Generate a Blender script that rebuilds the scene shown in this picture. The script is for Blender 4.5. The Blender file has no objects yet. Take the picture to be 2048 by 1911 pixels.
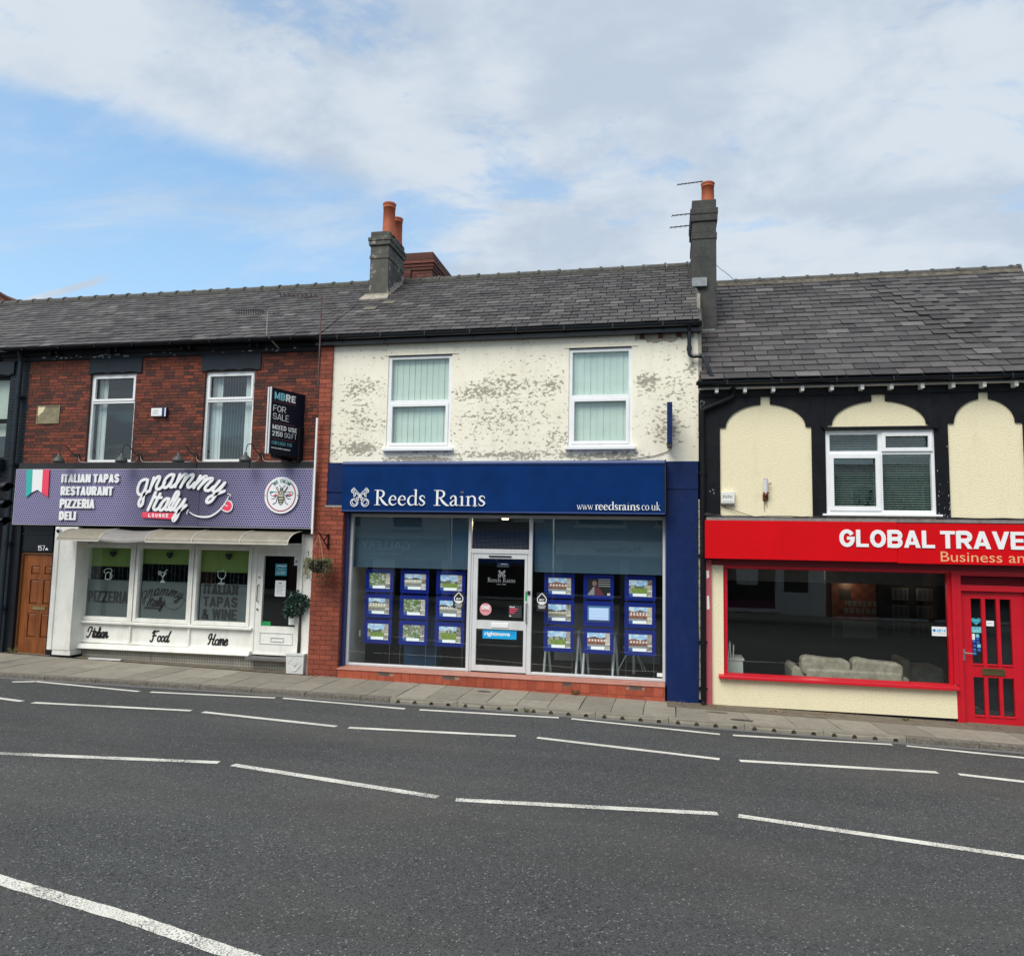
import bpy, bmesh, math, random
from mathutils import Matrix, Vector
PI = math.pi
R = math.radians
random.seed(7)
S = bpy.context.scene
COL = S.collection

# ------------------------------------------------------------------ camera
CAM_H = 1.7
yaw, pit, rol = R(11.639), R(5.400), R(1.1164)
fw = Vector((-math.sin(yaw) * math.cos(pit), math.cos(yaw) * math.cos(pit), math.sin(pit)))
rt = Vector((math.cos(yaw), math.sin(yaw), 0))
up = rt.cross(fw)
r2 = rt * math.cos(rol) + up * math.sin(rol)
u2 = -rt * math.sin(rol) + up * math.cos(rol)
cd = bpy.data.cameras.new('camera')
cam = bpy.data.objects.new('camera', cd)
COL.objects.link(cam)
m = Matrix((r2, u2, -fw)).transposed().to_4x4()
m.translation = Vector((0, 0, CAM_H))
cam.matrix_world = m
cd.sensor_fit = 'HORIZONTAL'
cd.sensor_width = 36
cd.lens = 36 * 1500 / 2048
cd.clip_start = 0.1
cd.clip_end = 2000
S.camera = cam

# ------------------------------------------------------------------ world, sun, exposure
SUN_EL, SUN_AZ = R(50), R(203)       # azimuth clockwise from +Y (north): light from behind the camera, a little left
wd = bpy.data.worlds.new('World')
S.world = wd
wd.use_nodes = True
wn, wl = wd.node_tree.nodes, wd.node_tree.links
wn.clear()


def wnode(t, **k):
    n = wn.new(t)
    for a, b in k.items():
        setattr(n, a, b)
    return n


sky = wnode('ShaderNodeTexSky', sky_type='NISHITA')
sky.sun_disc = False
sky.sun_elevation = SUN_EL
sky.sun_rotation = SUN_AZ
sky.air_density = 1.0
sky.dust_density = 1.2
sky.ozone_density = 1.5
tc = wnode('ShaderNodeTexCoord')
sep = wnode('ShaderNodeSeparateXYZ')
wl.new(tc.outputs['Generated'], sep.inputs[0])


def wmath(op, a, b=None, c=None, clamp=False):
    n = wnode('ShaderNodeMath', operation=op, use_clamp=clamp)
    for i, v in enumerate((a, b, c)):
        if v is None:
            continue
        if isinstance(v, (int, float)):
            n.inputs[i].default_value = v
        else:
            wl.new(v, n.inputs[i])
    return n.outputs[0]


zc = wmath('MAXIMUM', sep.outputs[2], 0.0)
dn = wmath('ADD', zc, 0.22)
px = wmath('DIVIDE', sep.outputs[0], dn)
py = wmath('DIVIDE', sep.outputs[1], dn)
cmb = wnode('ShaderNodeCombineXYZ')
wl.new(px, cmb.inputs[0])
wl.new(py, cmb.inputs[1])


def wnoise(scale, detail, rough, vec, loc=(0, 0, 0), sc=(1, 1, 1), rot=0, dist=0):
    mp = wnode('ShaderNodeMapping')
    mp.inputs['Location'].default_value = loc
    mp.inputs['Scale'].default_value = sc
    mp.inputs['Rotation'].default_value = (0, 0, rot)
    wl.new(vec, mp.inputs[0])
    n = wnode('ShaderNodeTexNoise')
    n.inputs['Scale'].default_value = scale
    n.inputs['Detail'].default_value = detail
    n.inputs['Roughness'].default_value = rough
    n.inputs['Distortion'].default_value = dist
    wl.new(mp.outputs[0], n.inputs['Vector'])
    return n.outputs[0]


def wramp(v, a, b, ca=0.0, cb=1.0):
    n = wnode('ShaderNodeMapRange', interpolation_type='SMOOTHSTEP')
    n.inputs['From Min'].default_value = a
    n.inputs['From Max'].default_value = b
    n.inputs['To Min'].default_value = ca
    n.inputs['To Max'].default_value = cb
    wl.new(v, n.inputs['Value'])
    return n.outputs[0]


big = wnoise(1.35, 9, 0.58, cmb.outputs[0], (3.1, 1.7, 0), (1, 1, 1), 0.3, 0.3)
wisp = wnoise(1.9, 10, 0.66, cmb.outputs[0], (0.4, 5.2, 0), (0.55, 2.2, 1), 0.75, 0.6)
shade = wnoise(2.6, 9, 0.60, cmb.outputs[0], (7.7, 2.2, 0), (1, 1.2, 1), 0.1, 0.2)
# cloud bank is thicker overhead than near the roofs; a clear gap low on the left
dot = wnode('ShaderNodeVectorMath', operation='DOT_PRODUCT')
wl.new(tc.outputs['Generated'], dot.inputs[0])
dot.inputs[1].default_value = Vector((-0.66, 0.75, 0.0)).normalized()
gap = wmath('MULTIPLY', wramp(dot.outputs['Value'], 0.79, 0.92), wramp(zc, 0.54, 0.40))
dens = wmath('ADD', wmath('MULTIPLY', big, 1.0), wmath('MULTIPLY', zc, 0.55))
dens = wmath('SUBTRACT', dens, wmath('MULTIPLY', gap, 0.27))
cover = wramp(dens, 0.38, 0.64)
thin = wmath('MULTIPLY', wramp(wisp, 0.42, 0.72), 0.60)
cover = wmath('MAXIMUM', cover, thin)
hole = wmath('MULTIPLY', wramp(wnoise(2.6, 8, 0.62, cmb.outputs[0], (1.3, 4.4, 0), (1, 1.5, 1), 0.5, 0.4), 0.53, 0.66), 0.60)
cover = wmath('MULTIPLY', cover, wmath('SUBTRACT', 0.94, hole))
# a short vapour trail low on the left
tn = wnode('ShaderNodeVectorMath', operation='DOT_PRODUCT')
wl.new(tc.outputs['Generated'], tn.inputs[0])
tn.inputs[1].default_value = (0.18584, 0.51092, -0.83930)
tm = wnode('ShaderNodeVectorMath', operation='DOT_PRODUCT')
wl.new(tc.outputs['Generated'], tm.inputs[0])
tm.inputs[1].default_value = (-0.66022, 0.69756, 0.27844)
trail = wmath('MULTIPLY', wramp(wmath('ABSOLUTE', wmath('ADD', tn.outputs['Value'], wmath('MULTIPLY', wmath('SUBTRACT', wisp, 0.5), 0.012))), 0.0065, 0.0), wramp(tm.outputs['Value'], 0.998483, 0.999621))
cover = wmath('MAXIMUM', cover, wmath('MULTIPLY', trail, 0.95))
haz = wramp(zc, 0.0, 0.60, 0.60, 0.12)         # the air whitens towards the horizon
mixh = wnode('ShaderNodeMix', data_type='RGBA')
wl.new(haz, mixh.inputs[0])
blu = wnode('ShaderNodeMix', data_type='RGBA', blend_type='MULTIPLY')
blu.inputs[0].default_value = 1
wl.new(sky.outputs[0], blu.inputs[6])
blu.inputs[7].default_value = (1.12, 1.36, 1.34, 1)
wl.new(blu.outputs[2], mixh.inputs[6])
mixh.inputs[7].default_value = (2.6, 3.35, 4.15, 1)
ccol = wnode('ShaderNodeMix', data_type='RGBA')
wl.new(wramp(shade, 0.38, 0.60), ccol.inputs[0])
ccol.inputs[6].default_value = (2.75, 3.18, 3.72, 1)
ccol.inputs[7].default_value = (3.60, 3.93, 4.28, 1)
fin = wnode('ShaderNodeMix', data_type='RGBA')
wl.new(cover, fin.inputs[0])
wl.new(mixh.outputs[2], fin.inputs[6])
wl.new(ccol.outputs[2], fin.inputs[7])
bg = wnode('ShaderNodeBackground')
bg.inputs['Strength'].default_value = 0.10
wl.new(fin.outputs[2], bg.inputs['Color'])
wo = wnode('ShaderNodeOutputWorld')
wl.new(bg.outputs[0], wo.inputs[0])

sd = bpy.data.lights.new('sun', 'SUN')
sd.energy = 1.75
sd.angle = R(38)
sd.color = (1.0, 0.95, 0.87)
sun = bpy.data.objects.new('sun', sd)
COL.objects.link(sun)
sdir = Vector((math.sin(SUN_AZ) * math.cos(SUN_EL), math.cos(SUN_AZ) * math.cos(SUN_EL), math.sin(SUN_EL)))
sun.rotation_euler = sdir.to_track_quat('Z', 'Y').to_euler()
sun.location = (0, 0, 30)

S.view_settings.view_transform = 'Standard'
S.view_settings.look = 'None'
S.view_settings.gamma = 1
S.view_settings.use_curve_mapping = False
S.view_settings.exposure = 0.98
S.cycles.max_bounces = 6
S.cycles.transparent_max_bounces = 12


# ------------------------------------------------------------------ ground levels (the street falls to the right)
def kerb_y(x):
    pts = [(-40, 8.8), (-20, 10.5), (-11.2, 11.15), (-7.2, 11.47), (-5, 11.57), (-3.2, 11.72), (60, 11.72)]
    if x <= pts[0][0]:
        return pts[0][1]
    for a, b in zip(pts, pts[1:]):
        if x <= b[0]:
            return a[1] + (b[1] - a[1]) * (x - a[0]) / (b[0] - a[0])
    return pts[-1][1]


def pav(x, y):
    return -0.76 - 0.0155 * x + 0.01 * (y - 13)


def road(x, y):
    return -0.848 - 0.0155 * x + 0.015 * (11.7 - y)


# ------------------------------------------------------------------ materials
MATS = {}


class NT:
    def __init__(s, name):
        s.m = bpy.data.materials.new(name)
        s.m.use_nodes = True
        s.n, s.l = s.m.node_tree.nodes, s.m.node_tree.links
        s.b = s.n['Principled BSDF']
        s.out = s.n['Material Output']
        MATS[name] = s.m
        g = s.n.new('ShaderNodeNewGeometry')
        s.pos = g.outputs['Position']
        s.isl = g.outputs['Random Per Island']
        s.norm = g.outputs['Normal']

    def math(s, op, a, b=None, clamp=False):
        n = s.n.new('ShaderNodeMath')
        n.operation = op
        n.use_clamp = clamp
        for i, v in enumerate((a, b)):
            if v is None:
                continue
            if isinstance(v, (int, float)):
                n.inputs[i].default_value = v
            else:
                s.l.new(v, n.inputs[i])
        return n.outputs[0]

    def noise(s, scale, detail=4, rough=0.55, sc=(1, 1, 1), loc=(0, 0, 0), dist=0.0, out=0):
        mp = s.n.new('ShaderNodeMapping')
        mp.inputs['Scale'].default_value = sc
        mp.inputs['Location'].default_value = loc
        s.l.new(s.pos, mp.inputs[0])
        n = s.n.new('ShaderNodeTexNoise')
        n.inputs['Scale'].default_value = scale
        n.inputs['Detail'].default_value = detail
        n.inputs['Roughness'].default_value = rough
        n.inputs['Distortion'].default_value = dist
        s.l.new(mp.outputs[0], n.inputs['Vector'])
        return n.outputs[out]

    def vor(s, scale, sc=(1, 1, 1), out='Distance', feature='F1'):
        mp = s.n.new('ShaderNodeMapping')
        mp.inputs['Scale'].default_value = sc
        s.l.new(s.pos, mp.inputs[0])
        n = s.n.new('ShaderNodeTexVoronoi')
        n.feature = feature
        n.inputs['Scale'].default_value = scale
        s.l.new(mp.outputs[0], n.inputs['Vector'])
        return n.outputs[out]

    def ramp(s, v, a, b, ca=0.0, cb=1.0):
        n = s.n.new('ShaderNodeMapRange')
        n.inputs['From Min'].default_value = a
        n.inputs['From Max'].default_value = b
        n.inputs['To Min'].default_value = ca
        n.inputs['To Max'].default_value = cb
        s.l.new(v, n.inputs['Value'])
        return n.outputs[0]

    def rgb(s, c):
        n = s.n.new('ShaderNodeRGB')
        n.outputs[0].default_value = (*c, 1)
        return n.outputs[0]

    def mix(s, f, a, b, mode='MIX'):
        n = s.n.new('ShaderNodeMix')
        n.data_type = 'RGBA'
        n.blend_type = mode
        if isinstance(f, (int, float)):
            n.inputs[0].default_value = f
        else:
            s.l.new(f, n.inputs[0])
        for i, v in ((6, a), (7, b)):
            if isinstance(v, tuple):
                n.inputs[i].default_value = (*v, 1)
            else:
                s.l.new(v, n.inputs[i])
        return n.outputs[2]

    def cramp(s, v, stops):
        n = s.n.new('ShaderNodeValToRGB')
        e = n.color_ramp.elements
        e[0].position, e[0].color = stops[0][0], (*stops[0][1], 1)
        e[1].position, e[1].color = stops[-1][0], (*stops[-1][1], 1)
        for p, c in stops[1:-1]:
            k = e.new(p)
            k.color = (*c, 1)
        s.l.new(v, n.inputs[0])
        return n.outputs[0]

    def rnd(s):
        oi = s.n.new('ShaderNodeObjectInfo')
        return s.math('FRACT', s.math('ADD', s.math('MULTIPLY', oi.outputs['Random'], 7.31), s.math('MULTIPLY', s.isl, 3.77)))

    def rnd2(s):
        return s.math('FRACT', s.math('MULTIPLY', s.rnd(), 17.3))

    def color(s, c):
        if isinstance(c, tuple):
            s.b.inputs['Base Color'].default_value = (*c, 1)
        else:
            s.l.new(c, s.b.inputs['Base Color'])

    def set(s, rough=None, metal=None, spec=None, coat=None):
        for k, v in (('Roughness', rough), ('Metallic', metal), ('Specular IOR Level', spec), ('Coat Weight', coat)):
            if v is None:
                continue
            if isinstance(v, (int, float)):
                s.b.inputs[k].default_value = v
            else:
                s.l.new(v, s.b.inputs[k])

    def bump(s, h, strength=0.3, dist=0.01):
        n = s.n.new('ShaderNodeBump')
        n.inputs['Strength'].default_value = strength
        n.inputs['Distance'].default_value = dist
        s.l.new(h, n.inputs['Height'])
        s.l.new(n.outputs[0], s.b.inputs['Normal'])


def plain(name, c, rough=0.5, var=0.12, scale=6, metal=0.0, bump=0.0, bscale=60, spec=None, dirt=0.0, dirtc=(0.06, 0.055, 0.045)):
    t = NT(name)
    n = t.noise(scale, 5, 0.6)
    f = t.ramp(n, 0.3, 0.7, 1 - var, 1 + var)
    cc = t.mix(1.0, c, f, 'MULTIPLY')
    if dirt:
        d = t.math('MULTIPLY', t.ramp(t.noise(3.5, 8, 0.7, (1.3, 1.3, 0.45)), 0.48, 0.72), dirt)
        cc = t.mix(d, cc, dirtc)
    t.color(cc)
    t.set(rough=rough, metal=metal, spec=spec)
    if bump:
        t.bump(t.noise(bscale, 3), bump, 0.01)
    return t.m


M = {}
M['white_pvc'] = plain('white_pvc', (0.80, 0.81, 0.82), 0.35, 0.04)
M['white_paint'] = plain('white_paint', (0.80, 0.80, 0.75), 0.5, 0.05, 4, dirt=0.28, dirtc=(0.30, 0.27, 0.20), bump=0.1)
M['white_metal'] = plain('white_metal', (0.62, 0.63, 0.64), 0.35, 0.05, dirt=0.1)
M['white_print'] = plain('white_print', (0.82, 0.83, 0.84), 0.4, 0.02)
M['black_paint'] = plain('black_paint', (0.0055, 0.006, 0.0085), 0.5, 0.3, 8, spec=0.18, dirt=0.12, dirtc=(0.06, 0.06, 0.058), bump=0.15, bscale=25)
M['black_gloss'] = plain('black_gloss', (0.005, 0.007, 0.011), 0.3, 0.2, bump=0.05)
M['black_print'] = plain('black_print', (0.012, 0.012, 0.014), 0.5, 0.1)
M['slate_paint'] = plain('slate_paint', (0.017, 0.025, 0.034), 0.55, 0.15, 5, spec=0.18, dirt=0.1, bump=0.1)
M['dark_render'] = plain('dark_render', (0.012, 0.015, 0.019), 0.7, 0.2, 9, spec=0.18, bump=0.3, bscale=30)
M['dark_metal'] = plain('dark_metal', (0.025, 0.025, 0.027), 0.45, 0.2, metal=0.3)
M['lamp_grey'] = plain('lamp_grey', (0.055, 0.060, 0.058), 0.55, 0.15)
M['galv'] = plain('galv', (0.28, 0.27, 0.26), 0.45, 0.2, 20, metal=0.4, dirt=0.5, dirtc=(0.16, 0.07, 0.04))
M['rust'] = plain('rust', (0.14, 0.045, 0.02), 0.85, 0.4, 30)
M['terracotta'] = plain('terracotta', (0.36, 0.085, 0.034), 0.75, 0.16, 7, bump=0.15)
M['navy_paint'] = plain('navy_paint', (0.007, 0.020, 0.088), 0.42, 0.12, 5, spec=0.18, bump=0.5, bscale=9, dirt=0.06, dirtc=(0.12, 0.13, 0.16))
M['navy_trim'] = plain('navy_trim', (0.010, 0.022, 0.11), 0.4, 0.1)
M['navy_cloth'] = plain('navy_cloth', (0.0015, 0.026, 0.125), 0.7, 0.18, 2.2, spec=0.08, dirt=0.1, dirtc=(0.03, 0.06, 0.15))
M['navy_edge'] = plain('navy_edge', (0.030, 0.060, 0.19), 0.4, 0.1)
M['navy_board'] = plain('navy_board', (0.003, 0.006, 0.016), 0.5, 0.1, spec=0.15)
M['red_sign'] = plain('red_sign', (0.60, 0.0015, 0.006), 0.5, 0.05, 2, spec=0.15)
M['red_paint'] = plain('red_paint', (0.52, 0.006, 0.018), 0.35, 0.08, 5, bump=0.06, bscale=14)
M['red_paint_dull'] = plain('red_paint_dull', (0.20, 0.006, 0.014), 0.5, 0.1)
M['pink_paint'] = plain('pink_paint', (0.43, 0.085, 0.105), 0.55, 0.1, 9, dirt=0.1)
M['cream_text'] = plain('cream_text', (0.75, 0.42, 0.20), 0.5, 0.02)
M['teal_print'] = plain('teal_print', (0.03, 0.42, 0.38), 0.5, 0.03)
M['teal_dark'] = plain('teal_dark', (0.012, 0.15, 0.14), 0.5, 0.03)
M['sea_green'] = plain('sea_green', (0.22, 0.42, 0.36), 0.5, 0.08, dirt=0.2)
M['pink_print'] = plain('pink_print', (0.82, 0.055, 0.115), 0.5, 0.03)
M['violet_print'] = plain('violet_print', (0.13, 0.08, 0.20), 0.5, 0.03)
M['dark_pink'] = plain('dark_pink', (0.36, 0.07, 0.11), 0.5, 0.03)
M['bee_gold'] = plain('bee_gold', (0.72, 0.70, 0.50), 0.5, 0.03)
M['sky_blue_print'] = plain('sky_blue_print', (0.20, 0.58, 0.66), 0.5, 0.02)
M['cyan_sticker'] = plain('cyan_sticker', (0.01, 0.36, 0.72), 0.4, 0.02)
M['blue_sticker'] = plain('blue_sticker', (0.01, 0.12, 0.42), 0.4, 0.05)
M['royal_sticker'] = plain('royal_sticker', (0.02, 0.06, 0.42), 0.4, 0.05)
M['teal_sticker'] = plain('teal_sticker', (0.03, 0.33, 0.42), 0.4, 0.1)
M['rose_sticker'] = plain('rose_sticker', (0.68, 0.30, 0.32), 0.4, 0.02)
M['green_sticker'] = plain('green_sticker', (0.02, 0.32, 0.09), 0.4, 0.05)
M['grey_print'] = plain('grey_print', (0.30, 0.32, 0.34), 0.5, 0.02)
M['brass'] = plain('brass', (0.34, 0.25, 0.12), 0.4, 0.15, metal=0.5)
M['bronze'] = plain('bronze', (0.10, 0.075, 0.03), 0.45, 0.15, metal=0.3)
M['steel'] = plain('steel', (0.55, 0.55, 0.55), 0.3, 0.08, metal=0.8)
M['rope'] = plain('rope', (0.42, 0.27, 0.22), 0.8, 0.1)
M['rust_mast'] = plain('rust_mast', (0.10, 0.052, 0.045), 0.6, 0.3, 9)
M['lead'] = plain('lead', (0.23, 0.25, 0.27), 0.6, 0.25, 12, bump=0.3, bscale=20)
M['mortar'] = plain('mortar', (0.055, 0.036, 0.028), 0.9, 0.25, 12, bump=0.4)
M['mortar_pale'] = plain('mortar_pale', (0.26, 0.12, 0.085), 0.9, 0.25, 14, bump=0.4)
M['mortar_grey'] = plain('mortar_grey', (0.32, 0.29, 0.24), 0.9, 0.3, 12, bump=0.5)
M['underslate'] = plain('underslate', (0.010, 0.010, 0.011), 0.9, 0.1)
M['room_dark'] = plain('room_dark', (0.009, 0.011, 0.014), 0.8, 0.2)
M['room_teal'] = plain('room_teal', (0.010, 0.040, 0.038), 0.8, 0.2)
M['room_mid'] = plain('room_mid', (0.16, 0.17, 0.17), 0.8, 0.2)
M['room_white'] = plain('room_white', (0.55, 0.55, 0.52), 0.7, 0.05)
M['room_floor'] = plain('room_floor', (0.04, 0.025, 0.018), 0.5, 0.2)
M['desk'] = plain('desk', (0.25, 0.26, 0.26), 0.5, 0.1)
M['blue_bin'] = plain('blue_bin', (0.012, 0.06, 0.13), 0.4, 0.1)
M['frame_blue'] = plain('frame_blue', (0.006, 0.020, 0.30), 0.35, 0.1)
M['awning_frame'] = plain('awning_frame', (0.55, 0.53, 0.47), 0.4, 0.08, dirt=0.2)
M['soil'] = plain('soil', (0.03, 0.02, 0.013), 0.95, 0.4, 40)
M['liner'] = plain('liner', (0.008, 0.008, 0.008), 0.8, 0.3)
M['bark'] = plain('bark', (0.055, 0.045, 0.036), 0.85, 0.3, 40, bump=0.4)
M['planter_white'] = plain('planter_white', (0.62, 0.63, 0.62), 0.5, 0.06, 7, dirt=0.25, dirtc=(0.25, 0.24, 0.21), bump=0.2)
M['planter_side'] = plain('planter_side', (0.22, 0.22, 0.21), 0.7, 0.2, 9, dirt=0.3)
M['air_brick'] = plain('air_brick', (0.16, 0.11, 0.09), 0.8, 0.2)
M['hole'] = plain('hole', (0.004, 0.004, 0.004), 0.9, 0.1)
M['plaque'] = plain('plaque', (0.22, 0.19, 0.115), 0.8, 0.28, 9, dirt=0.4, dirtc=(0.10, 0.085, 0.05), bump=0.2)
M['cream_smooth'] = plain('cream_smooth', (0.70, 0.62, 0.40), 0.8, 0.05, 4, bump=0.1)
M['litter'] = plain('litter', (0.25, 0.17, 0.10), 0.9, 0.5, 30)
M['weed'] = plain('weed', (0.07, 0.11, 0.03), 0.8, 0.4, 40)
M['cover_iron'] = plain('cover_iron', (0.05, 0.048, 0.045), 0.7, 0.3, 50, bump=0.3)
M['leather'] = plain('leather', (0.01, 0.01, 0.012), 0.4, 0.1)
M['opp_white'] = plain('opp_white', (0.55, 0.56, 0.55), 0.7, 0.1)
M['opp_grey'] = plain('opp_grey', (0.17, 0.18, 0.19), 0.7, 0.1)
M['opp_dark'] = plain('opp_dark', (0.03, 0.035, 0.04), 0.5, 0.1)
M['opp_plum'] = plain('opp_plum', (0.12, 0.008, 0.06), 0.5, 0.1)
M['opp_brick'] = plain('opp_brick', (0.16, 0.075, 0.05), 0.85, 0.3, 14)
M['roof_far'] = plain('roof_far', (0.05, 0.05, 0.055), 0.7, 0.2, 4)

# bricks of the left building: plum, brown and orange, sooty
t = NT('brick_mixed')
c = t.cramp(t.rnd(), [(0.0, (0.048, 0.017, 0.014)), (0.22, (0.082, 0.024, 0.016)), (0.5, (0.125, 0.030, 0.017)), (0.78, (0.165, 0.037, 0.019)), (1.0, (0.225, 0.050, 0.024))])
c = t.mix(1.0, c, t.ramp(t.noise(38, 4, 0.7), 0.25, 0.75, 0.62, 1.32), 'MULTIPLY')
c = t.mix(1.0, c, t.ramp(t.noise(1.3, 4, 0.6), 0.3, 0.7, 0.72, 1.25), 'MULTIPLY')
c = t.mix(t.math('MULTIPLY', t.ramp(t.noise(6, 6, 0.7), 0.55, 0.7), 0.35), c, (0.040, 0.022, 0.019))
t.color(c)
t.set(rough=0.85)
t.bump(t.noise(90, 3), 0.5, 0.006)
M['brick_mixed'] = t.m
t = NT('brick_red')
c = t.cramp(t.rnd(), [(0.0, (0.17, 0.036, 0.019)), (0.3, (0.25, 0.052, 0.025)), (1.0, (0.33, 0.074, 0.034))])
c = t.mix(1.0, c, t.ramp(t.noise(30, 4, 0.7), 0.25, 0.75, 0.72, 1.22), 'MULTIPLY')
low = t.n.new('ShaderNodeSeparateXYZ')
t.l.new(t.pos, low.inputs[0])
grime = t.math('MULTIPLY', t.ramp(low.outputs[2], 1.3, 1.0), t.ramp(t.noise(3, 5, 0.6), 0.35, 0.7))
c = t.mix(t.math('MULTIPLY', grime, 0.55, True), c, (0.10, 0.026, 0.020))
t.color(c)
t.set(rough=0.72)
t.bump(t.noise(70, 3), 0.35, 0.006)
M['brick_red'] = t.m
t = NT('brick_chimney')
c = t.cramp(t.rnd(), [(0.0, (0.07, 0.026, 0.020)), (0.5, (0.13, 0.038, 0.028)), (1.0, (0.17, 0.050, 0.036))])
c = t.mix(1.0, c, t.ramp(t.noise(20, 4, 0.7), 0.25, 0.75, 0.6, 1.2), 'MULTIPLY')
t.color(c)
t.set(rough=0.85)
M['brick_chimney'] = t.m
t = NT('slate')
c = t.cramp(t.rnd(), [(0.0, (0.038, 0.034, 0.034)), (0.3, (0.062, 0.056, 0.056)), (0.7, (0.080, 0.073, 0.072)), (0.96, (0.102, 0.094, 0.091)), (1.0, (0.15, 0.14, 0.135))])
c = t.mix(1.0, c, t.ramp(t.noise(9, 6, 0.7, (1, 1, 0.6)), 0.25, 0.75, 0.70, 1.25), 'MULTIPLY')
c = t.mix(t.math('MULTIPLY', t.ramp(t.noise(2.2, 6, 0.65), 0.52, 0.72), 0.4), c, (0.115, 0.11, 0.10))
c = t.mix(t.math('MULTIPLY', t.ramp(t.noise(1.1, 4, 0.6, (1, 1, 1), (5, 5, 5)), 0.5, 0.75), 0.35), c, (0.05, 0.042, 0.045))
t.color(c)
t.set(rough=0.62, spec=0.35)
t.bump(t.noise(45, 4), 0.35, 0.004)
M['slate'] = t.m
t = NT('slate_mossy')
c = t.mix(t.ramp(t.noise(14, 5, 0.7), 0.35, 0.65), (0.15, 0.138, 0.10), (0.11, 0.10, 0.08))
t.color(c)
t.set(rough=0.8)
M['slate_mossy'] = t.m
t = NT('ridge')
c = t.mix(t.ramp(t.noise(16, 5, 0.7), 0.4, 0.7), (0.050, 0.051, 0.048), (0.115, 0.113, 0.095))
t.color(c)
t.set(rough=0.85)
t.bump(t.noise(40, 3), 0.5, 0.01)
M['ridge'] = t.m

# cream paint peeling off grey render
t = NT('peeling_cream')
base = t.mix(t.ramp(t.noise(1.5, 5, 0.6), 0.35, 0.7), (0.86, 0.82, 0.685), (0.80, 0.76, 0.62))
streak = t.ramp(t.noise(2.4, 6, 0.6, (2.4, 1, 0.5)), 0.52, 0.75)
base = t.mix(t.math('MULTIPLY', streak, 0.22), base, (0.42, 0.38, 0.30))
chip = t.noise(15.0, 5, 0.60, (0.8, 1, 1.35), (0, 0, 0), 0.5)
area = t.noise(1.6, 3, 0.55, (0.8, 1, 2.0), (2.4, 0, 9.1))
sx = t.n.new('ShaderNodeSeparateXYZ')
t.l.new(t.pos, sx.inputs[0])
blobs = None
for bx0, bz0, bw, bh, am in ((-3.25, 4.52, .65, .22, .21), (-2.75, 4.66, .75, .22, .14), (-5.55, 4.62, .55, .24, .13), (-5.6, 3.52, .42, .16, .27), (-2.7, 3.36, 1.2, .09, .26), (-2.9, 3.85, .95, .30, .12), (-1.95, 4.60, .22, .22, .17), (-1.9, 3.65, .30, .30, .14),
                             (-.30, 4.62, .24, .18, .23), (.05, 3.75, .34, .34, .16), (-4.4, 3.30, .8, .06, .30), (-1.1, 3.34, .8, .08, .28), (.42, 4.85, .14, .16, .26), (-2.6, 4.15, .5, .5, .07), (-6.1, 3.4, .16, .25, .15), (-2.75, 4.1, 1.1, .75, .135), (-5.6, 4.1, .5, .6, .125), (0.1, 4.2, .5, .8, .11), (-2.75, 4.95, 1.0, .25, .085)):
    ex_ = t.math('POWER', t.math('ABSOLUTE', t.math('DIVIDE', t.math('SUBTRACT', sx.outputs[0], bx0), bw)), 2.0)
    ez_ = t.math('POWER', t.math('ABSOLUTE', t.math('DIVIDE', t.math('SUBTRACT', sx.outputs[2], bz0), bh)), 2.0)
    g_ = t.math('MULTIPLY', t.math('EXPONENT', t.math('MULTIPLY', t.math('ADD', ex_, ez_), -1.0)), am)
    blobs = g_ if blobs is None else t.math('MAXIMUM', blobs, g_)
v = t.math('ADD', t.math('ADD', chip, t.math('MULTIPLY', area, 0.30)), blobs)
crack = t.vor(2.3, (1, 1, 1.3), feature='DISTANCE_TO_EDGE')
mask = t.math('MAXIMUM', t.ramp(v, 0.812, 0.826, 0, 1), t.ramp(t.math('ADD', t.noise(5.5, 5, 0.62, (0.8, 1, 1.5), (8, 0, 3), 0.5), blobs), 0.825, 0.836, 0, 1))
edge = t.ramp(v, 0.77, 0.812, 0, 0.22)
under = t.mix(t.ramp(t.noise(12, 4), 0.35, 0.65), (0.40, 0.375, 0.295), (0.29, 0.27, 0.215))
base = t.mix(t.math('MULTIPLY', t.ramp(blobs, 0.06, 0.30), t.ramp(t.noise(3.2, 6, 0.65, (1, 1, 1.4)), 0.38, 0.62, 0.0, 0.30)), base, (0.52, 0.49, 0.37))
cc = t.mix(mask, t.mix(t.math('MULTIPLY', edge, 1.0), base, (0.5, 0.46, 0.36)), under)
t.color(cc)
t.set(rough=0.75)
t.bump(t.math('ADD', t.math('MULTIPLY', mask, -1.0), t.math('MULTIPLY', t.noise(5, 4), 0.8)), 0.3, 0.008)
M['peeling_cream'] = t.m
t = NT('cream_roughcast')
n1 = t.noise(42, 4, 0.6, (0.75, 1, 1.3))
c = t.mix(t.ramp(n1, 0.3, 0.7), (0.74, 0.665, 0.445), (0.86, 0.785, 0.56))
c = t.mix(t.math('MULTIPLY', t.ramp(t.noise(2, 6, 0.7, (1.5, 1, 0.6)), 0.52, 0.8), 0.25), c, (0.42, 0.36, 0.22))
t.color(c)
t.set(rough=0.9)
t.bump(n1, 0.6, 0.016)
M['cream_roughcast'] = t.m
t = NT('cement')
c = t.mix(t.ramp(t.noise(2.5, 7, 0.7), 0.3, 0.7), (0.040, 0.041, 0.035), (0.115, 0.113, 0.095))
c = t.mix(t.math('MULTIPLY', t.ramp(t.noise(5, 6, 0.7), 0.58, 0.64), 0.85), c, (0.34, 0.34, 0.30))
t.color(c)
t.set(rough=0.9)
t.bump(t.noise(20, 5), 0.5, 0.015)
M['cement'] = t.m
t = NT('cement_dark')
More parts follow.
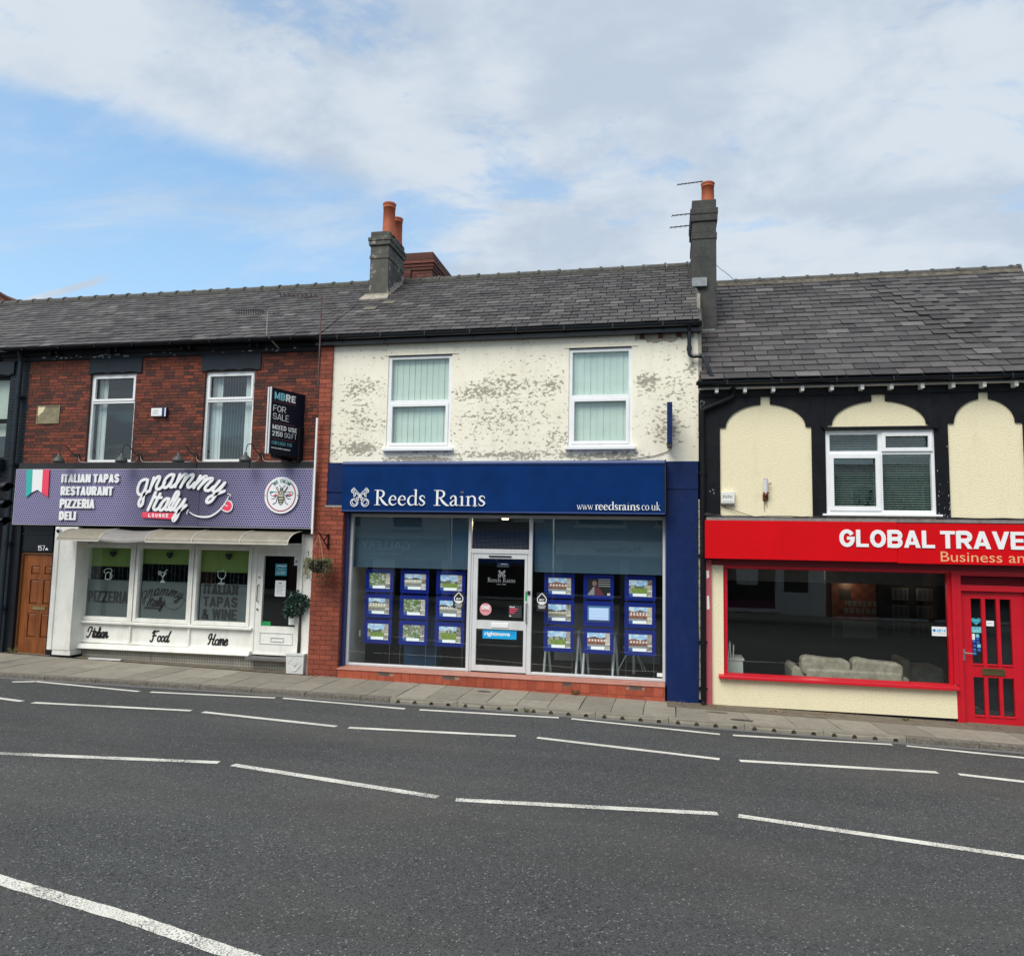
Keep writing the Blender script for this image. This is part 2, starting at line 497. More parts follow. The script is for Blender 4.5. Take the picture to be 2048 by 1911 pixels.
c = t.mix(t.ramp(t.noise(3.5, 7, 0.7), 0.3, 0.7), (0.028, 0.029, 0.028), (0.075, 0.076, 0.070))
c = t.mix(t.math('MULTIPLY', t.ramp(t.noise(8, 6, 0.7), 0.64, 0.72), 0.7), c, (0.22, 0.22, 0.20))
t.color(c)
t.set(rough=0.9)
t.bump(t.noise(20, 5), 0.5, 0.015)
M['cement_dark'] = t.m
t = NT('tile_red')
c = t.cramp(t.rnd(), [(0.0, (0.29, 0.060, 0.032)), (0.5, (0.35, 0.074, 0.038)), (1.0, (0.40, 0.090, 0.048))])
c = t.mix(1.0, c, t.ramp(t.noise(12, 4, 0.6), 0.3, 0.7, 0.85, 1.12), 'MULTIPLY')
t.color(c)
t.set(rough=0.42)
M['tile_red'] = t.m
M['ridge_mortar'] = plain('ridge_mortar', (0.17, 0.15, 0.115), 0.9, 0.45, 9, dirt=0.8, dirtc=(0.04, 0.038, 0.032))
M['tile_grout'] = plain('tile_grout', (0.36, 0.20, 0.15), 0.9, 0.1)
M['tile_sill'] = plain('tile_sill', (0.40, 0.17, 0.125), 0.5, 0.12, 8, dirt=0.2)

# asphalt with pale chippings
t = NT('asphalt')
nf = t.noise(95, 3, 0.75)
nv = t.vor(88, out='Color')
sepc = t.n.new('ShaderNodeSeparateColor')
t.l.new(nv, sepc.inputs[0])
c = t.mix(t.ramp(nf, 0.32, 0.68), (0.038, 0.041, 0.043), (0.106, 0.110, 0.110))
c = t.mix(t.ramp(sepc.outputs[0], 0.0, 0.42, 0.85, 0.0), c, (0.012, 0.013, 0.015))
c = t.mix(t.ramp(sepc.outputs[1], 0.965, 0.98, 0, 0.7), c, (0.30, 0.30, 0.28))
c = t.mix(t.math('MULTIPLY', t.ramp(t.noise(0.55, 4, 0.6, (0.5, 1, 1)), 0.42, 0.7), 0.38), c, (0.105, 0.094, 0.078))
c = t.mix(1.0, c, t.ramp(t.noise(0.9, 6, 0.65, (0.3, 1.2, 1), (4, 4, 0)), 0.3, 0.7, 0.80, 1.16), 'MULTIPLY')
t.color(c)
t.set(rough=0.82, spec=0.35)
t.bump(t.math('ADD', nf, t.math('MULTIPLY', t.vor(120), -0.8)), 0.55, 0.012)
M['asphalt'] = t.m
M['channel'] = plain('channel', (0.135, 0.135, 0.132), 0.8, 0.15, 8, bump=0.3, bscale=80)
t = NT('road_paint')
worn = t.ramp(t.math('ADD', t.noise(75, 4, 0.75), t.math('MULTIPLY', t.noise(1.6, 4, 0.6), 0.45)), 0.745, 0.80)
far = t.n.new('ShaderNodeSeparateXYZ')
t.l.new(t.pos, far.inputs[0])
worn = t.math('MULTIPLY', worn, t.ramp(far.outputs[1], 10.5, 7.9, 0.30, 1.0))
c = t.mix(worn, t.mix(t.ramp(t.noise(3, 4), 0.3, 0.7), (0.74, 0.73, 0.66), (0.62, 0.61, 0.54)), (0.11, 0.11, 0.105))
t.color(c)
t.set(rough=0.7)
t.bump(t.noise(60, 3), 0.3, 0.008)
M['road_paint'] = t.m
t = NT('paving')
c = t.cramp(t.rnd(), [(0.0, (0.205, 0.188, 0.150)), (0.5, (0.245, 0.226, 0.182)), (1.0, (0.285, 0.263, 0.212))])
c = t.mix(1.0, c, t.ramp(t.noise(7, 6, 0.7), 0.3, 0.7, 0.84, 1.14), 'MULTIPLY')
c = t.mix(t.math('MULTIPLY', t.ramp(t.noise(2.2, 6, 0.7), 0.5, 0.75), 0.35), c, (0.15, 0.135, 0.105))
t.color(c)
t.set(rough=0.85)
t.bump(t.noise(90, 3), 0.25, 0.005)
M['paving'] = t.m
M['paving_joint'] = plain('paving_joint', (0.055, 0.047, 0.036), 0.95, 0.4, 20)
M['tarmac_strip'] = plain('tarmac_strip', (0.14, 0.118, 0.088), 0.9, 0.25, 6, bump=0.4, bscale=50, dirt=0.4, dirtc=(0.09, 0.07, 0.05))
t = NT('kerb')
c = t.mix(t.ramp(t.noise(25, 5, 0.75), 0.35, 0.62), (0.075, 0.066, 0.054), (0.185, 0.170, 0.142))
t.color(c)
t.set(rough=0.9)
t.bump(t.noise(45, 4), 0.6, 0.01)
M['kerb'] = t.m
M['kerb_pale'] = plain('kerb_pale', (0.235, 0.215, 0.170), 0.85, 0.14, 6, bump=0.2, dirt=0.25, dirtc=(0.14, 0.12, 0.09))
M['ground'] = plain('ground', (0.10, 0.10, 0.085), 0.95, 0.2, 0.5)

# perforated pattern printed on the violet fascia
t = NT('perforated_print')
sp = t.n.new('ShaderNodeSeparateXYZ')
t.l.new(t.pos, sp.inputs[0])
PX, PZ = 0.0485, 0.0455
row = t.math('FLOOR', t.math('DIVIDE', sp.outputs[2], PZ))
off = t.math('MULTIPLY', t.math('MODULO', t.math('ABSOLUTE', row), 2.0), 0.5)
fx = t.math('SUBTRACT', t.math('FRACT', t.math('ADD', t.math('ADD', t.math('DIVIDE', sp.outputs[0], PX), off), 1000.0)), 0.5)
fz = t.math('SUBTRACT', t.math('FRACT', t.math('DIVIDE', sp.outputs[2], PZ)), 0.5)
rr = t.math('SQRT', t.math('ADD', t.math('MULTIPLY', fx, fx), t.math('MULTIPLY', t.math('MULTIPLY', fz, fz), 0.9)))
dotm = t.ramp(rr, 0.26, 0.34, 1, 0)
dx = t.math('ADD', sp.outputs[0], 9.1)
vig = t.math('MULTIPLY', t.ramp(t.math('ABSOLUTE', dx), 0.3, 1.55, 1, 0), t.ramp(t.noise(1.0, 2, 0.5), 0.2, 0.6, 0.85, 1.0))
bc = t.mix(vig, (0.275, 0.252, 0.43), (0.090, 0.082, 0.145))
c = t.mix(dotm, bc, (0.008, 0.007, 0.025))
t.color(c)
t.set(rough=0.4)
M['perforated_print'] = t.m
# checker plate riser
t = NT('checker_plate')
w1 = t.n.new('ShaderNodeTexChecker')
mp = t.n.new('ShaderNodeMapping')
mp.inputs['Rotation'].default_value = (0, R(45), 0)
t.l.new(t.pos, mp.inputs[0])
t.l.new(mp.outputs[0], w1.inputs['Vector'])
w1.inputs['Scale'].default_value = 26
c = t.mix(w1.outputs['Fac'], (0.26, 0.25, 0.21), (0.44, 0.42, 0.36))
c = t.mix(t.math('MULTIPLY', t.ramp(t.noise(4, 5, 0.7), 0.4, 0.7), 0.5), c, (0.19, 0.18, 0.15))
t.color(c)
t.set(rough=0.5, metal=0.2)
t.bump(w1.outputs['Fac'], 0.4, 0.006)
M['checker_plate'] = t.m
t = NT('wood_door')
g = t.noise(26, 5, 0.6, (1.0, 1, 0.10), (0, 0, 0), 0.4)
c = t.mix(t.ramp(g, 0.3, 0.7), (0.115, 0.033, 0.008), (0.275, 0.085, 0.019))
t.color(c)
t.set(rough=0.42)
M['wood_door'] = t.m
M['wood_frame'] = plain('wood_frame', (0.16, 0.07, 0.03), 0.5, 0.15)
t = NT('awning_sheet')
c = t.mix(t.ramp(t.noise(5, 5, 0.6), 0.3, 0.7), (0.19, 0.168, 0.125), (0.26, 0.238, 0.185))
t.color(c)
t.set(rough=0.45)
M['awning_sheet'] = t.m
M['awning_sag'] = plain('awning_sag', (0.21, 0.20, 0.19), 0.5, 0.12, 4)
t = NT('sofa')
c = t.mix(t.ramp(t.noise(9, 5, 0.65), 0.35, 0.65), (0.25, 0.215, 0.165), (0.43, 0.38, 0.305))
t.color(c)
t.set(rough=0.85)
M['sofa'] = t.m
t = NT('leaf_dark')
c = t.cramp(t.rnd(), [(0, (0.008, 0.030, 0.022)), (0.6, (0.018, 0.058, 0.040)), (1, (0.05, 0.12, 0.085))])
t.color(c)
t.set(rough=0.4)
M['leaf_dark'] = t.m
t = NT('leaf_trail')
c = t.cramp(t.rnd(), [(0, (0.05, 0.06, 0.02)), (0.5, (0.14, 0.15, 0.055)), (1, (0.34, 0.33, 0.16))])
t.color(c)
t.set(rough=0.6)
M['leaf_trail'] = t.m
# blinds
t = NT('vertical_blind')
c = t.mix(t.ramp(t.noise(3, 3), 0.3, 0.7), (0.54, 0.63, 0.57), (0.61, 0.70, 0.63))
t.color(c)
t.set(rough=0.7)
M['vertical_blind'] = t.m
M['vertical_blind_grey'] = plain('vertical_blind_grey', (0.58, 0.62, 0.62), 0.7, 0.05)
M['roller_blue'] = plain('roller_blue', (0.050, 0.100, 0.150), 0.7, 0.06)
M['roller_green'] = plain('roller_green', (0.25, 0.36, 0.085), 0.7, 0.06, 3)
M['roller_cream'] = plain('roller_cream', (0.48, 0.53, 0.46), 0.7, 0.05)
M['net'] = plain('net', (0.045, 0.075, 0.072), 0.8, 0.4, 9)
M['slat'] = plain('slat', (0.26, 0.36, 0.34), 0.6, 0.05)
M['frost'] = plain('frost', (0.090, 0.110, 0.114), 0.5, 0.12, 5)
M['window_line'] = plain('window_line', (0.72, 0.74, 0.73), 0.6, 0.02)

# thin window glass: mostly see-through, mirror-like at a glance
t = NT('glass')
t.n.remove(t.b)
tr = t.n.new('ShaderNodeBsdfTransparent')
tr.inputs[0].default_value = (0.90, 0.955, 0.94, 1)
gl = t.n.new('ShaderNodeBsdfGlossy')
gl.inputs['Roughness'].default_value = 0.0
gl.inputs[0].default_value = (0.95, 1, 1, 1)
gi = t.n.new('ShaderNodeNewGeometry')
vd = t.n.new('ShaderNodeVectorMath')
vd.operation = 'DOT_PRODUCT'
t.l.new(gi.outputs['Incoming'], vd.inputs[0])
t.l.new(gi.outputs['Normal'], vd.inputs[1])
schlick = t.math('POWER', t.math('SUBTRACT', 1.0, t.math('ABSOLUTE', vd.outputs['Value']), True), 5.0)
mxs = t.n.new('ShaderNodeMixShader')
t.l.new(t.ramp(schlick, 0.0, 1.0, 0.10, 1.0), mxs.inputs[0])
t.l.new(tr.outputs[0], mxs.inputs[1])
t.l.new(gl.outputs[0], mxs.inputs[2])
wv = t.n.new('ShaderNodeBump')
wv.inputs['Strength'].default_value = 0.008
wv.inputs['Distance'].default_value = 0.05
t.l.new(t.noise(1.6, 2, 0.5), wv.inputs['Height'])
t.l.new(wv.outputs[0], gl.inputs['Normal'])
t.l.new(mxs.outputs[0], t.out.inputs[0])
M['glass'] = t.m

# lit property cards and posters: colour attribute holds the print
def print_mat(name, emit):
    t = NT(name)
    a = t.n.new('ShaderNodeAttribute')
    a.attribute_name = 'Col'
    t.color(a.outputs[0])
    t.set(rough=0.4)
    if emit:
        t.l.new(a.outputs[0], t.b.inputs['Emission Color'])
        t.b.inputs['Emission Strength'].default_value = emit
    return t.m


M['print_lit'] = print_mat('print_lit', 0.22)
M['print'] = print_mat('print', 0)
t = NT('spot_lamp')
t.color((0.9, 0.8, 0.6))
t.b.inputs['Emission Color'].default_value = (1, 0.75, 0.45, 1)
t.b.inputs['Emission Strength'].default_value = 2.2
M['spot_lamp'] = t.m
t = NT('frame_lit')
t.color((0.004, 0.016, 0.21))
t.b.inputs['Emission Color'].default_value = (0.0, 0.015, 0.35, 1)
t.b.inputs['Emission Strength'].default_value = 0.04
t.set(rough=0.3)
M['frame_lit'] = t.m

# ------------------------------------------------------------------ object helpers
WL = {}


def wloc(o):
    return WL.get(o.name, Vector((0, 0, 0))) if o else Vector((0, 0, 0))


def link(name, data, parent=None, loc=None):
    """loc is a WORLD location; without it the child sits at its parent's origin"""
    o = bpy.data.objects.new(name, data)
    COL.objects.link(o)
    base = wloc(parent)
    w = Vector(loc) if loc is not None else base.copy()
    o.location = w - base
    if parent:
        o.parent = parent
    WL[o.name] = w
    return o


def thing(name, label, cat, loc=(0, 0, 0), group=None):
    o = link(name, None, None, loc)
    o.empty_display_size = 0.2
    o['label'] = label
    o['category'] = cat
    if group:
        o['group'] = group
    return o


def tag(o, label, cat, group=None):
    o['label'] = label
    o['category'] = cat
    if group:
        o['group'] = group
    return o


class MB:
    def __init__(s):
        s.v, s.f, s.mi, s.mats = [], [], [], []
        s.cur = 0

    def mat(s, m):
        m = M[m] if isinstance(m, str) else m
        if m not in s.mats:
            s.mats.append(m)
        s.cur = s.mats.index(m)
        return s

    def face(s, idx):
        s.f.append(tuple(idx))
        s.mi.append(s.cur)

    def add(s, vs, fs):
        b = len(s.v)
        s.v += [tuple(v) for v in vs]
        for f in fs:
            s.face([b + i for i in f])
        return s

    def box(s, x0, x1, y0, y1, z0, z1):
        if x0 > x1: x0, x1 = x1, x0
        if y0 > y1: y0, y1 = y1, y0
        if z0 > z1: z0, z1 = z1, z0
        return s.add([(x0, y0, z0), (x1, y0, z0), (x1, y1, z0), (x0, y1, z0), (x0, y0, z1), (x1, y0, z1), (x1, y1, z1), (x0, y1, z1)],
                     [(0, 1, 5, 4), (1, 2, 6, 5), (2, 3, 7, 6), (3, 0, 4, 7), (4, 5, 6, 7), (3, 2, 1, 0)])

    def hexa(s, p):     # 8 points, bottom ring then top ring
        return s.add(p, [(0, 1, 5, 4), (1, 2, 6, 5), (2, 3, 7, 6), (3, 0, 4, 7), (4, 5, 6, 7), (3, 2, 1, 0)])

    def quad(s, *p):
        return s.add(p, [tuple(range(len(p)))])

    def prism(s, poly, y0, y1):
        """poly in (x,z), drawn between front y0 and back y1"""
        n = len(poly)
        area = sum(poly[i][0] * poly[(i + 1) % n][1] - poly[(i + 1) % n][0] * poly[i][1] for i in range(n))
        if area < 0:
            poly = poly[::-1]
        vs = [(x, y0, z) for x, z in poly] + [(x, y1, z) for x, z in poly]
        fs = [tuple(range(n)), tuple(range(2 * n - 1, n - 1, -1))] + [(i, n + i, n + (i + 1) % n, (i + 1) % n) for i in range(n)]
        return s.add(vs, fs)

    def cyl(s, a, b, r0, r1=None, n=12, cap=True):
        a, b = Vector(a), Vector(b)
        r1 = r0 if r1 is None else r1
        d = (b - a).normalized()
        e = d.orthogonal().normalized()
        g = d.cross(e)
        vs = []
        for p, r in ((a, r0), (b, r1)):
            for i in range(n):
                t_ = 2 * PI * i / n
                vs.append(p + (e * math.cos(t_) + g * math.sin(t_)) * r)
        fs = [(i, (i + 1) % n, n + (i + 1) % n, n + i) for i in range(n)]
        if cap:
            fs += [tuple(range(n - 1, -1, -1)), tuple(range(n, 2 * n))]
        return s.add(vs, fs)

    def tube(s, pts, r, n=8):
        pts = [Vector(p) for p in pts]
        k = len(pts)
        vs, fs = [], []
        e = None
        for i, p in enumerate(pts):
            d = (pts[min(i + 1, k - 1)] - pts[max(i - 1, 0)]).normalized()
            e = d.orthogonal().normalized() if e is None else (e - d * e.dot(d)).normalized()
            g = d.cross(e)
            rr_ = r[i] if isinstance(r, (list, tuple)) else r
            for j in range(n):
                t_ = 2 * PI * j / n
                vs.append(p + (e * math.cos(t_) + g * math.sin(t_)) * rr_)
        for i in range(k - 1):
            for j in range(n):
                fs.append((i * n + j, i * n + (j + 1) % n, (i + 1) * n + (j + 1) % n, (i + 1) * n + j))
        fs += [tuple(range(n - 1, -1, -1)), tuple(range((k - 1) * n, k * n))]
        return s.add(vs, fs)

    def lathe(s, c, prof, n=16, axis=2):
        """profile of (radius, height) turned round a vertical axis through c"""
        c = Vector(c)
        vs, fs = [], []
        for r, h in prof:
            for j in range(n):
                t_ = 2 * PI * j / n
                vs.append((c.x + r * math.cos(t_), c.y + r * math.sin(t_), c.z + h))
        for i in range(len(prof) - 1):
            for j in range(n):
                fs.append((i * n + j, i * n + (j + 1) % n, (i + 1) * n + (j + 1) % n, (i + 1) * n + j))
        return s.add(vs, fs)

    def ribbon(s, pts, w, y0, y1, cap=True, sm=6, mtx=None):
        """a flat stroke in the x,z plane, extruded from y0 (front) to y1; pts (x,z) or (x,z,w)"""
        P_ = [(p[0], p[1], (p[2] if len(p) > 2 else 1.0) * w) for p in pts]
        if sm and len(P_) > 2:
            Q = []
            for i in range(len(P_) - 1):
                a, b, c_, d = P_[max(i - 1, 0)], P_[i], P_[i + 1], P_[min(i + 2, len(P_) - 1)]
                for k in range(sm):
                    u = k / sm
                    Q.append(tuple(0.5 * ((2 * b[j]) + (-a[j] + c_[j]) * u + (2 * a[j] - 5 * b[j] + 4 * c_[j] - d[j]) * u * u + (-a[j] + 3 * b[j] - 3 * c_[j] + d[j]) * u ** 3) for j in range(3)))
            Q.append(P_[-1])
            P_ = Q
        L, Rr = [], []
        n = len(P_)
        for i in range(n):
            a, b = P_[max(i - 1, 0)], P_[min(i + 1, n - 1)]
            dx_, dz_ = b[0] - a[0], b[1] - a[1]
            l_ = math.hypot(dx_, dz_) or 1
            nx, nz = -dz_ / l_ * P_[i][2] / 2, dx_ / l_ * P_[i][2] / 2
            L.append((P_[i][0] + nx, P_[i][1] + nz))
            Rr.append((P_[i][0] - nx, P_[i][1] - nz))
        vs, fs = [], []
        for k in range(n):
            for (x, z) in (L[k], Rr[k]):
                vs.append((x, y0, z))
                vs.append((x, y1, z))
        for k in range(n - 1):
            a, b = 4 * k, 4 * k + 4
            fs += [(a, a + 2, b + 2, b), (a + 1, b + 1, b + 3, a + 3), (a, b, b + 1, a + 1), (a + 2, a + 3, b + 3, b + 2)]
        e_ = 4 * (n - 1)
        fs += [(0, 1, 3, 2), (e_, e_ + 2, e_ + 3, e_ + 1)]
        if cap:
            for k in (0, n - 1):
                cx, cz, rr_ = P_[k][0], P_[k][1], P_[k][2] / 2
                b = len(vs)
                m_ = 10
                yy = y0 - 0.0004
                vs += [(cx + rr_ * math.cos(2 * PI * j / m_), yy, cz + rr_ * math.sin(2 * PI * j / m_)) for j in range(m_)]
                vs += [(cx + rr_ * math.cos(2 * PI * j / m_), y1, cz + rr_ * math.sin(2 * PI * j / m_)) for j in range(m_)]
                fs.append(tuple(range(b, b + m_)))
                fs += [(b + j, b + m_ + j, b + m_ + (j + 1) % m_, b + (j + 1) % m_) for j in range(m_)]
        if mtx is not None:
            vs = [mtx @ Vector(v) for v in vs]
        return s.add(vs, fs)

    def wall(s, x0, x1, z0, z1, holes, yf, yb):
        """a slab with real openings: front, back and the reveals only"""
        xs = sorted({x0, x1} | {min(max(h[0], x0), x1) for h in holes} | {min(max(h[1], x0), x1) for h in holes})
        zs = sorted({z0, z1} | {min(max(h[2], z0), z1) for h in holes} | {min(max(h[3], z0), z1) for h in holes})

        def solid(i, j):
            if i < 0 or j < 0 or i >= len(xs) - 1 or j >= len(zs) - 1:
                return False
            cx, cz = (xs[i] + xs[i + 1]) / 2, (zs[j] + zs[j + 1]) / 2
            return not any(h[0] < cx < h[1] and h[2] < cz < h[3] for h in holes)
        for i in range(len(xs) - 1):
            for j in range(len(zs) - 1):
                if not solid(i, j):
                    continue
                a, b, c_, d = xs[i], xs[i + 1], zs[j], zs[j + 1]
                s.quad((a, yf, c_), (b, yf, c_), (b, yf, d), (a, yf, d))
                s.quad((b, yb, c_), (a, yb, c_), (a, yb, d), (b, yb, d))
                if not solid(i - 1, j): s.quad((a, yb, c_), (a, yf, c_), (a, yf, d), (a, yb, d))
                if not solid(i + 1, j): s.quad((b, yf, c_), (b, yb, c_), (b, yb, d), (b, yf, d))
                if not solid(i, j - 1): s.quad((a, yb, c_), (b, yb, c_), (b, yf, c_), (a, yf, c_))
                if not solid(i, j + 1): s.quad((a, yf, d), (b, yf, d), (b, yb, d), (a, yb, d))
        return s

    def ring(s, x0, x1, z0, z1, t_, yf, yb):
        """a rectangular frame of bar width t_ (or (left, right, bottom, top))"""
        l_, r_, b_, p_ = t_ if isinstance(t_, tuple) else (t_,) * 4
        return s.wall(x0, x1, z0, z1, [(x0 + l_, x1 - r_, z0 + b_, z1 - p_)], yf, yb)

    def text(s, body, x0, x1, z0, z1, y, depth=0.003, bold=0.0, mtx=None, flip=False, keep=False, slant=0.0):
        cu = bpy.data.curves.new('lettering_curve', 'FONT')
        cu.body = body
        cu.size = 1
        cu.extrude = 0.5
        cu.offset = bold
        cu.resolution_u = 3
        cu.shear = slant
        o = bpy.data.objects.new('lettering_curve', cu)
        COL.objects.link(o)
        dg = bpy.context.evaluated_depsgraph_get()
        me = o.evaluated_get(dg).to_mesh()
        vs = [v.co.copy() for v in me.vertices]
        fs = [tuple(p.vertices) for p in me.polygons]
        o.evaluated_get(dg).to_mesh_clear()
        bpy.data.objects.remove(o)
        bpy.data.curves.remove(cu)
        ax, bx_ = min(v.x for v in vs), max(v.x for v in vs)
        ay, by_ = min(v.y for v in vs), max(v.y for v in vs)
        sz = (z1 - z0) / (by_ - ay)
        sx_ = sz if keep else (x1 - x0) / (bx_ - ax)
        out = []
        for v in vs:
            X = x0 + (v.x - ax) * sx_
            if flip:
                X = x1 - (v.x - ax) * sx_
            p = Vector((X, y - depth * (v.z + 0.5) * (-1 if flip else 1), z0 + (v.y - ay) * sz))
            out.append(mtx @ p if mtx is not None else p)
        return s.add(out, fs)

    def sans(s, body, x0, x1, z0, z1, y, depth=.004, t_=.22, mtx=None, th=None, gap=.10):
        """upright block capitals from bars and arcs; t_ stroke as a share of the letter width"""
        H = z1 - z0
        wd_ = {'I': .36, '1': .62, 'M': 1.28, 'W': 1.38, ' ': .42, '.': .3, 'L': .84, 'E': .86, 'F': .82, 'T': .92, '&': 1.05, 'N': 1.04, 'O': 1.06, 'Q': 1.06, 'G': 1.04, 'A': 1.08, 'V': 1.06}
        tot = sum(wd_.get(c_, 1) for c_ in body) + gap * (len(body) - 1)
        u = (x1 - x0) / tot
        x = x0
        k = 0
        for ch in body:
            W = wd_.get(ch, 1) * u
            t = t_ * u
            q = (th or t_) * u * (1 if th else .82)
            polys, ribs = [], []
            V = lambda xc, a=0, b=H: polys.append([(xc - t / 2, a), (xc + t / 2, a), (xc + t / 2, b), (xc - t / 2, b)])
            Hh = lambda zc, a=0, b=None: polys.append([(a, zc - q / 2), (W if b is None else b, zc - q / 2), (W if b is None else b, zc + q / 2), (a, zc + q / 2)])
            D = lambda xa, za, xb, zb, h=None: polys.append([(xa - (h or t) / 2, za), (xa + (h or t) / 2, za), (xb + (h or t) / 2, zb), (xb - (h or t) / 2, zb)])
            L, Rr, B, T, Mz = t / 2, W - t / 2, q / 2, H - q / 2, H * .5

            def C(cx, cz, rx, rz, a0, a1, n=8):
                return [(cx + rx * math.cos(R(a0 + (a1 - a0) * i / n)), cz + rz * math.sin(R(a0 + (a1 - a0) * i / n))) for i in range(n + 1)]

            def bowl(xa, xb, za, zb):     # right-hand half of a D
                r_ = min((zb - za) / 2, (xb - xa) * .8)
                rx = min(r_, xb - xa)
                return [(xa, za)] + C(xb - rx, za + r_, rx, r_, -90, 0) + C(xb - rx, zb - r_, rx, r_, 0, 90) + [(xa, zb)]
            rx, rz = (Rr - L) / 2, min((T - B) / 2, (Rr - L) * .62)
            cx = W / 2
            if ch in 'EFL':
                V(L)
                if ch != 'F': Hh(B)
                if ch != 'L': Hh(T); Hh(Mz + (0 if ch == 'E' else -.02 * H), 0, W * .9)
            elif ch == 'I': V(W / 2)
            elif ch == '1':
                V(W - t / 2)
                D(W * .15, H * .72, W - t / 2, H)
            elif ch == 'T': Hh(T); V(W / 2)
            elif ch == 'H': V(L); V(Rr); Hh(Mz)
            elif ch == 'N': V(L); V(Rr); D(L, H, Rr, 0)
            elif ch == 'M': V(L); V(Rr); D(L, H, cx, H * .12, t * .95); D(Rr, H, cx, H * .12, t * .95)
            elif ch == 'A': D(L, 0, cx, H); D(Rr, 0, cx, H); Hh(H * .27, W * .2, W * .8)
            elif ch == 'V': D(L, H, cx, 0); D(Rr, H, cx, 0)
            elif ch == 'W': D(L, H, W * .28, 0); D(cx, H * .95, W * .28, 0); D(cx, H * .95, W * .72, 0); D(Rr, H, W * .72, 0)
            elif ch == 'X': D(L, 0, Rr, H); D(L, H, Rr, 0)
            elif ch == 'Y': D(L, H, cx, H * .42); D(Rr, H, cx, H * .42); V(cx, 0, H * .45)
            elif ch == 'Z': Hh(T); Hh(B); D(t * .6, q * .8, W - t * .6, H - q * .8)
            elif ch in 'DBPR':
                V(L)
                if ch == 'D': ribs.append(bowl(L, Rr, B, T))
                else:
                    ribs.append(bowl(L, Rr, Mz - (.04 * H if ch in 'PR' else 0), T))
                    if ch == 'B': ribs.append(bowl(L, Rr, B, Mz))
                    if ch == 'R': D(Rr - t * .02, 0, W * .5, H * .46)
            elif ch in 'OQ0':
                ribs.append(C(cx, B + rz, rx, rz, 180, 360) + C(cx, T - rz, rx, rz, 0, 180) + [(L, B + rz)])
                if ch == 'Q': D(W * .95, -.02 * H, W * .6, H * .3)
            elif ch == 'U': ribs.append([(L, H)] + C(cx, B + rz, rx, rz, 180, 360) + [(Rr, H)])
            elif ch in 'CG':
                ribs.append(C(cx, T - rz, rx, rz, 28, 180) + C(cx, B + rz, rx, rz, 180, 360) + ([(Rr, H * .5)] if ch == 'G' else [(Rr, H * .34)]))
                if ch == 'G': polys.append([(cx, H * .5 - q / 2), (W, H * .5 - q / 2), (W, H * .5 + q / 2), (cx, H * .5 + q / 2)])
            elif ch == 'S':
                r2_ = min((T - B) / 4, rx * 1.2)
                ribs.append([(Rr, H * .72)] + C(cx, T - r2_, rx, r2_, 0, 180) + [(L, Mz + r2_ * .75)] + [(cx - rx * .55, Mz + q * .25), (cx + rx * .55, Mz - q * .25)] + [(Rr, Mz - r2_ * .75)] + C(cx, B + r2_, rx, r2_, 0, -180) + [(L, H * .28)])
            elif ch == '2':
                ribs.append([(L, H * .70)] + C(cx, T - rz * .8, rx, rz * .8, 180, 0) + [(Rr, H * .6), (cx, H * .34), (L, B)])
                Hh(B)
            elif ch == '5': Hh(T); polys.append([(0, H * .48), (t, H * .48), (t, H), (0, H)]); ribs.append(bowl(L, Rr, B, H * .58)); Hh(B, 0, W * .6)
            elif ch == '6': ribs.append([(Rr, H * .75)] + C(cx, T - rz, rx, rz, 10, 180) + C(cx, B + rz, rx, rz, 180, 360) + C(cx, H * .58 - rz * .7, rx, rz * .7, 0, 180))
            elif ch == '8': ribs.append(C(cx, H * .26, rx, H * .26 - B, 0, 360, 16)); ribs.append(C(cx, H * .75, rx * .9, T - H * .75, 0, 360, 16))
            elif ch == '7': Hh(T); D(W * .35, 0, Rr, H - q * .6)
            elif ch == '.': polys.append([(0, 0), (t, 0), (t, t), (0, t)])
            elif ch == '&': ribs.append([(W * .95, 0), (W * .3, H * .62), (W * .25, H * .82), (W * .42, T), (W * .62, H * .82), (W * .5, H * .6), (L, H * .32), (W * .1, H * .12), (W * .38, B), (W * .65, H * .14), (W * .9, H * .45)])
            for p in polys:
                k += 1
                a_ = MB()
                a_.prism([(x + a, z0 + b) for a, b in p], y - depth - (k % 7) * .0003, y)
                s.add([mtx @ Vector(v) for v in a_.v] if mtx is not None else a_.v, a_.f)
            for p in ribs:
                k += 1
                s.ribbon([(x + a, z0 + b) for a, b in p], t if len(p) > 4 else t, y - depth - (k % 7) * .0003, y, False, 0, mtx=mtx)
            x += W + gap * u
        return s

    def build(s, name, m_=None, parent=None, loc=None, smooth=False):
        base = Vector(loc) if loc is not None else wloc(parent)
        me = bpy.data.meshes.new(name)
        me.from_pydata([(v[0] - base.x, v[1] - base.y, v[2] - base.z) for v in s.v], [], s.f)
        if m_ is not None:
            me.materials.append(M[m_] if isinstance(m_, str) else m_)
        else:
            for k in s.mats:
                me.materials.append(k)
            me.polygons.foreach_set('material_index', s.mi)
        if smooth:
            me.polygons.foreach_set('use_smooth', [True] * len(me.polygons))
        me.update()
        return link(name, me, parent, loc)


def arc(c, r, a0, a1, n, rz=None):
    rz = r if rz is None else rz
    return [(c[0] + r * math.cos(R(a0 + (a1 - a0) * i / n)), c[1] + rz * math.sin(R(a0 + (a1 - a0) * i / n))) for i in range(n + 1)]


def bevel(o, w=0.006, seg=2):
    b = o.modifiers.new('bevel', 'BEVEL')
    b.width = w
    b.segments = seg
    b.limit_method = 'ANGLE'
    return o


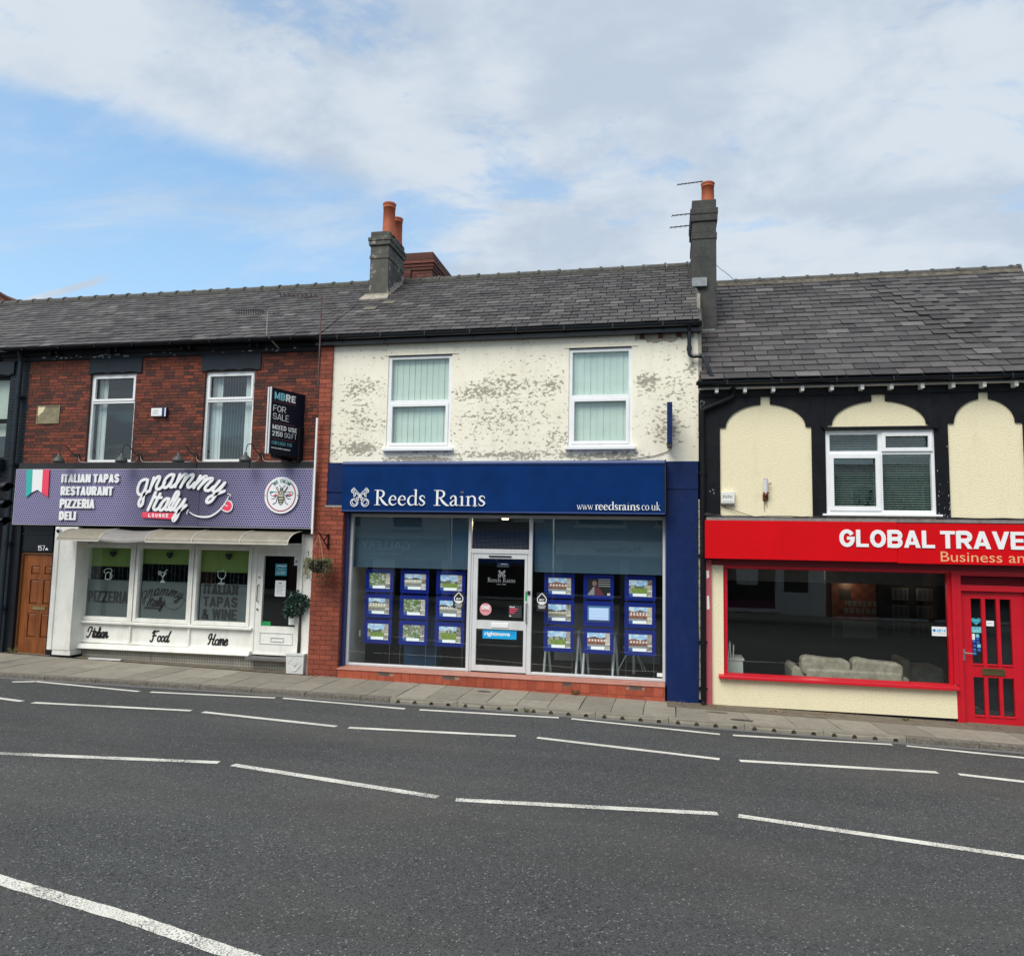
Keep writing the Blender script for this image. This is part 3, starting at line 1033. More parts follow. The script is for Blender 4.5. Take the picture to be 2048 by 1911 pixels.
def unit_box(name, m_, jit=0.0):
    mb = MB()
    mb.box(-.5, .5, -.5, .5, -.5, .5)
    if jit:
        rg = random.Random(random.random())
        mb.v = [(x + rg.uniform(-jit, jit) * 0.3, y, z + rg.uniform(-jit, jit)) for x, y, z in mb.v]
    me = bpy.data.meshes.new(name)
    me.from_pydata(mb.v, [], mb.f)
    me.materials.append(M[m_])
    return me


def pieces(name, stuffname, mat_, parent, items, limit=300, key=None, jit=0.0):
    """items: (world centre, size, euler). The nearest ones become objects, the rest one stuff part."""
    cam_ = Vector((0, 0, CAM_H))
    key = key or (lambda it: (Vector(it[0]) - cam_).length)
    items = sorted(items, key=key)
    meshes = [unit_box(name + '_shape', mat_, jit) for _ in range(4 if jit else 1)]
    for i, (c_, sz, eu) in enumerate(items[:limit]):
        o = link(name, meshes[i % len(meshes)], parent, c_)
        o.scale = sz
        o.rotation_euler = eu
    if len(items) > limit:
        mb = MB()
        for c_, sz, eu in items[limit:]:
            from mathutils import Euler
            mt = Matrix.Translation(Vector(c_)) @ Euler(eu).to_matrix().to_4x4()
            q = [mt @ Vector((a * sz[0] / 2, b * sz[1] / 2, d * sz[2] / 2)) for d in (-1, 1) for a, b in ((-1, -1), (1, -1), (1, 1), (-1, 1))]
            mb.hexa(q)
        o = mb.build(stuffname, mat_, parent)
        o['kind'] = 'stuff'


def brick_rects(x0, x1, z0, z1, gauge, length, holes, joint=0.010, flemish=False):
    out = []
    rg = random.Random(int(abs(x0) * 100))
    n = int(round((z1 - z0) / gauge))
    g = (z1 - z0) / n
    for k in range(n):
        a, b = z0 + k * g, z0 + (k + 1) * g - joint
        x = x0 - (length / 2 if k % 2 else 0) - (rg.choice((0, length / 4)) if flemish else 0)
        while x < x1:
            l_ = length / 2 if (flemish and rg.random() < 0.16) else length
            c0, c1 = max(x, x0), min(x + l_ - joint, x1)
            x += l_
            if c1 - c0 < 0.02:
                continue
            segs = [(c0, c1)]
            for h in holes:
                if h[2] < (a + b) / 2 < h[3]:
                    ns = []
                    for p, q in segs:
                        if q <= h[0] or p >= h[1]:
                            ns.append((p, q))
                        else:
                            if p < h[0]: ns.append((p, h[0]))
                            if q > h[1]: ns.append((h[1], q))
                    segs = ns
            out += [(p, q, a, b) for p, q in segs if q - p > 0.02]
    return out


def bricks(parent, x0, x1, z0, z1, yf, gauge, length, holes, mat_, limit=300, proud=0.006, **k):
    its = []
    for p, q, a, b in brick_rects(x0, x1, z0, z1, gauge, length, holes, **k):
        e = random.uniform(-0.0025, 0.003)
        its.append((((p + q) / 2, yf - proud + e + 0.02, (a + b) / 2), (q - p, 0.04, b - a), (0, random.uniform(-.004, .004), 0)))
    pieces('brick', 'brickwork', mat_, parent, its, limit, jit=0.03)


def painted(name, parent, x0, x1, z0, z1, y, fn, nx=26, nz=18, mat_='print', rot=0):
    """a flat print: colours per little cell of a grid"""
    me = bpy.data.meshes.new(name)
    base = wloc(parent)
    vs = [(x0 + (x1 - x0) * i / nx - base.x, y - base.y, z0 + (z1 - z0) * j / nz - base.z) for j in range(nz + 1) for i in range(nx + 1)]
    fs = [(j * (nx + 1) + i, j * (nx + 1) + i + 1, (j + 1) * (nx + 1) + i + 1, (j + 1) * (nx + 1) + i) for j in range(nz) for i in range(nx)]
    me.from_pydata(vs, [], fs)
    ca = me.color_attributes.new('Col', 'FLOAT_COLOR', 'CORNER')
    arr = []
    for j in range(nz):
        for i in range(nx):
            c_ = fn((i + .5) / nx, (j + .5) / nz)
            arr += [*c_, 1] * 4
    ca.data.foreach_set('color', arr)
    me.materials.append(M[mat_])
    return link(name, me, parent)

# ------------------------------------------------------------------ the setting: ground, road, pavements
def struct(o):
    o['kind'] = 'structure'
    return o


mb = MB()
mb.quad((-400, -300, -9.0), (400, -300, -9.0), (400, 500, -9.0), (-400, 500, -9.0))
# shallow block so the town ground follows the fall of the street
mb.quad((-60, 12.95, pav(-60, 13) - .02), (60, 12.95, pav(60, 13) - .02), (60, 120, pav(60, 13) - .02), (-60, 120, pav(-60, 13) - .02))
mb.quad((-60, -60, road(-60, -2) - .02), (60, -60, road(60, -2) - .02), (60, -4.8, road(60, -2) - .02), (-60, -4.8, road(-60, -2) - .02))
struct(mb.build('ground', 'ground'))
mb = MB()
xs = [-60, -40, -20, -11.2, -7.2, -5, -3.2, 10, 60]
for a, b in zip(xs, xs[1:]):
    mb.quad((a, -2.0, road(a, -2)), (b, -2.0, road(b, -2)), (b, kerb_y(b) + .05, road(b, kerb_y(b) + .05)), (a, kerb_y(a) + .05, road(a, kerb_y(a) + .05)))
ROAD = struct(mb.build('road', 'asphalt'))
# smoother channel strip next to the kerb
mb = MB()
for a, b in zip(xs, xs[1:]):
    mb.quad((a, kerb_y(a) - .13, road(a, kerb_y(a) - .13) + .004), (b, kerb_y(b) - .13, road(b, kerb_y(b) - .13) + .004), (b, kerb_y(b), road(b, kerb_y(b)) + .004), (a, kerb_y(a), road(a, kerb_y(a)) + .004))
mb.build('road_channel', 'channel', ROAD)
# painted zig-zag lines
DASH = [([(-10.68, 10.86), (-10.40, 11.02)], .10), ([(-10.40, 11.04), (-8.33, 10.93)], .085), ([(-8.14, 10.96), (-6.12, 11.28)], .09), ([(-6.0, 11.31), (-3.93, 11.26)], .09),
        ([(-3.7, 11.28), (-1.58, 11.52)], .09), ([(-1.39, 11.52), (0.75, 11.28)], .09), ([(0.93, 11.29), (3.07, 11.53)], .09), ([(3.25, 11.52), (5.4, 11.28)], .09),
        ([(-11.6, 9.94), (-9.28, 9.64)], .10), ([(-9.08, 9.62), (-6.72, 9.97)], .10), ([(-6.52, 9.95), (-4.39, 9.80)], .10), ([(-4.21, 9.79), (-1.97, 10.14)], .10),
        ([(-1.68, 10.15), (0.65, 9.86)], .10), ([(0.89, 9.87), (3.2, 10.15)], .10), ([(3.43, 10.15), (5.6, 9.87)], .10),
        ([(-7.5, 7.22), (-4.84, 7.74)], .105), ([(-4.65, 7.71), (-2.2, 7.36)], .105), ([(-2.01, 7.34), (0.49, 7.74)], .105), ([(0.68, 7.74), (3.3, 7.36)], .105),
        ([(-6.3, 5.02), (-4.55, 4.66), (-3.35, 4.44), (-2.45, 4.225), (-0.4, 3.78)], .115)]
for pts, w in DASH:
    mb = MB()
    q = []
    N = 14
    segs = list(zip(pts, pts[1:]))
    line = []
    for (a, b) in segs:
        for k in range(N):
            line.append((a[0] + (b[0] - a[0]) * k / N, a[1] + (b[1] - a[1]) * k / N))
    line.append(pts[-1])
    for i, p in enumerate(line):
        a, b = line[max(i - 1, 0)], line[min(i + 1, len(line) - 1)]
        dx_, dy_ = b[0] - a[0], b[1] - a[1]
        l_ = math.hypot(dx_, dy_)
        jj = random.uniform(-.004, .004)
        for sg in (1, -1):
            x, y = p[0] - dy_ / l_ * (w / 2 + jj) * sg, p[1] + dx_ / l_ * (w / 2 + jj) * sg
            q.append((x, y, road(x, y) + .004))
    mb.add(q, [(2 * i, 2 * i + 1, 2 * i + 3, 2 * i + 2) for i in range(len(line) - 1)])
    mb.build('painted_line', 'road_paint', ROAD)

# far pavement: bed, slabs and kerb stones
mb = MB()
for a, b in zip(xs, xs[1:]):
    mb.hexa([(a, kerb_y(a) + .02, -3), (b, kerb_y(b) + .02, -3), (b, 13.6, -3), (a, 13.6, -3),
             (a, kerb_y(a) + .02, pav(a, kerb_y(a)) - .012), (b, kerb_y(b) + .02, pav(b, kerb_y(b)) - .012), (b, 13.6, pav(b, 13.6) - .012), (a, 13.6, pav(a, 13.6) - .012)])
PAVE = struct(mb.build('pavement', 'paving_joint'))


def flag(x0, x1, ya, yb, dz=0.0, sk=0.0, mat_='paving', name='paving_slab', gap=.006):
    """one slab; ya/yb are functions of x for its front and back edge; sk leans the side joints"""
    mb = MB()
    a, b = x0 + gap, x1 - gap
    pts = [(a, ya(a) + gap), (b, ya(b) + gap), (b + sk, yb(b) - gap), (a + sk, yb(a) - gap)]
    mb.hexa([(x, y, pav(x, y) - .03) for x, y in pts] + [(x, y, pav(x, y) + dz) for x, y in pts])
    return mb.build(name, mat_, PAVE)


KW = .125
x = -17.0
k = 0
while x < 7.5:
    w = .49 if x < .5 else .62
    x2 = x + w
    right = x > 0.55
    back = 12.62 if right else (12.98 if -6.45 < x < .1 else (13.0 if x > -6.5 else 12.9))
    f = lambda X: kerb_y(X) + KW
    dz = lambda: random.uniform(-.002, .0025)
    if right:
        flag(x, x2, f, lambda X: back, dz(), -.10)
    else:
        mid = lambda X, ky=kerb_y(x): ky + KW + (back - ky - KW) * .5
        if k % 3 == 2:
            flag(x, x2, f, lambda X: back, dz(), 0.02)
        else:
            o_ = (-.1, 0, .1)[k % 3]
            flag(x, x2, f, lambda X, o_=o_: mid(X) + o_, dz(), 0.0)
            flag(x, x2, lambda X, o_=o_: mid(X) + o_, lambda X: back, dz(), 0.02)
    x = x2
    k += 1
# worn tarmac strips along the left shop and the right shop
for (a, b, ya_, yb_) in ((-17, -6.5, 12.93, 13.45), (0.02, 8, 12.56, 13.25)):
    mb = MB()
    n = 24
    for i in range(n):
        p, q = a + (b - a) * i / n, a + (b - a) * (i + 1) / n
        mb.quad((p, ya_, pav(p, ya_) + .003), (q, ya_, pav(q, ya_) + .003), (q, yb_, pav(q, yb_) + .008), (p, yb_, pav(p, yb_) + .008))
    mb.build('tarmac_strip', 'tarmac_strip', PAVE)
# kerb stones; a run of drainage kerbs with arched inlets in the middle
def kerb_stone(x0, x1, drain):
    g = .004
    a, b = x0 + g, x1 - g
    ya, yb_ = kerb_y(a), kerb_y(b)
    zt = [pav(a, ya), pav(b, yb_)]
    mb = MB()
    if not drain:
        for (u0, u1) in ((0, 1),):
            P_ = [(a, ya, zt[0] - .28), (b, yb_, zt[1] - .28), (b, yb_ + KW, zt[1] - .28), (a, ya + KW, zt[0] - .28),
                  (a, ya + .012, zt[0]), (b, yb_ + .012, zt[1]), (b, yb_ + KW, zt[1] + .001), (a, ya + KW, zt[0] + .001)]
            mb.hexa(P_)
        o = mb.build('kerb_stone', 'kerb', PAVE)
        bevel(o, .012, 2)
        return
    n = 4
    poly = [(a, zt[0] - .28), ]
    step = (b - a) / n
    base = lambda X: road(X, kerb_y(X)) + .004
    for i in range(n):
        cx = a + step * (i + .5)
        hw, hh = .034, .044
        poly.append((cx - hw, zt[0] - .28))
        poly.append((cx - hw, base(cx) + .004))
        for (ux, uz) in arc((cx, base(cx) + .012), hw, 180, 0, 6, hh - .008):
            poly.append((ux, uz))
        poly.append((cx + hw, base(cx) + .004))
        poly.append((cx + hw, zt[0] - .28))
    poly += [(b, zt[0] - .28), (b, zt[1]), (a, zt[0])]
    mb.prism(poly, 0, .06)
    mb.v = [(X, kerb_y(X) + Y + (.014 if Z > zt[1] - .02 and Y < .01 else 0), Z) for X, Y, Z in mb.v]
    mb.mat('kerb_pale')
    o = mb.build('kerb_stone', 'kerb_pale', PAVE)
    mb = MB()
    mb.hexa([(a, ya + .0605, zt[0] - .28), (b, yb_ + .0605, zt[1] - .28), (b, yb_ + KW, zt[1] - .28), (a, ya + KW, zt[0] - .28),
             (a, ya + .0605, zt[0]), (b, yb_ + .0605, zt[1]), (b, yb_ + KW, zt[1] + .001), (a, ya + KW, zt[0] + .001)])
    mb.build('kerb_back', 'kerb_pale', PAVE)
    mb = MB()
    for i in range(n):
        cx = a + step * (i + .5)
        mb.quad((cx - .05, kerb_y(cx) + .058, zt[0] - .2), (cx + .05, kerb_y(cx) + .058, zt[0] - .2), (cx + .05, kerb_y(cx) + .058, base(cx) + .06), (cx - .05, kerb_y(cx) + .058, base(cx) + .06))
    mb.build('drain_inlet', 'hole', PAVE)


x = -16.9
while x < 7.5:
    L_ = .93
    dr = -4.4 < x < 3.3
    if dr:
        L_ = 1.09
    if -4.5 < x + L_ < -4.0 and not dr:
        L_ = -4.32 - x
    if not dr and x > -5.3 and x < -4.33:
        L_ = max(.4, -4.32 - x)
    kerb_stone(x, x + L_, dr)
    x += L_
# patches and covers in the pavement
for (cx, cy, sx, sy, m_) in ((-3.02, 12.66, .12, .05, 'cover_iron'), (1.12, 12.0, .17, .05, 'cover_iron'), (.78, 12.42, .17, .05, 'tarmac_strip')):
    mb = MB()
    mb.add([(cx + sx * math.cos(2 * PI * j / 16), cy + sy * math.sin(2 * PI * j / 16), pav(cx + sx * math.cos(2 * PI * j / 16), cy + sy * math.sin(2 * PI * j / 16)) + .006) for j in range(16)], [tuple(range(16))])
    mb.build('inspection_cover', m_, PAVE)

# near pavement behind the camera
mb = MB()
mb.hexa([(-60, -4.4, -4), (60, -4.4, -4), (60, -2.0, -4), (-60, -2.0, -4), (-60, -4.4, road(-60, -2) + .11), (60, -4.4, road(60, -2) + .11), (60, -2.0, road(60, -2) + .1), (-60, -2.0, road(-60, -2) + .1)])
struct(mb.build('near_pavement', 'paving'))


# ------------------------------------------------------------------ roofs
def slope_roof(bld, x0, x1, ye, ze, yr, zr, width, expo, over=0.10, limit=300, bulge=None, ridge_len=.46, right_verge=None):
    L_ = math.hypot(yr - ye, zr - ze)
    dy_, dz_ = (yr - ye) / L_, (zr - ze) / L_
    ny_, nz_ = -dz_, dy_
    mb = MB()
    d = .05
    mb.hexa([(x0, ye, ze - d - .05), (x1, ye, ze - d - .05), (x1, yr, zr - d - .05), (x0, yr, zr - d - .05), (x0, ye, ze - d), (x1, ye, ze - d), (x1, yr, zr - d), (x0, yr, zr - d)])
    # back slope
    yb_ = 2 * yr - ye
    mb.quad((x0, yr, zr - d), (x1, yr, zr - d), (x1, yb_, ze - d), (x0, yb_, ze - d))
    roof = mb.build('roof', 'underslate', bld)
    ang = math.atan2(dz_, dy_)
    its = []
    n = int(L_ / expo)
    ex = L_ / n
    rg = random.Random(int(abs(x0) * 77) + 3)
    for k in range(n):
        x = x0 - (width / 2 if k % 2 else 0) + rg.uniform(-.02, .02)
        while x < x1:
            w = width * rg.uniform(.97, 1.03)
            a, b = max(x, x0), min(x + w, x1)
            x += w
            if b - a < .04:
                continue
            sl = ex * 1.12
            s_ = k * ex + sl / 2 - .01 + rg.gauss(0, .004)
            h = .004 + .0135 + rg.gauss(0, .0015)
            xc = (a + b) / 2
            tilt = -.07 + rg.gauss(0, .012)
            rz = rg.gauss(0, .008)
            if bulge:
                h2, t2, z2 = bulge(xc, s_ / L_)
                h += h2
                tilt += t2
                rz += z2
            c_ = (xc, ye + dy_ * s_ + ny_ * h, ze + dz_ * s_ + nz_ * h - d * 0.45)
            its.append((c_, (b - a - .013, sl, .014), (ang + tilt, rg.gauss(0, .006), rz)))
    pieces('slate', 'slates', 'slate', roof, its, limit, jit=0.035)
    # ridge tiles
    x = x0
    while x < x1 - .05:
        b = min(x + ridge_len, x1)
        mb = MB()
        r0, r1 = .118, .142
        A = [(x + .004, r0), (b - .055, r0), (b - .055, r1), (b - .004, r1)]
        sg = 8
        vs = []
        up_ = rg.uniform(-.006, .006)
        for (xx, rr_) in A:
            for j in range(sg + 1):
                t_ = PI * j / sg
                vs.append((xx, yr - rr_ * math.cos(t_), zr - .03 + up_ + rr_ * math.sin(t_) * .85))
        fs = []
        for i in range(3):
            for j in range(sg):
                fs.append((i * (sg + 1) + j, (i + 1) * (sg + 1) + j, (i + 1) * (sg + 1) + j + 1, i * (sg + 1) + j + 1))
        fs += [tuple(range(sg + 1)), tuple(range(3 * (sg + 1), 4 * (sg + 1)))[::-1]]
        mb.add(vs, fs)
        mb.build('ridge_tile', 'ridge', roof)
        x = b
    mb = MB()
    mb.box(x0, x1, yr - .155, yr + .155, zr - .11, zr - .045)
    mb.build('ridge_bedding', 'ridge_mortar' if ridge_len > .48 else 'ridge', roof)
    return roof


def gutter(bld, x0, x1, y, z, r=.055, m_='black_gloss', brackets=True, board=True, yb=13.0, depth=.15):
    mb = MB()
    n = 10
    vs, fs = [], []
    for xx in (x0, x1):
        for j in range(n + 1):
            t_ = PI + PI * j / n
            vs.append((xx, y + r * math.cos(t_), z + r * math.sin(t_)))
        for j in range(n, -1, -1):
            t_ = PI + PI * j / n
            vs.append((xx, y + (r - .006) * math.cos(t_), z + (r - .006) * math.sin(t_)))
    k = 2 * (n + 1)
    fs = [(j, (j + 1) % k, k + (j + 1) % k, k + j) for j in range(k)]
    fs += [tuple(range(k))[::-1], tuple(range(k, 2 * k))]
    mb.add(vs, fs)
    if brackets:
        x = x0 + .5
        while x < x1:
            for s_ in range(1):
                mb.ribbon([(0, 0), (1, 0)], .01, 0, .01, False, 0) if False else None
            mb.box(x - .012, x + .012, y - r - .008, y + r, z - r - .008, z - r + .004)
            mb.box(x - .012, x + .012, y - r - .008, y - r + .001, z - r, z + .012)
            x += .85
    g_ = mb.build('gutter', m_, bld)
    if board:
        mb = MB()
        mb.box(x0, x1, y + r, y + r + .025, z - depth, z + .05)
        mb.box(x0, x1, y + r + .025, yb, z - depth, z - depth + .015)
        mb.build('fascia_board', m_, bld)
    return g_


def pvc_window(bld, x0, x1, z0, z1, zt, y, top_hung=True, t_=.055, blind=None, name='window', sash=(.05, .05)):
    """white plastic casement with a transom at zt"""
    mb = MB()
    w = mb
    w.ring(x0, x1, z0, z1, t_, y, y + .07)
    w.box(x0 + t_, x1 - t_, y, y + .07, zt - .028, zt + .028)
    win = bevel(w.build(name, 'white_pvc', bld), .005)
    for (a, b, s_) in ((zt + .028, z1 - t_, sash[0]), (z0 + t_, zt - .028, sash[1])):
        if s_:
            mb = MB()
            mb.ring(x0 + t_ - .008, x1 - t_ + .008, a - .008, b + .008, s_, y - .014, y + .03)
            bevel(mb.build('sash', 'white_pvc', win), .006)
        k = s_ if s_ else 0.0
        mb = MB()
        mb.quad((x0 + t_ + k - .01, y + .04, a + k - .01), (x1 - t_ - k + .01, y + .04, a + k - .01), (x1 - t_ - k + .01, y + .04, b - k + .01), (x0 + t_ + k - .01, y + .04, b - k + .01))
        mb.build('pane', 'glass', win)
    return win


def vblind(win, x0, x1, z0, z1, y, w=.089, m_='vertical_blind', gap=0.0, ang=8, skip=None):
    mb = MB()
    x = x0
    k = 0
    while x < x1:
        if not (skip and skip(x, k)):
            c_ = math.cos(R(ang)) * w / 2
            s_ = math.sin(R(ang)) * w / 2
            b = min(x + 2 * c_, x1)
            j = random.uniform(-.003, .003)
            mb.quad((x, y + s_ + j, z0), (b, y - s_ + j, z0), (b, y - s_ + j, z1), (x, y + s_ + j, z1))
        x += w * (1 + gap)
        k += 1
    return mb.build('vertical_blind', m_, win)


def room(bld, x0, x1, y0, y1, z0, z1, wall='room_dark', floor='room_floor', ceil='room_dark', left=None, right=None, back=None, name='room'):
    mb = MB()
    mb.mat(floor).quad((x0, y0, z0), (x1, y0, z0), (x1, y1, z0), (x0, y1, z0))
    mb.mat(ceil).quad((x0, y0, z1), (x0, y1, z1), (x1, y1, z1), (x1, y0, z1))
    mb.mat(back or wall).quad((x0, y1, z0), (x1, y1, z0), (x1, y1, z1), (x0, y1, z1))
    mb.mat(left or wall).quad((x0, y0, z0), (x0, y1, z0), (x0, y1, z1), (x0, y0, z1))
    mb.mat(right or wall).quad((x1, y0, z0), (x1, y0, z1), (x1, y1, z1), (x1, y1, z0))
    return mb.build(name, None, bld)


def chimney(bld, x0, x1, y0, y1, zb, zt, m_, bands, pots, base=None):
    mb = MB()
    mb.box(x0, x1, y0, y1, zb, bands[0][0])
    for i, (a, b, o) in enumerate(bands):
        mb.box(x0 - o, x1 + o, y0 - o, y1 + o, a, b)
    ch = bevel(mb.build('chimney', m_, bld), .012)
    for (px_, py_, r, h0, h1) in pots:
        mb = MB()
        mb.lathe((px_, py_, h0), [(r * 1.10, -.05), (r * 1.10, .015), (r * 1.03, .03), (r * 1.0, (h1 - h0) * .4), (r * .97, (h1 - h0) * .835), (r * 1.03, (h1 - h0) * .84), (r * 1.03, (h1 - h0) * .862), (r * .97, (h1 - h0) * .87), (r * 1.03, (h1 - h0) * .92), (r * 1.10, (h1 - h0) * .945), (r * 1.11, (h1 - h0) * .985), (r * 1.04, h1 - h0), (r * .86, h1 - h0), (r * .8, (h1 - h0) * .6)], 24)
        mb.build('chimney_pot', 'terracotta', ch, smooth=True)
    return ch


# ------------------------------------------------------------------ LEFT: red brick restaurant
LB = thing('brick_building', 'two-storey brown-red brick terrace house with two white upstairs windows over a violet restaurant sign', 'building', (-9.7, 13.3, pav(-9.7, 13)))
XL, XR = -12.95, -6.42
lwin = [(-11.48, -10.42, 3.27, 5.075), (-8.88, -7.81, 3.27, 5.055)]
low_holes = [(-13.02, -6.44, -1.3, 2.0)]
mb = MB()
mb.wall(XL, XR, 2.0, 5.40, lwin, 13.0, 13.25)
wall_ = mb.build('wall', 'mortar', LB)
holes = lwin + [(-11.52, -10.29, 5.075, 5.40), (-8.95, -7.68, 5.055, 5.40), (-12.69, -12.15, 4.07, 4.445)]
bricks(wall_, XL, XR, 3.255, 5.385, 13.0, .0645, .215, holes, 'brick_mixed', flemish=True)
# lintels with a scalloped lower edge
for a, b, z0, z1 in ((-11.515, -10.295, 5.075, 5.385), (-8.95, -7.68, 5.058, 5.385)):
    mb = MB()
    n = 24
    poly = [(a, z1), (a, z0)]
    for i in range(n + 1):
        u = i / n
        poly.append((a + .08 + (b - a - .16) * u, z0 + .028 * abs(math.sin(u * PI * 3)) ** .7))
    poly += [(b, z0), (b, z1)]
    mb.prism(poly, 12.965, 13.05)
    mb.build('lintel', 'slate_paint', LB)
# eaves: dark frieze, brackets, gutter
mb = MB()
mb.box(-13.6, XR, 12.955, 13.02, 5.385, 5.475)
mb.box(-13.6, XR, 12.91, 13.02, 5.475, 5.50)
mb.box(-13.6, XR, 12.86, 13.02, 5.52, 5.60)
mb.box(-13.6, XR, 12.90, 13.02, 5.50, 5.52)
mb.build('eaves_moulding', 'black_paint', LB)
for cx in (-12.33, -12.17, -10.95, -10.78, -9.30, -9.14, -7.83, -7.67):
    mb = MB()
    mb.prism([(cx - .02, 5.47), (cx + .02, 5.47), (cx + .02, 5.56), (cx - .02, 5.56)], 12.80, 12.95)
    mb.mat('white_metal').box(cx - .022, cx + .018, 12.79, 12.80, 5.53, 5.565)
    mb.mats[0] = M['black_paint']
    mb.build('eaves_bracket', None, LB)
gutter(LB, -13.35, XR, 12.72, 5.60, .06, 'black_paint', board=False)
mb = MB()
mb.box(-13.6, XR, 12.78, 13.0, 5.60, 5.625)
mb.build('soffit', 'black_paint', LB)
# painted flakes of white on the frieze
mb = MB()
rg = random.Random(4)
for k in range(46):
    cx = rg.choice((-12.2, -11.2, -10.6, -9.6, -8.2, -7.3, -6.8)) + rg.gauss(0, .22)
    cz = rg.uniform(5.40, 5.47)
    if cx > XR - .03: continue
    r_ = rg.uniform(.006, .03)
    mb.add([(cx + r_ * 1.6 * math.cos(2 * PI * j / 6) * rg.uniform(.6, 1.2), 12.953, min(cz + r_ * .5 * math.sin(2 * PI * j / 6) * rg.uniform(.6, 1.2), 5.472)) for j in range(6)], [tuple(range(6))])
fl = mb.build('paint_flakes', 'grey_print', LB)
fl['kind'] = 'stuff'
roofL = slope_roof(LB, -19.6, -6.405, 12.78, 5.645, 16.0, 7.80, .27, .20)
# windows
w1 = pvc_window(LB, -11.475, -10.422, 3.275, 5.072, 4.50, 13.05, t_=.05, sash=(.045, .0))
w2 = pvc_window(LB, -8.877, -7.812, 3.275, 5.052, 4.48, 13.05, t_=.05, sash=(.045, .0))
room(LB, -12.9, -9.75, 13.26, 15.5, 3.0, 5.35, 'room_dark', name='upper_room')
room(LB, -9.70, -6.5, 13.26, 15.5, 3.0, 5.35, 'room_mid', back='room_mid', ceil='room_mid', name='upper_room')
vblind(w1, -11.42, -11.22, 3.32, 5.03, 13.2, m_='vertical_blind_grey', ang=4)
vblind(w2, -8.83, -8.60, 3.32, 5.03, 13.2, m_='vertical_blind_grey', ang=4)
vblind(w2, -8.10, -7.86, 3.32, 5.03, 13.2, m_='vertical_blind_grey', ang=4)
mb = MB()
for k in range(8):
    x = -8.58 + k * .062
    mb.quad((x, 13.2, 3.32), (x + .012, 13.17, 3.32), (x + .018, 13.17, 5.03), (x + .006, 13.2, 5.03))
mb.build('vertical_blind', 'vertical_blind_grey', w2)
mb = MB()
mb.quad((-12.8, 15.0, 3.0), (-9.8, 15.0, 3.0), (-9.8, 15.0, 5.3), (-12.8, 15.0, 5.3))
mb.build('inner_wall', 'room_dark', LB)
# band under the windows
mb = MB()
mb.box(-12.94, -8.9, 12.90, 13.0, 3.125, 3.25)
mb.box(-8.88, -7.77, 12.90, 13.0, 3.125, 3.25)
mb.box(-7.755, -6.44, 12.903, 13.0, 3.125, 3.25)
mb.build('string_band', 'dark_metal', LB)
# plaque
mb = MB()
mb.ring(-12.69, -12.145, 4.07, 4.445, .018, 12.975, 13.02)
mb.box(-12.672, -12.163, 12.985, 13.02, 4.088, 4.427)
pq = mb.build('date_stone', 'plaque', LB)
mb = MB()
mb.prism([(-12.67, 4.425), (-12.50, 4.425), (-12.52, 4.37), (-12.55, 4.31), (-12.62, 4.27), (-12.65, 4.23), (-12.67, 4.24)], 12.982, 12.986)
mb.build('bare_patch', 'cream_smooth', pq)
# ground floor shell
mb = MB()
mb.box(-13.04, -12.83, 12.96, 13.4, -.80, 2.0)
mb.box(-12.83, -12.09, 13.0, 13.4, 1.46, 2.0)
mb.box(-12.83, -12.09, 12.985, 13.0, 1.92, 2.0)
mb.box(-12.83, -12.09, 12.98, 13.0, 1.80, 1.83)
mb.box(-12.09, -11.87, 13.02, 13.4, -.80, 2.0)
mb.build('door_surround', 'black_gloss', LB)
# timber door with six panels
mb = MB()
mb.ring(-12.83, -12.05, -.60, 1.445, (.035, .035, .0, .035), 13.03, 13.14)
door = mb.build('front_door', 'wood_frame', LB)
mb = MB()
dh = [(-12.605, -12.395), (-12.29, -12.08)]
dz = [(1.005, 1.170), (.413, .893), (-.247, .229)]
mb.wall(-12.795, -12.06, -.585, 1.41, [(a, b, c_, d) for a, b in dh for c_, d in dz], 13.06, 13.10)
mb.build('door_leaf', 'wood_door', door)
for a, b in dh:
    for c_, d in dz:
        mb = MB()
        mb.quad((a, 13.085, c_), (b, 13.085, c_), (b, 13.085, d), (a, 13.085, d))
        s_ = .03
        mb.hexa([(a + s_, 13.066, c_ + s_), (b - s_, 13.066, c_ + s_), (b, 13.084, c_ + .0), (a, 13.084, c_ + .0), (a + s_, 13.066, d - s_), (b - s_, 13.066, d - s_), (b, 13.084, d), (a, 13.084, d)])
        mb.build('door_panel', 'wood_door', door)
mb = MB()
mb.ring(-12.497, -12.198, .298, .368, (.006, .006, .022, .008), 13.045, 13.062)
mb.box(-12.49, -12.205, 13.05, 13.06, .318, .362)
mb.build('letter_plate', 'brass', door)
mb = MB()
mb.box(-12.84, -12.0, 12.97, 13.1, -.615, -.585)
mb.build('door_step', 'white_metal', LB)
mb = MB()
mb.sans('157', -12.43, -12.262, 1.485, 1.585, 12.998, .006, .24, gap=.3)
mb.sans('A', -12.252, -12.18, 1.492, 1.542, 12.998, .006, .24)
mb.build('house_number', 'white_print', LB)
# white pillar with foot
mb = MB()
mb.box(-11.88, -11.40, 12.86, 13.3, -.44, 1.965)
mb.box(-11.905, -11.80, 12.84, 12.90, -.44, 1.965)
bevel(mb.build('white_pillar', 'white_paint', LB), .008)
mb = MB()
mb.box(-11.80, -11.39, 12.87, 13.2, -.535, -.445)
mb.build('pillar_foot', 'white_paint', LB)
mb = MB()
mb.box(-11.86, -11.36, 12.90, 13.3, -.66, -.536)
mb.box(-11.45, -6.42, 12.98, 13.3, 1.90, 2.0)
mb.build('pillar_gap', 'black_paint', LB)
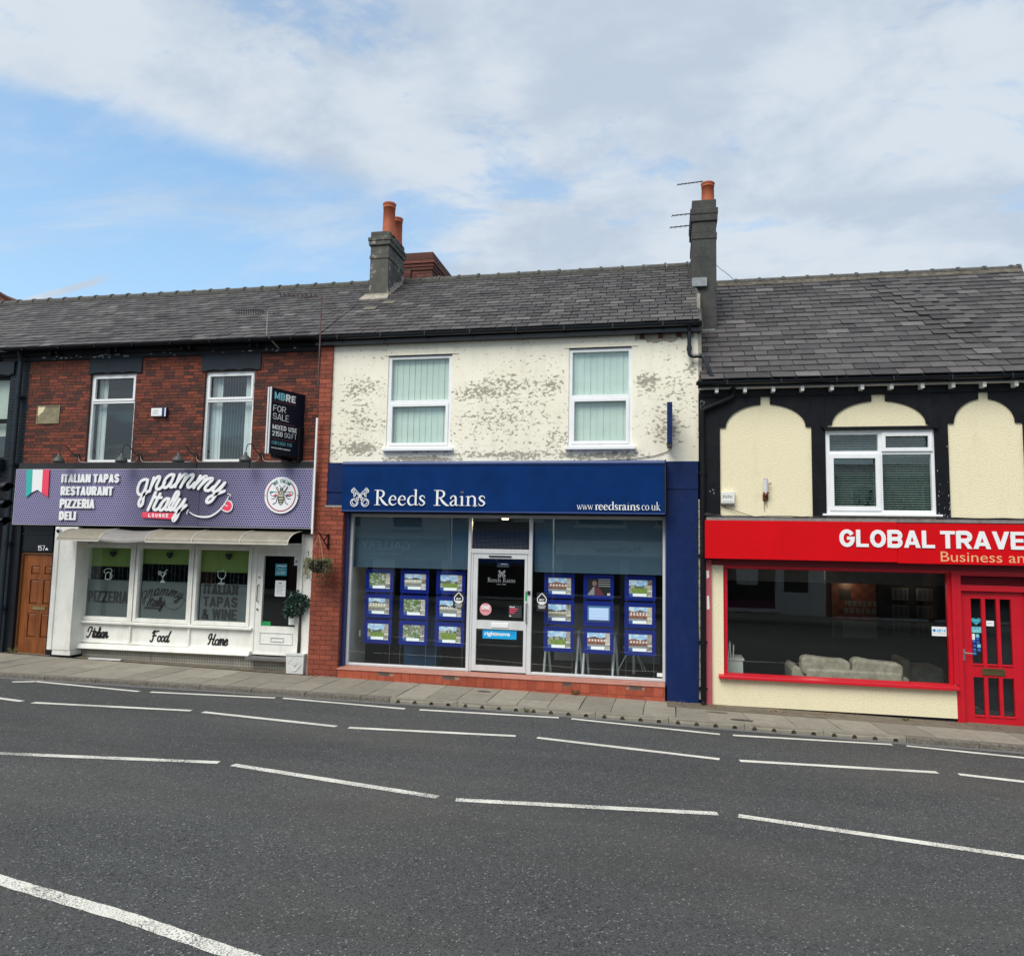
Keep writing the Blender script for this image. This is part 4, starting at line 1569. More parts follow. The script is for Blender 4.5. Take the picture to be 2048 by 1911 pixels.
# shopfront: three windows, panels, riser
mb = MB()
glz = [(-11.48, -10.405, .205, 1.565), (-10.20, -9.11, .205, 1.567), (-8.905, -7.83, .205, 1.567)]
mb.wall(-11.62, -7.70, -.30, 1.90, glz, 13.17, 13.26)
sf = bevel(mb.build('shopfront', 'white_paint', LB), .006)
for (a, b, z0, z1) in glz:
    mb = MB()
    mb.ring(a - .07, b + .07, z0 - .07, z1 + .075, .062, 13.145, 13.172)
    bevel(mb.build('window_frame', 'white_paint', sf), .005)
    mb = MB()
    mb.quad((a, 13.21, z0), (b, 13.21, z0), (b, 13.21, z1), (a, 13.21, z1))
    mb.build('pane', 'glass', sf)
for xx in (-10.303, -9.01):
    mb = MB()
    mb.box(xx - .018, xx + .018, 13.13, 13.172, -.28, 1.72)
    mb.build('mullion', 'white_paint', sf)
mb = MB()
mb.box(-11.60, -7.665, 13.09, 13.172, .075, .125)
mb.box(-11.60, -7.68, 13.11, 13.172, 1.70, 1.735)
bevel(mb.build('sill', 'white_paint', sf), .01)
mb = MB()
mb.box(-11.60, -7.69, 13.14, 13.2, -.31, -.268)
mb.hexa([(-11.64, 13.03, -.415), (-7.66, 13.03, -.395), (-7.66, 13.2, -.395), (-11.64, 13.2, -.415), (-11.64, 13.06, -.33), (-7.66, 13.06, -.31), (-7.66, 13.2, -.30), (-11.64, 13.2, -.32)])
bevel(mb.build('bottom_rail', 'white_paint', sf), .01)
mb = MB()
mb.box(-11.66, -9.82, 13.16, 13.25, -.72, -.34)
mb.box(-9.81, -7.60, 13.163, 13.25, -.72, -.34)
mb.box(-7.59, -6.50, 13.16, 13.25, -.75, -.41)
mb.build('riser', 'checker_plate', sf)
mb = MB()
mb.box(-11.0, -10.28, 12.90, 12.96, pav(-10.6, 12.9) + .01, pav(-10.6, 12.9) + .035)
tag(mb.build('trim_strip', 'white_metal'), 'loose white strip lying on the pavement below the chequered riser', 'trim strip')
# shop door with posts
mb = MB()
mb.ring(-7.70, -6.67, -.37, 1.72, (.06, .05, .03, .06), 13.14, 13.26)
dr = bevel(mb.build('glazed_door', 'white_paint', LB), .006)
mb = MB()
mb.wall(-7.64, -6.72, -.34, 1.66, [(-7.51, -6.81, .16, 1.48)], 13.155, 13.22)
bevel(mb.build('door_leaf', 'white_paint', dr), .006)
mb = MB()
mb.ring(-7.52, -6.84, -.17, .048, .014, 13.145, 13.156)
mb.ring(-7.29, -7.02, -.12, -.036, .016, 13.142, 13.156)
mb.build('door_panel', 'white_metal', dr)
mb = MB()
mb.quad((-7.51, 13.19, .16), (-6.81, 13.19, .16), (-6.81, 13.19, 1.48), (-7.51, 13.19, 1.48))
mb.build('pane', 'glass', dr)
mb = MB()
mb.tube([(-7.585, 13.15, .93), (-7.585, 13.11, .92), (-7.59, 13.11, .62), (-7.59, 13.15, .61)], .010, 8)
mb.cyl((-7.578, 13.155, 1.07), (-7.578, 13.13, 1.07), .012)
mb.cyl((-7.59, 13.155, .47), (-7.59, 13.13, .47), .016)
mb.build('door_handle', 'bronze', dr)
mb = MB()
mb.box(-7.70, -6.60, 12.98, 13.2, -.45, -.40)
mb.build('door_step', 'channel', LB)
for nm, x0, x1, z0, z1, mt_ in (('notice', -7.28, -7.04, 1.11, 1.335, 'teal_sticker'), ('notice', -7.265, -7.047, .72, 1.02, 'white_print'), ('notice', -6.895, -6.80, 1.31, 1.475, 'white_print'),
                                ('notice', -7.502, -7.325, .165, .243, 'green_sticker'), ('notice', -6.955, -6.83, .20, .36, 'white_print')):
    mb = MB()
    mb.mat(mt_).box(x0, x1, 13.184, 13.187, z0, z1)
    if mt_ == 'teal_sticker':
        mb.mat('white_print').text('WE ARE', x0 + .05, x1 - .05, z1 - .115, z1 - .09, 13.184, .001)
        mb.mat('white_print').text('CLOSED', x0 + .03, x1 - .03, z0 + .03, z0 + .085, 13.184, .001, slant=.3)
        mb.mat('white_print').ribbon([(x0 + .04, z1 - .05), (x0 + .09, z1 - .035), (x0 + .15, z1 - .05), (x1 - .02, z1 - .035)], .02, 13.182, 13.184)
    elif z1 > .9 and x0 < -7.2:
        mb.mat('grey_print')
        for q in range(7):
            mb.box(x0 + .03, x1 - .03 - (.04 if q % 3 else 0), 13.182, 13.184, z1 - .1 - q * .026, z1 - .094 - q * .026)
        mb.mat('black_print').box(x0 + .075, x1 - .09, 13.182, 13.184, z1 - .06, z1 - .045)
    elif x0 > -6.9:
        mb.mat('grey_print').box(x0 + .02, x1 - .02, 13.182, 13.184, z0 + .05, z0 + .10)
    elif mt_ == 'green_sticker':
        mb.mat('teal_dark').box(x0 + .03, x1 - .06, 13.182, 13.184, z0 + .028, z0 + .045)
    mb.build(nm, None, dr)
mb = MB()
mb.box(-6.67, -6.44, 13.06, 13.3, -.68, 1.93)
mb.box(-6.685, -6.64, 13.03, 13.06, -.40, 1.95)
pst = bevel(mb.build('corner_post', 'white_paint', LB), .006)
mb = MB()
for i, ch in enumerate('157'):
    mb.sans(ch, -6.57, -6.515 if i else -6.545, 1.50 - i * .125, 1.585 - i * .125, 13.06, .004, .2)
mb.build('house_number', 'black_print', pst)
# inside of the restaurant
room(LB, -11.7, -6.5, 13.27, 17.0, -.5, 1.88, 'room_dark', left='room_teal', right='room_dark', name='dining_room')
for i, ((a, b, z0, z1), zb) in enumerate(zip(glz, (1.215, 1.285, 1.16))):
    mb = MB()
    mb.quad((a - .03, 13.30, zb), (b + .03, 13.30, zb), (b + .03, 13.30, 1.62), (a - .03, 13.30, 1.62))
    mb.box(a - .03, b + .03, 13.29, 13.31, zb - .02, zb)
    mb.build('roller_blind', 'roller_green', sf)
    mb = MB()
    cx = a + .59
    mb.box(cx - .05, cx + .05, 13.22, 13.28, 1.43, 1.50)
    mb.box(cx - .02, cx + .03, 13.225, 13.27, 1.39, 1.43)
    mb.build('window_camera', 'black_print', sf)
    # wires of little lights
    mb = MB()
    for k in range(11):
        x = a + .05 + k * .1 + random.uniform(-.02, .02)
        zl = .92 if i else 1.0
        mb.box(x - .0015, x + .0015, 13.38, 13.383, zl - .15, zb)
        for q in range(3):
            zz = random.uniform(zl - .1, zb - .03)
            sx_ = random.choice((-1, 1))
            mb.ribbon([(x, zz), (x + sx_ * .03, zz + random.uniform(-.01, .015))], .005, 13.377, 13.38, False, 0)
    mb.build('light_curtain', 'grey_print', sf)
# frosted film with cut-out lettering
GL = {'g': [[(-0.571, 0.347), (-0.644, 0.357), (-0.73, 0.313), (-0.778, 0.204), (-0.776, 0.106), (-0.722, 0.057), (-0.658, 0.096), (-0.601, 0.214), (-0.574, 0.337)], [(-0.574, 0.337), (-0.618, 0.146), (-0.641, 0.008), (-0.654, -0.109), (-0.7, -0.164), (-0.736, -0.13), (-0.725, -0.051), (-0.655, 0.047), (-0.56, 0.116), (-0.517, 0.136)]],
      'n': [[(-0.442, 0.392), (-0.516, 0.126)], [(-0.499, 0.195), (-0.422, 0.342), (-0.349, 0.411), (-0.31, 0.401), (-0.322, 0.343), (-0.37, 0.244), (-0.365, 0.176), (-0.31, 0.171), (-0.237, 0.225), (-0.198, 0.303)]],
      'a': [[(0.0, 0.445), (-0.077, 0.45), (-0.161, 0.392), (-0.219, 0.284), (-0.202, 0.201), (-0.137, 0.216), (-0.056, 0.313), (0.0, 0.44)], [(0.0, 0.44), (-0.065, 0.274), (-0.066, 0.216), (-0.017, 0.216), (0.045, 0.275)]],
      'm': [[(0.125, 0.455), (0.038, 0.216)], [(0.056, 0.265), (0.146, 0.392), (0.218, 0.45), (0.263, 0.431), (0.153, 0.207)], [(0.186, 0.275), (0.296, 0.411), (0.38, 0.45), (0.414, 0.43), (0.376, 0.353), (0.306, 0.265), (0.321, 0.207), (0.385, 0.227), (0.456, 0.295)]],
      'm2': [[(0.566, 0.426), (0.44, 0.198)], [(0.459, 0.236), (0.57, 0.353), (0.652, 0.411), (0.697, 0.392), (0.538, 0.183)], [(0.578, 0.237), (0.71, 0.353), (0.804, 0.382), (0.828, 0.353), (0.757, 0.285), (0.682, 0.198), (0.701, 0.15), (0.776, 0.15), (0.857, 0.218)]],
      'y': [[(0.978, 0.329), (0.86, 0.18), (0.874, 0.122), (0.937, 0.141), (1.097, 0.295)], [(1.097, 0.295), (0.94, 0.093), (0.842, -0.042), (0.759, -0.085), (0.73, -0.052), (0.774, 0.016), (0.878, 0.064), (1.003, 0.103), (1.096, 0.137)]],
      'I': [[(-0.377, 0.107), (-0.523, -0.236)]], 't': [[(-0.276, 0.078), (-0.396, -0.166), (-0.38, -0.225), (-0.325, -0.224), (-0.243, -0.146)], [(-0.397, 0.009), (-0.243, 0.005)]],
      'a2': [[(-0.077, -0.018), (-0.143, -0.018), (-0.225, -0.097), (-0.273, -0.185), (-0.248, -0.238), (-0.184, -0.213), (-0.113, -0.125), (-0.076, -0.028)], [(-0.076, -0.028), (-0.143, -0.174), (-0.128, -0.227), (-0.074, -0.212), (-0.014, -0.144)]],
      'l': [[(-0.033, -0.183), (0.046, -0.066), (0.124, 0.07), (0.11, 0.119), (0.068, 0.099), (0.001, -0.037), (-0.056, -0.164), (-0.052, -0.222), (-0.007, -0.231), (0.054, -0.182)]],
      'y2': [[(0.152, -0.026), (0.055, -0.192), (0.069, -0.24), (0.132, -0.211), (0.272, -0.026)], [(0.272, -0.026), (0.167, -0.239), (0.121, -0.365), (0.061, -0.438), (0.037, -0.395), (0.086, -0.317), (0.188, -0.229), (0.301, -0.142)]]}
SMILE = [(0.369, -0.262, .3), (0.442, -0.309, .5), (0.552, -0.346, .8), (0.692, -0.359, 1), (0.818, -0.344, 1), (0.942, -0.28, .95), (1.042, -0.193, .8), (1.121, -0.088, .65), (1.159, -0.021, .5), (1.182, 0.032, .5)]
TICKS = [[(0.35, -0.223), (0.326, -0.267), (0.328, -0.305)], [(1.158, 0.085), (1.206, 0.075), (1.224, 0.037)]]
TONGUE = [(1.134, -0.049), (1.192, -0.044), (1.252, -0.087), (1.272, -0.153), (1.245, -0.22), (1.183, -0.254), (1.109, -0.24), (1.054, -0.212)]


def logo(mb, ox, oz, sc, y0, y1, w=.052):
    k = 0
    for key in GL:
        for st in GL[key]:
            k += 1
            mb.ribbon([(ox + a * sc, oz + b * sc) for a, b in st], w * sc, y0 - k * .0005, y1, True, 5)
    mb.ribbon([(ox + a * sc, oz + b * sc, c_) for a, b, c_ in SMILE], .034 * sc, y0, y1, True, 4)
    for st in TICKS:
        mb.ribbon([(ox + a * sc, oz + b * sc) for a, b in st], .014 * sc, y0 - .002, y1, True, 4)


mb = MB()
for (a, b, z0, z1), zt in zip(glz, (.93, .93, .92)):
    mb.mat('frost').quad((a + .05, 13.216, z0), (b - .03, 13.216, z0), (b - .03, 13.216, zt), (a + .05, 13.216, zt))
mb.build('frosted_film', None, sf)
mb = MB()
mb.sans('PIZZERIA', -11.37, -10.45, .475, .71, 13.2145, .0008, .40, gap=.07)
mb.sans('ITALIAN', -8.79, -8.05, .715, .905, 13.2145, .0008, .40, gap=.07)
mb.sans('TAPAS', -8.79, -8.05, .475, .67, 13.2145, .0008, .34, gap=.06)
mb.sans('& WINE', -8.80, -8.05, .235, .44, 13.2145, .0008, .34, gap=.06)
logo(mb, -9.76, .565, .48, 13.2125, 13.2145, .042)
mb.box(-10.07, -9.76, 13.212, 13.2145, .385, .43)
mb.build('cut_out_lettering', 'black_print', sf)
mb = MB()
# beer mug, cocktail, wine glass drawn in line
W = .014
def line(pts, w=W, y=13.213):
    mb.ribbon(pts, w, y, y + .002, True, 0)
cx, cz = -10.945, 1.03
line([(cx - .055, cz - .09), (cx - .05, cz + .03)]); line([(cx - .055, cz - .09), (cx + .055, cz - .09)]); line([(cx + .055, cz - .09), (cx + .055, cz + .03)])
mb.ribbon([(cx - .06, cz + .03), (cx - .095, cz + .06), (cx - .07, cz + .1), (cx - .03, cz + .115), (cx + .02, cz + .125), (cx + .07, cz + .11), (cx + .09, cz + .075), (cx + .055, cz + .04), (cx - .0, cz + .055), (cx - .02, cz + .03), (cx - .06, cz + .03)], W, 13.212, 13.214)
mb.ribbon([(cx + .055, cz + .02), (cx + .095, cz + .0), (cx + .09, cz - .06), (cx + .055, cz - .07)], W, 13.211, 13.213)
cx, cz = -9.70, 1.02
line([(cx - .085, cz + .085), (cx, cz - .01)]); line([(cx + .075, cz + .085), (cx, cz - .01)]); line([(cx - .085, cz + .085), (cx + .075, cz + .085)]); line([(cx, cz - .01), (cx, cz - .08)]); line([(cx, cz - .05), (cx - .04, cz - .1)]); line([(cx, cz - .05), (cx + .04, cz - .1)]); line([(cx - .05, cz - .105), (cx + .05, cz - .105)])
line([(cx + .01, cz + .02), (cx + .05, cz + .13)]); line([(cx + .05, cz + .13), (cx + .10, cz + .14)])
mb.ribbon([(cx - .07, cz + .04), (cx - .105, cz + .06), (cx - .1, cz + .1), (cx - .06, cz + .11)], W, 13.212, 13.214)
cx, cz = -8.42, 1.03
mb.ribbon([(cx - .075, cz + .13), (cx - .085, cz + .06), (cx - .05, cz + .0), (cx, cz - .015), (cx + .05, cz + .0), (cx + .085, cz + .06), (cx + .075, cz + .13)], W, 13.212, 13.214)
line([(cx, cz - .015), (cx - .003, cz - .10)]); mb.ribbon([(cx - .075, cz - .105), (cx, cz - .09), (cx + .07, cz - .105), (cx, cz - .125), (cx - .075, cz - .105)], .011, 13.212, 13.214)
line([(cx - .06, cz + .13), (cx + .04, cz + .135)], .01); line([(cx + .01, cz + .13), (cx + .03, cz + .16)], .02)
mb.build('window_drawing', 'window_line', sf)
# hand lettering on the stall panels
SC = {  # brush script, unit: x height about 1
    'I': ([[(-.1, .95), (.0, 1.4), (.35, 1.72), (.85, 1.62)], [(.85, 1.62), (.62, .95), (.38, .3), (.05, -.05), (-.25, .1)]], .9),
    't': ([[(.55, 1.5), (.3, .6), (.25, .15), (.45, .0), (.75, .3)], [(.15, 1.0), (.8, 1.05)]], .55),
    'a': ([[(.75, .85), (.4, .95), (.1, .5), (.15, .05), (.45, .1), (.75, .85)], [(.75, .9), (.62, .2), (.75, .0), (1.0, .3)]], .85),
    'l': ([[(.0, .3), (.45, 1.2), (.5, 1.65), (.32, 1.6), (.15, .6), (.2, .05), (.4, .0), (.6, .3)]], .48),
    'i': ([[(.2, .9), (.08, .2), (.2, .0), (.45, .3)]], .35),
    'n': ([[(.2, .95), (.02, .0)], [(.1, .5), (.4, .95), (.6, .85), (.52, .3), (.62, .0), (.9, .3)]], .8),
    'F': ([[(-.2, .1), (.0, -.1), (.25, .1), (.35, .8), (.5, 1.5)], [(.1, 1.35), (.4, 1.75), (.8, 1.65), (1.3, 1.75)], [(.2, .9), (.85, .98)]], 1.25),
    'o': ([[(.5, .9), (.15, .75), (.08, .25), (.3, .0), (.62, .25), (.68, .7), (.45, .93)]], .72),
    'd': ([[(.7, .85), (.35, .95), (.08, .5), (.15, .05), (.42, .1), (.75, .8)], [(1.1, 1.75), (.75, .8), (.65, .15), (.8, .0), (1.0, .2)]], .9),
    'H': ([[(-.1, 1.1), (.1, 1.65), (.45, 1.7), (.4, 1.0), (.15, .2), (.0, .05)], [(1.15, 1.7), (.85, .6), (.85, .1), (1.1, .0), (1.3, .3)], [(.1, .85), (.6, .95), (1.05, .85)]], 1.25),
    'm': ([[(.2, .95), (.02, .0)], [(.1, .5), (.35, .95), (.5, .85), (.38, .0)], [(.42, .45), (.72, .95), (.9, .85), (.82, .3), (.92, .0), (1.15, .3)]], 1.08),
    'e': ([[(.1, .45), (.5, .6), (.6, .85), (.38, .97), (.1, .6), (.12, .15), (.35, .0), (.7, .3)]], .6)}
mb = MB()
for word, x0, x1, zb, sc in (('Italian', -11.27, -10.82, -.205, .115), ('Food', -9.84, -9.46, -.225, .115), ('Home', -8.60, -8.20, -.235, .115)):
    total = sum(SC[c_][1] for c_ in word)
    sx_ = (x1 - x0) / total
    x = x0
    k = 0
    for ch in word:
        for st in SC[ch][0]:
            k += 1
            mb.ribbon([(x + (a + b * .12) * sx_, zb + b * sc * 1.0) for a, b in st], .030, 13.166 - k * .0004, 13.168, True, 5)
        x += SC[ch][1] * sx_
mb.build('panel_lettering', 'black_print', sf)

# violet fascia sign
SG = thing('restaurant_sign', 'long violet dotted fascia sign with white script, tricolour ribbon and round bee badge', 'shop sign', (-9.68, 12.9, 2.0))
mb = MB()
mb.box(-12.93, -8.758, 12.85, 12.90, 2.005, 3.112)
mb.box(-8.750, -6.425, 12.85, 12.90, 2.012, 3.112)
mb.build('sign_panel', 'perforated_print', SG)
mb = MB()
mb.ring(-12.937, -6.418, 1.998, 3.118, .006, 12.846, 12.90)
mb.build('sign_edge', 'white_metal', SG)
mb = MB()
mb.box(-12.9, -6.45, 12.9, 13.0, 2.0, 3.12)
mb.build('sign_backing', 'black_paint', SG)
SY = 12.825
mb = MB()
logo(mb, -9.3, 2.55, 1.0, SY - .012, SY + .004, .056)
mb.build('logo_lettering', 'white_print', SG)
mb = MB()
mb.ribbon([(-9.3 + a, 2.55 + b) for a, b in TONGUE], .02, SY - .004, SY + .006, True, 5)
mb.mat('white_print')
mb.ribbon([(-9.3 + 1.112, 2.55 - .126), (-9.3 + 1.172, 2.55 - .149)], .016, SY - .01, SY + .0, True, 0)
mb.mats[0] = M['white_print']
mb.build('tongue_outline', 'white_print', SG)
mb = MB()
mb.prism([(-9.3 + a, 2.55 + b) for a, b in arc((1.155, -.142), .105, -150, 75, 16)], SY - .002, SY + .006)
mb.build('tongue', 'pink_print', SG)
mb = MB()
mb.prism([(-9.96, 2.275), (-9.25, 2.262), (-9.27, 2.14), (-9.95, 2.165)], SY, SY + .01)
bn = mb.build('lounge_banner', 'pink_print', SG)
mb = MB()
for i, ch in enumerate('LOUNGE'):
    x = -9.815 + i * .0765
    mb.sans(ch, x, x + .05, 2.177 + .0, 2.247, SY, .003, .34)
mb.build('banner_lettering', 'white_print', bn)
for tx, x0, x1, z0, z1 in (('ITALIAN TAPAS', -11.83, -10.513, 2.845, 3.014), ('RESTAURANT', -11.83, -10.635, 2.592, 2.765), ('PIZZERIA', -11.83, -11.03, 2.336, 2.517), ('DELI', -11.825, -11.44, 2.10, 2.27)):
    mb = MB()
    mb.sans(tx, x0, x1, z0, z1, SY + .008, .016, .42, gap=.06, th=.30)
    mb.build('sign_lettering', 'white_print', SG)
mb = MB()
mb.mat('teal_print').prism([(-12.68, 3.105), (-12.53, 3.105), (-12.515, 2.645), (-12.64, 2.545)], SY, SY + .012)
mb.mat('white_print').prism([(-12.53, 3.105), (-12.29, 3.105), (-12.28, 2.64), (-12.38, 2.70), (-12.515, 2.645)], SY + .001, SY + .012)
mb.mat('pink_print').prism([(-12.29, 3.105), (-12.14, 3.105), (-12.125, 2.545), (-12.28, 2.64)], SY, SY + .012)
mb.build('flag_ribbon', None, SG)
# bee badge
bx, bz, br = -7.028, 2.613, .343
mb = MB()
mb.cyl((bx, SY + .008, bz), (bx, SY - .012, bz), br, None, 48)
bd = mb.build('badge_disc', 'white_print', SG)
mb = MB()
mb.ribbon([(bx + .288 * math.cos(R(a)), bz + .295 * math.sin(R(a))) for a in range(130, 411, 10)], .022, SY - .0145, SY - .012, False, 0)
mb.build('badge_ring', 'dark_pink', bd)
mb = MB()
word = 'BEE ITALIAN'
for i, ch in enumerate(word):
    if ch == ' ': continue
    a = 127 - i * 7.6
    mt = Matrix.Translation((bx + .252 * math.cos(R(a)), SY - .013, bz + .265 * math.sin(R(a)))) @ Matrix.Rotation(-R(90 - a) * -1 * -1, 4, 'Y')
    mt = Matrix.Translation((bx + .252 * math.cos(R(a)), SY - .013, bz + .265 * math.sin(R(a)))) @ Matrix.Rotation(R(90 - a), 4, 'Y')
    mb.sans(ch, -.017 if ch != 'I' else -.005, .017 if ch != 'I' else .005, -.03, .035, 0, .002, .34 if ch != 'I' else .34, mtx=mt)
mb.build('badge_lettering', 'teal_dark', bd)


def bp(X, Y):
    return (bx + (X - 885) / 690 * br, bz + (930 - Y) / 760 * br)


mb = MB()
yb_ = SY - .0125
mb.mat('bee_gold')
mb.prism([bp(*q) for q in ((825, 760), (950, 760), (975, 830), (950, 910), (985, 980), (990, 1100), (950, 1230), (880, 1310), (810, 1230), (770, 1100), (775, 980), (825, 910), (800, 830))], yb_ - .001, yb_)
mb.mat('teal_print').prism([bp(*q) for q in ((430, 800), (560, 780), (590, 810), (500, 850), (440, 860))], yb_ - .001, yb_)
mb.mat('pink_print').prism([bp(*q) for q in ((560, 950), (660, 860), (700, 890), (690, 970), (600, 975))], yb_ - .001, yb_)
mb.mat('pink_print').prism([bp(*q) for q in ((1190, 850), (1260, 850), (1320, 900), (1240, 950), (1180, 880))], yb_ - .001, yb_)
mb.mat('violet_print').prism([bp(*q) for q in ((1075, 900), (1160, 870), (1230, 960), (1120, 980))], yb_ - .001, yb_)
mb.mat('black_print')
k = 0
for pts, w in (([(790, 520), (840, 580), (880, 640)], 22), ([(1030, 535), (960, 600), (930, 640)], 22), ([(840, 680), (885, 640), (950, 680), (885, 730), (840, 680)], 40),
               ([(820, 760), (800, 830), (830, 910), (950, 910), (980, 830), (950, 760), (885, 740), (820, 760)], 24), ([(860, 790), (860, 870)], 16), ([(895, 790), (895, 870)], 16), ([(930, 790), (930, 870)], 16),
               ([(790, 830), (600, 790), (460, 780), (420, 830), (460, 910), (560, 970), (680, 960), (800, 880)], 18), ([(990, 830), (1180, 800), (1330, 800), (1370, 850), (1310, 930), (1200, 975), (1080, 950), (980, 880)], 18),
               ([(500, 1070), (600, 1070), (670, 980), (780, 900)], 20), ([(1270, 1080), (1160, 1070), (1090, 980), (980, 900)], 20), ([(560, 1300), (690, 1220), (720, 1050), (780, 980)], 22), ([(1170, 1310), (1060, 1220), (1040, 1050), (980, 980)], 22),
               ([(780, 1010), (990, 1010)], 44), ([(775, 1120), (990, 1120)], 44), ([(790, 1215), (975, 1215)], 36), ([(775, 960), (770, 1100), (810, 1240), (880, 1320), (950, 1240), (990, 1100), (985, 960)], 22),
               ([(790, 810), (740, 720), (700, 690)], 26), ([(650, 590), (720, 700)], 20), ([(700, 560), (770, 670)], 14), ([(1000, 790), (1060, 720), (1130, 590)], 36)):
    k += 1
    mb.ribbon([bp(*q) for q in pts], w / 690 * br, yb_ - .002 - k * .0003, yb_, True, 4)
mb.build('bee_emblem', None, bd)
mb = MB()
for sg in (-1, 1):
    mb.cyl((bx + sg * .338, SY - .018, bz), (bx + sg * .338, SY, bz), .017, None, 10)
mb.build('badge_stud', 'steel', bd)
# seafoam boards under the sign
mb = MB()
mb.box(-9.05, -8.74, 12.99, 13.02, 1.935, 1.995)
mb.box(-7.26, -6.44, 12.985, 13.02, 1.93, 1.998)
mb.build('old_fascia_board', 'sea_green', LB)

# awning
AW = thing('awning', 'faded beige plastic awning on curved ribs over the white restaurant front', 'awning', (-9.1, 13.1, 1.95))
ribx = [-11.50, -10.56, -9.57, -8.60, -7.62, -6.66]
apts = [(13.08 - .62 * math.sin(R(a)) * 1.0, 1.70 + .24 * math.cos(R(a))) for a in range(0, 91, 9)]
for i, (a, b) in enumerate(zip(ribx, ribx[1:])):
    mb = MB()
    vs, fs = [], []
    ns = 8
    for (y, z) in apts:
        for k in range(ns + 1):
            u = k / ns
            sag = (.035 * math.sin(PI * u) if i == 1 else .002 * math.sin(PI * u))
            vs.append((a + .01 + (b - a - .02) * u, y, z - sag + .01))
    m_ = len(apts)
    for r_ in range(m_ - 1):
        for k in range(ns):
            fs.append((r_ * (ns + 1) + k, (r_ + 1) * (ns + 1) + k, (r_ + 1) * (ns + 1) + k + 1, r_ * (ns + 1) + k + 1))
    mb.add(vs, fs)
    o = mb.build('awning_panel', 'awning_sag' if i == 1 else 'awning_sheet', AW)
    o.modifiers.new('thick', 'SOLIDIFY').thickness = .005
for x in ribx:
    mb = MB()
    mb.tube([(x, y - .004, z + .012) for y, z in apts], .010, 8)
    mb.tube([(x, 13.08, 1.90), (x, 13.08, 1.72), (x, 12.50, 1.71)], .008, 6)
    mb.build('awning_rib', 'awning_frame', AW)
mb = MB()
mb.box(-11.51, -10.57, 12.445, 12.475, 1.69, 1.715)
mb.box(-9.57, -6.65, 12.445, 12.475, 1.69, 1.715)
mb.build('front_rail', 'awning_frame', AW)
# security camera
CC = thing('security_camera', 'small round security camera at the top of the white pillar by the brown door', 'camera', (-11.80, 12.84, 1.88))
mb = MB()
mb.cyl((-11.82, 12.86, 1.895), (-11.80, 12.80, 1.88), .045, .04, 16)
mb.build('camera_housing', 'white_metal', CC)
mb = MB()
mb.cyl((-11.80, 12.80, 1.88), (-11.797, 12.79, 1.878), .028, .028, 14)
mb.build('camera_lens', 'black_gloss', CC)
mb = MB()
mb.tube([(-11.83, 12.845, 1.86), (-11.84, 12.845, 1.72), (-11.85, 12.845, 1.70)], .006, 6)
mb.build('cable', 'white_metal', CC)

# swan neck lamps
def swan_lamp(x, label):
    t_ = thing('swan_neck_lamp', label, 'wall lamp', (x, 12.95, 3.40), 'swan neck lamps above the violet restaurant sign')
    mb = MB()
    mb.tube([(x, 12.94, 3.40), (x - .02, 12.88, 3.41), (x - .04, 12.82, 3.47), (x - .06, 12.76, 3.545), (x - .075, 12.70, 3.57), (x - .09, 12.64, 3.55), (x - .10, 12.61, 3.48), (x - .10, 12.60, 3.38)], .009, 8)
    mb.build('lamp_arm', 'dark_metal', t_)
    mb = MB()
    mb.lathe((x - .10, 12.60, 3.22), [(.012, .175), (.03, .17), (.032, .125), (.05, .115), (.085, .08), (.108, .035), (.113, .0), (.105, .002), (.08, .06), (.02, .11)], 22)
    mb.build('lamp_shade', 'lamp_grey', t_, smooth=True)
    mb = MB()
    mb.cyl((x, 12.99, 3.40), (x, 12.93, 3.40), .034, None, 14)
    mb.build('wall_mount', 'dark_metal', t_)


for x, lb in ((-11.627, 'grey swan neck lamp farthest left, over brickwork left of both brick house windows'), (-10.212, 'grey swan neck lamp in front of the unblinded upstairs window of the brick house'),
              (-8.976, 'grey swan neck lamp hanging over the brick pier between the two brick house windows'), (-7.573, 'grey swan neck lamp beside the black for sale board')):
    swan_lamp(x, lb)
mb = MB()
for a, b in ((-11.60, -10.24), (-10.18, -9.0), (-8.95, -7.60), (-7.54, -6.45)):
    pts = [(a, 12.955, 3.40), (a + .015, 12.955, 3.32), (a + .06, 12.955, 3.268), (a + .14, 12.955, 3.262), (b - .14, 12.955, 3.262), (b - .06, 12.955, 3.268), (b - .015, 12.955, 3.32), (b, 12.955, 3.40)]
    mb.tube(pts if b < -6.5 else pts[:5] + [(b, 12.955, 3.262)], .0095, 8)
tag(mb.build('conduit_pipe', 'galv'), 'thin pale conduit linking the swan neck lamps above the violet sign', 'conduit')

# for sale boards, a pair hinged in a V
FS = thing('for_sale_board', 'black for sale board jutting from the brick wall with white and blue lettering', 'sale board', (-6.98, 12.97, 3.3))
pA, pB = Vector((-6.975, 12.20, 0)), Vector((-6.715, 12.97, 0))
dv = (pB - pA)
Lb = dv.length
dv.normalize()
nv_ = Vector((dv.y, -dv.x, 0))
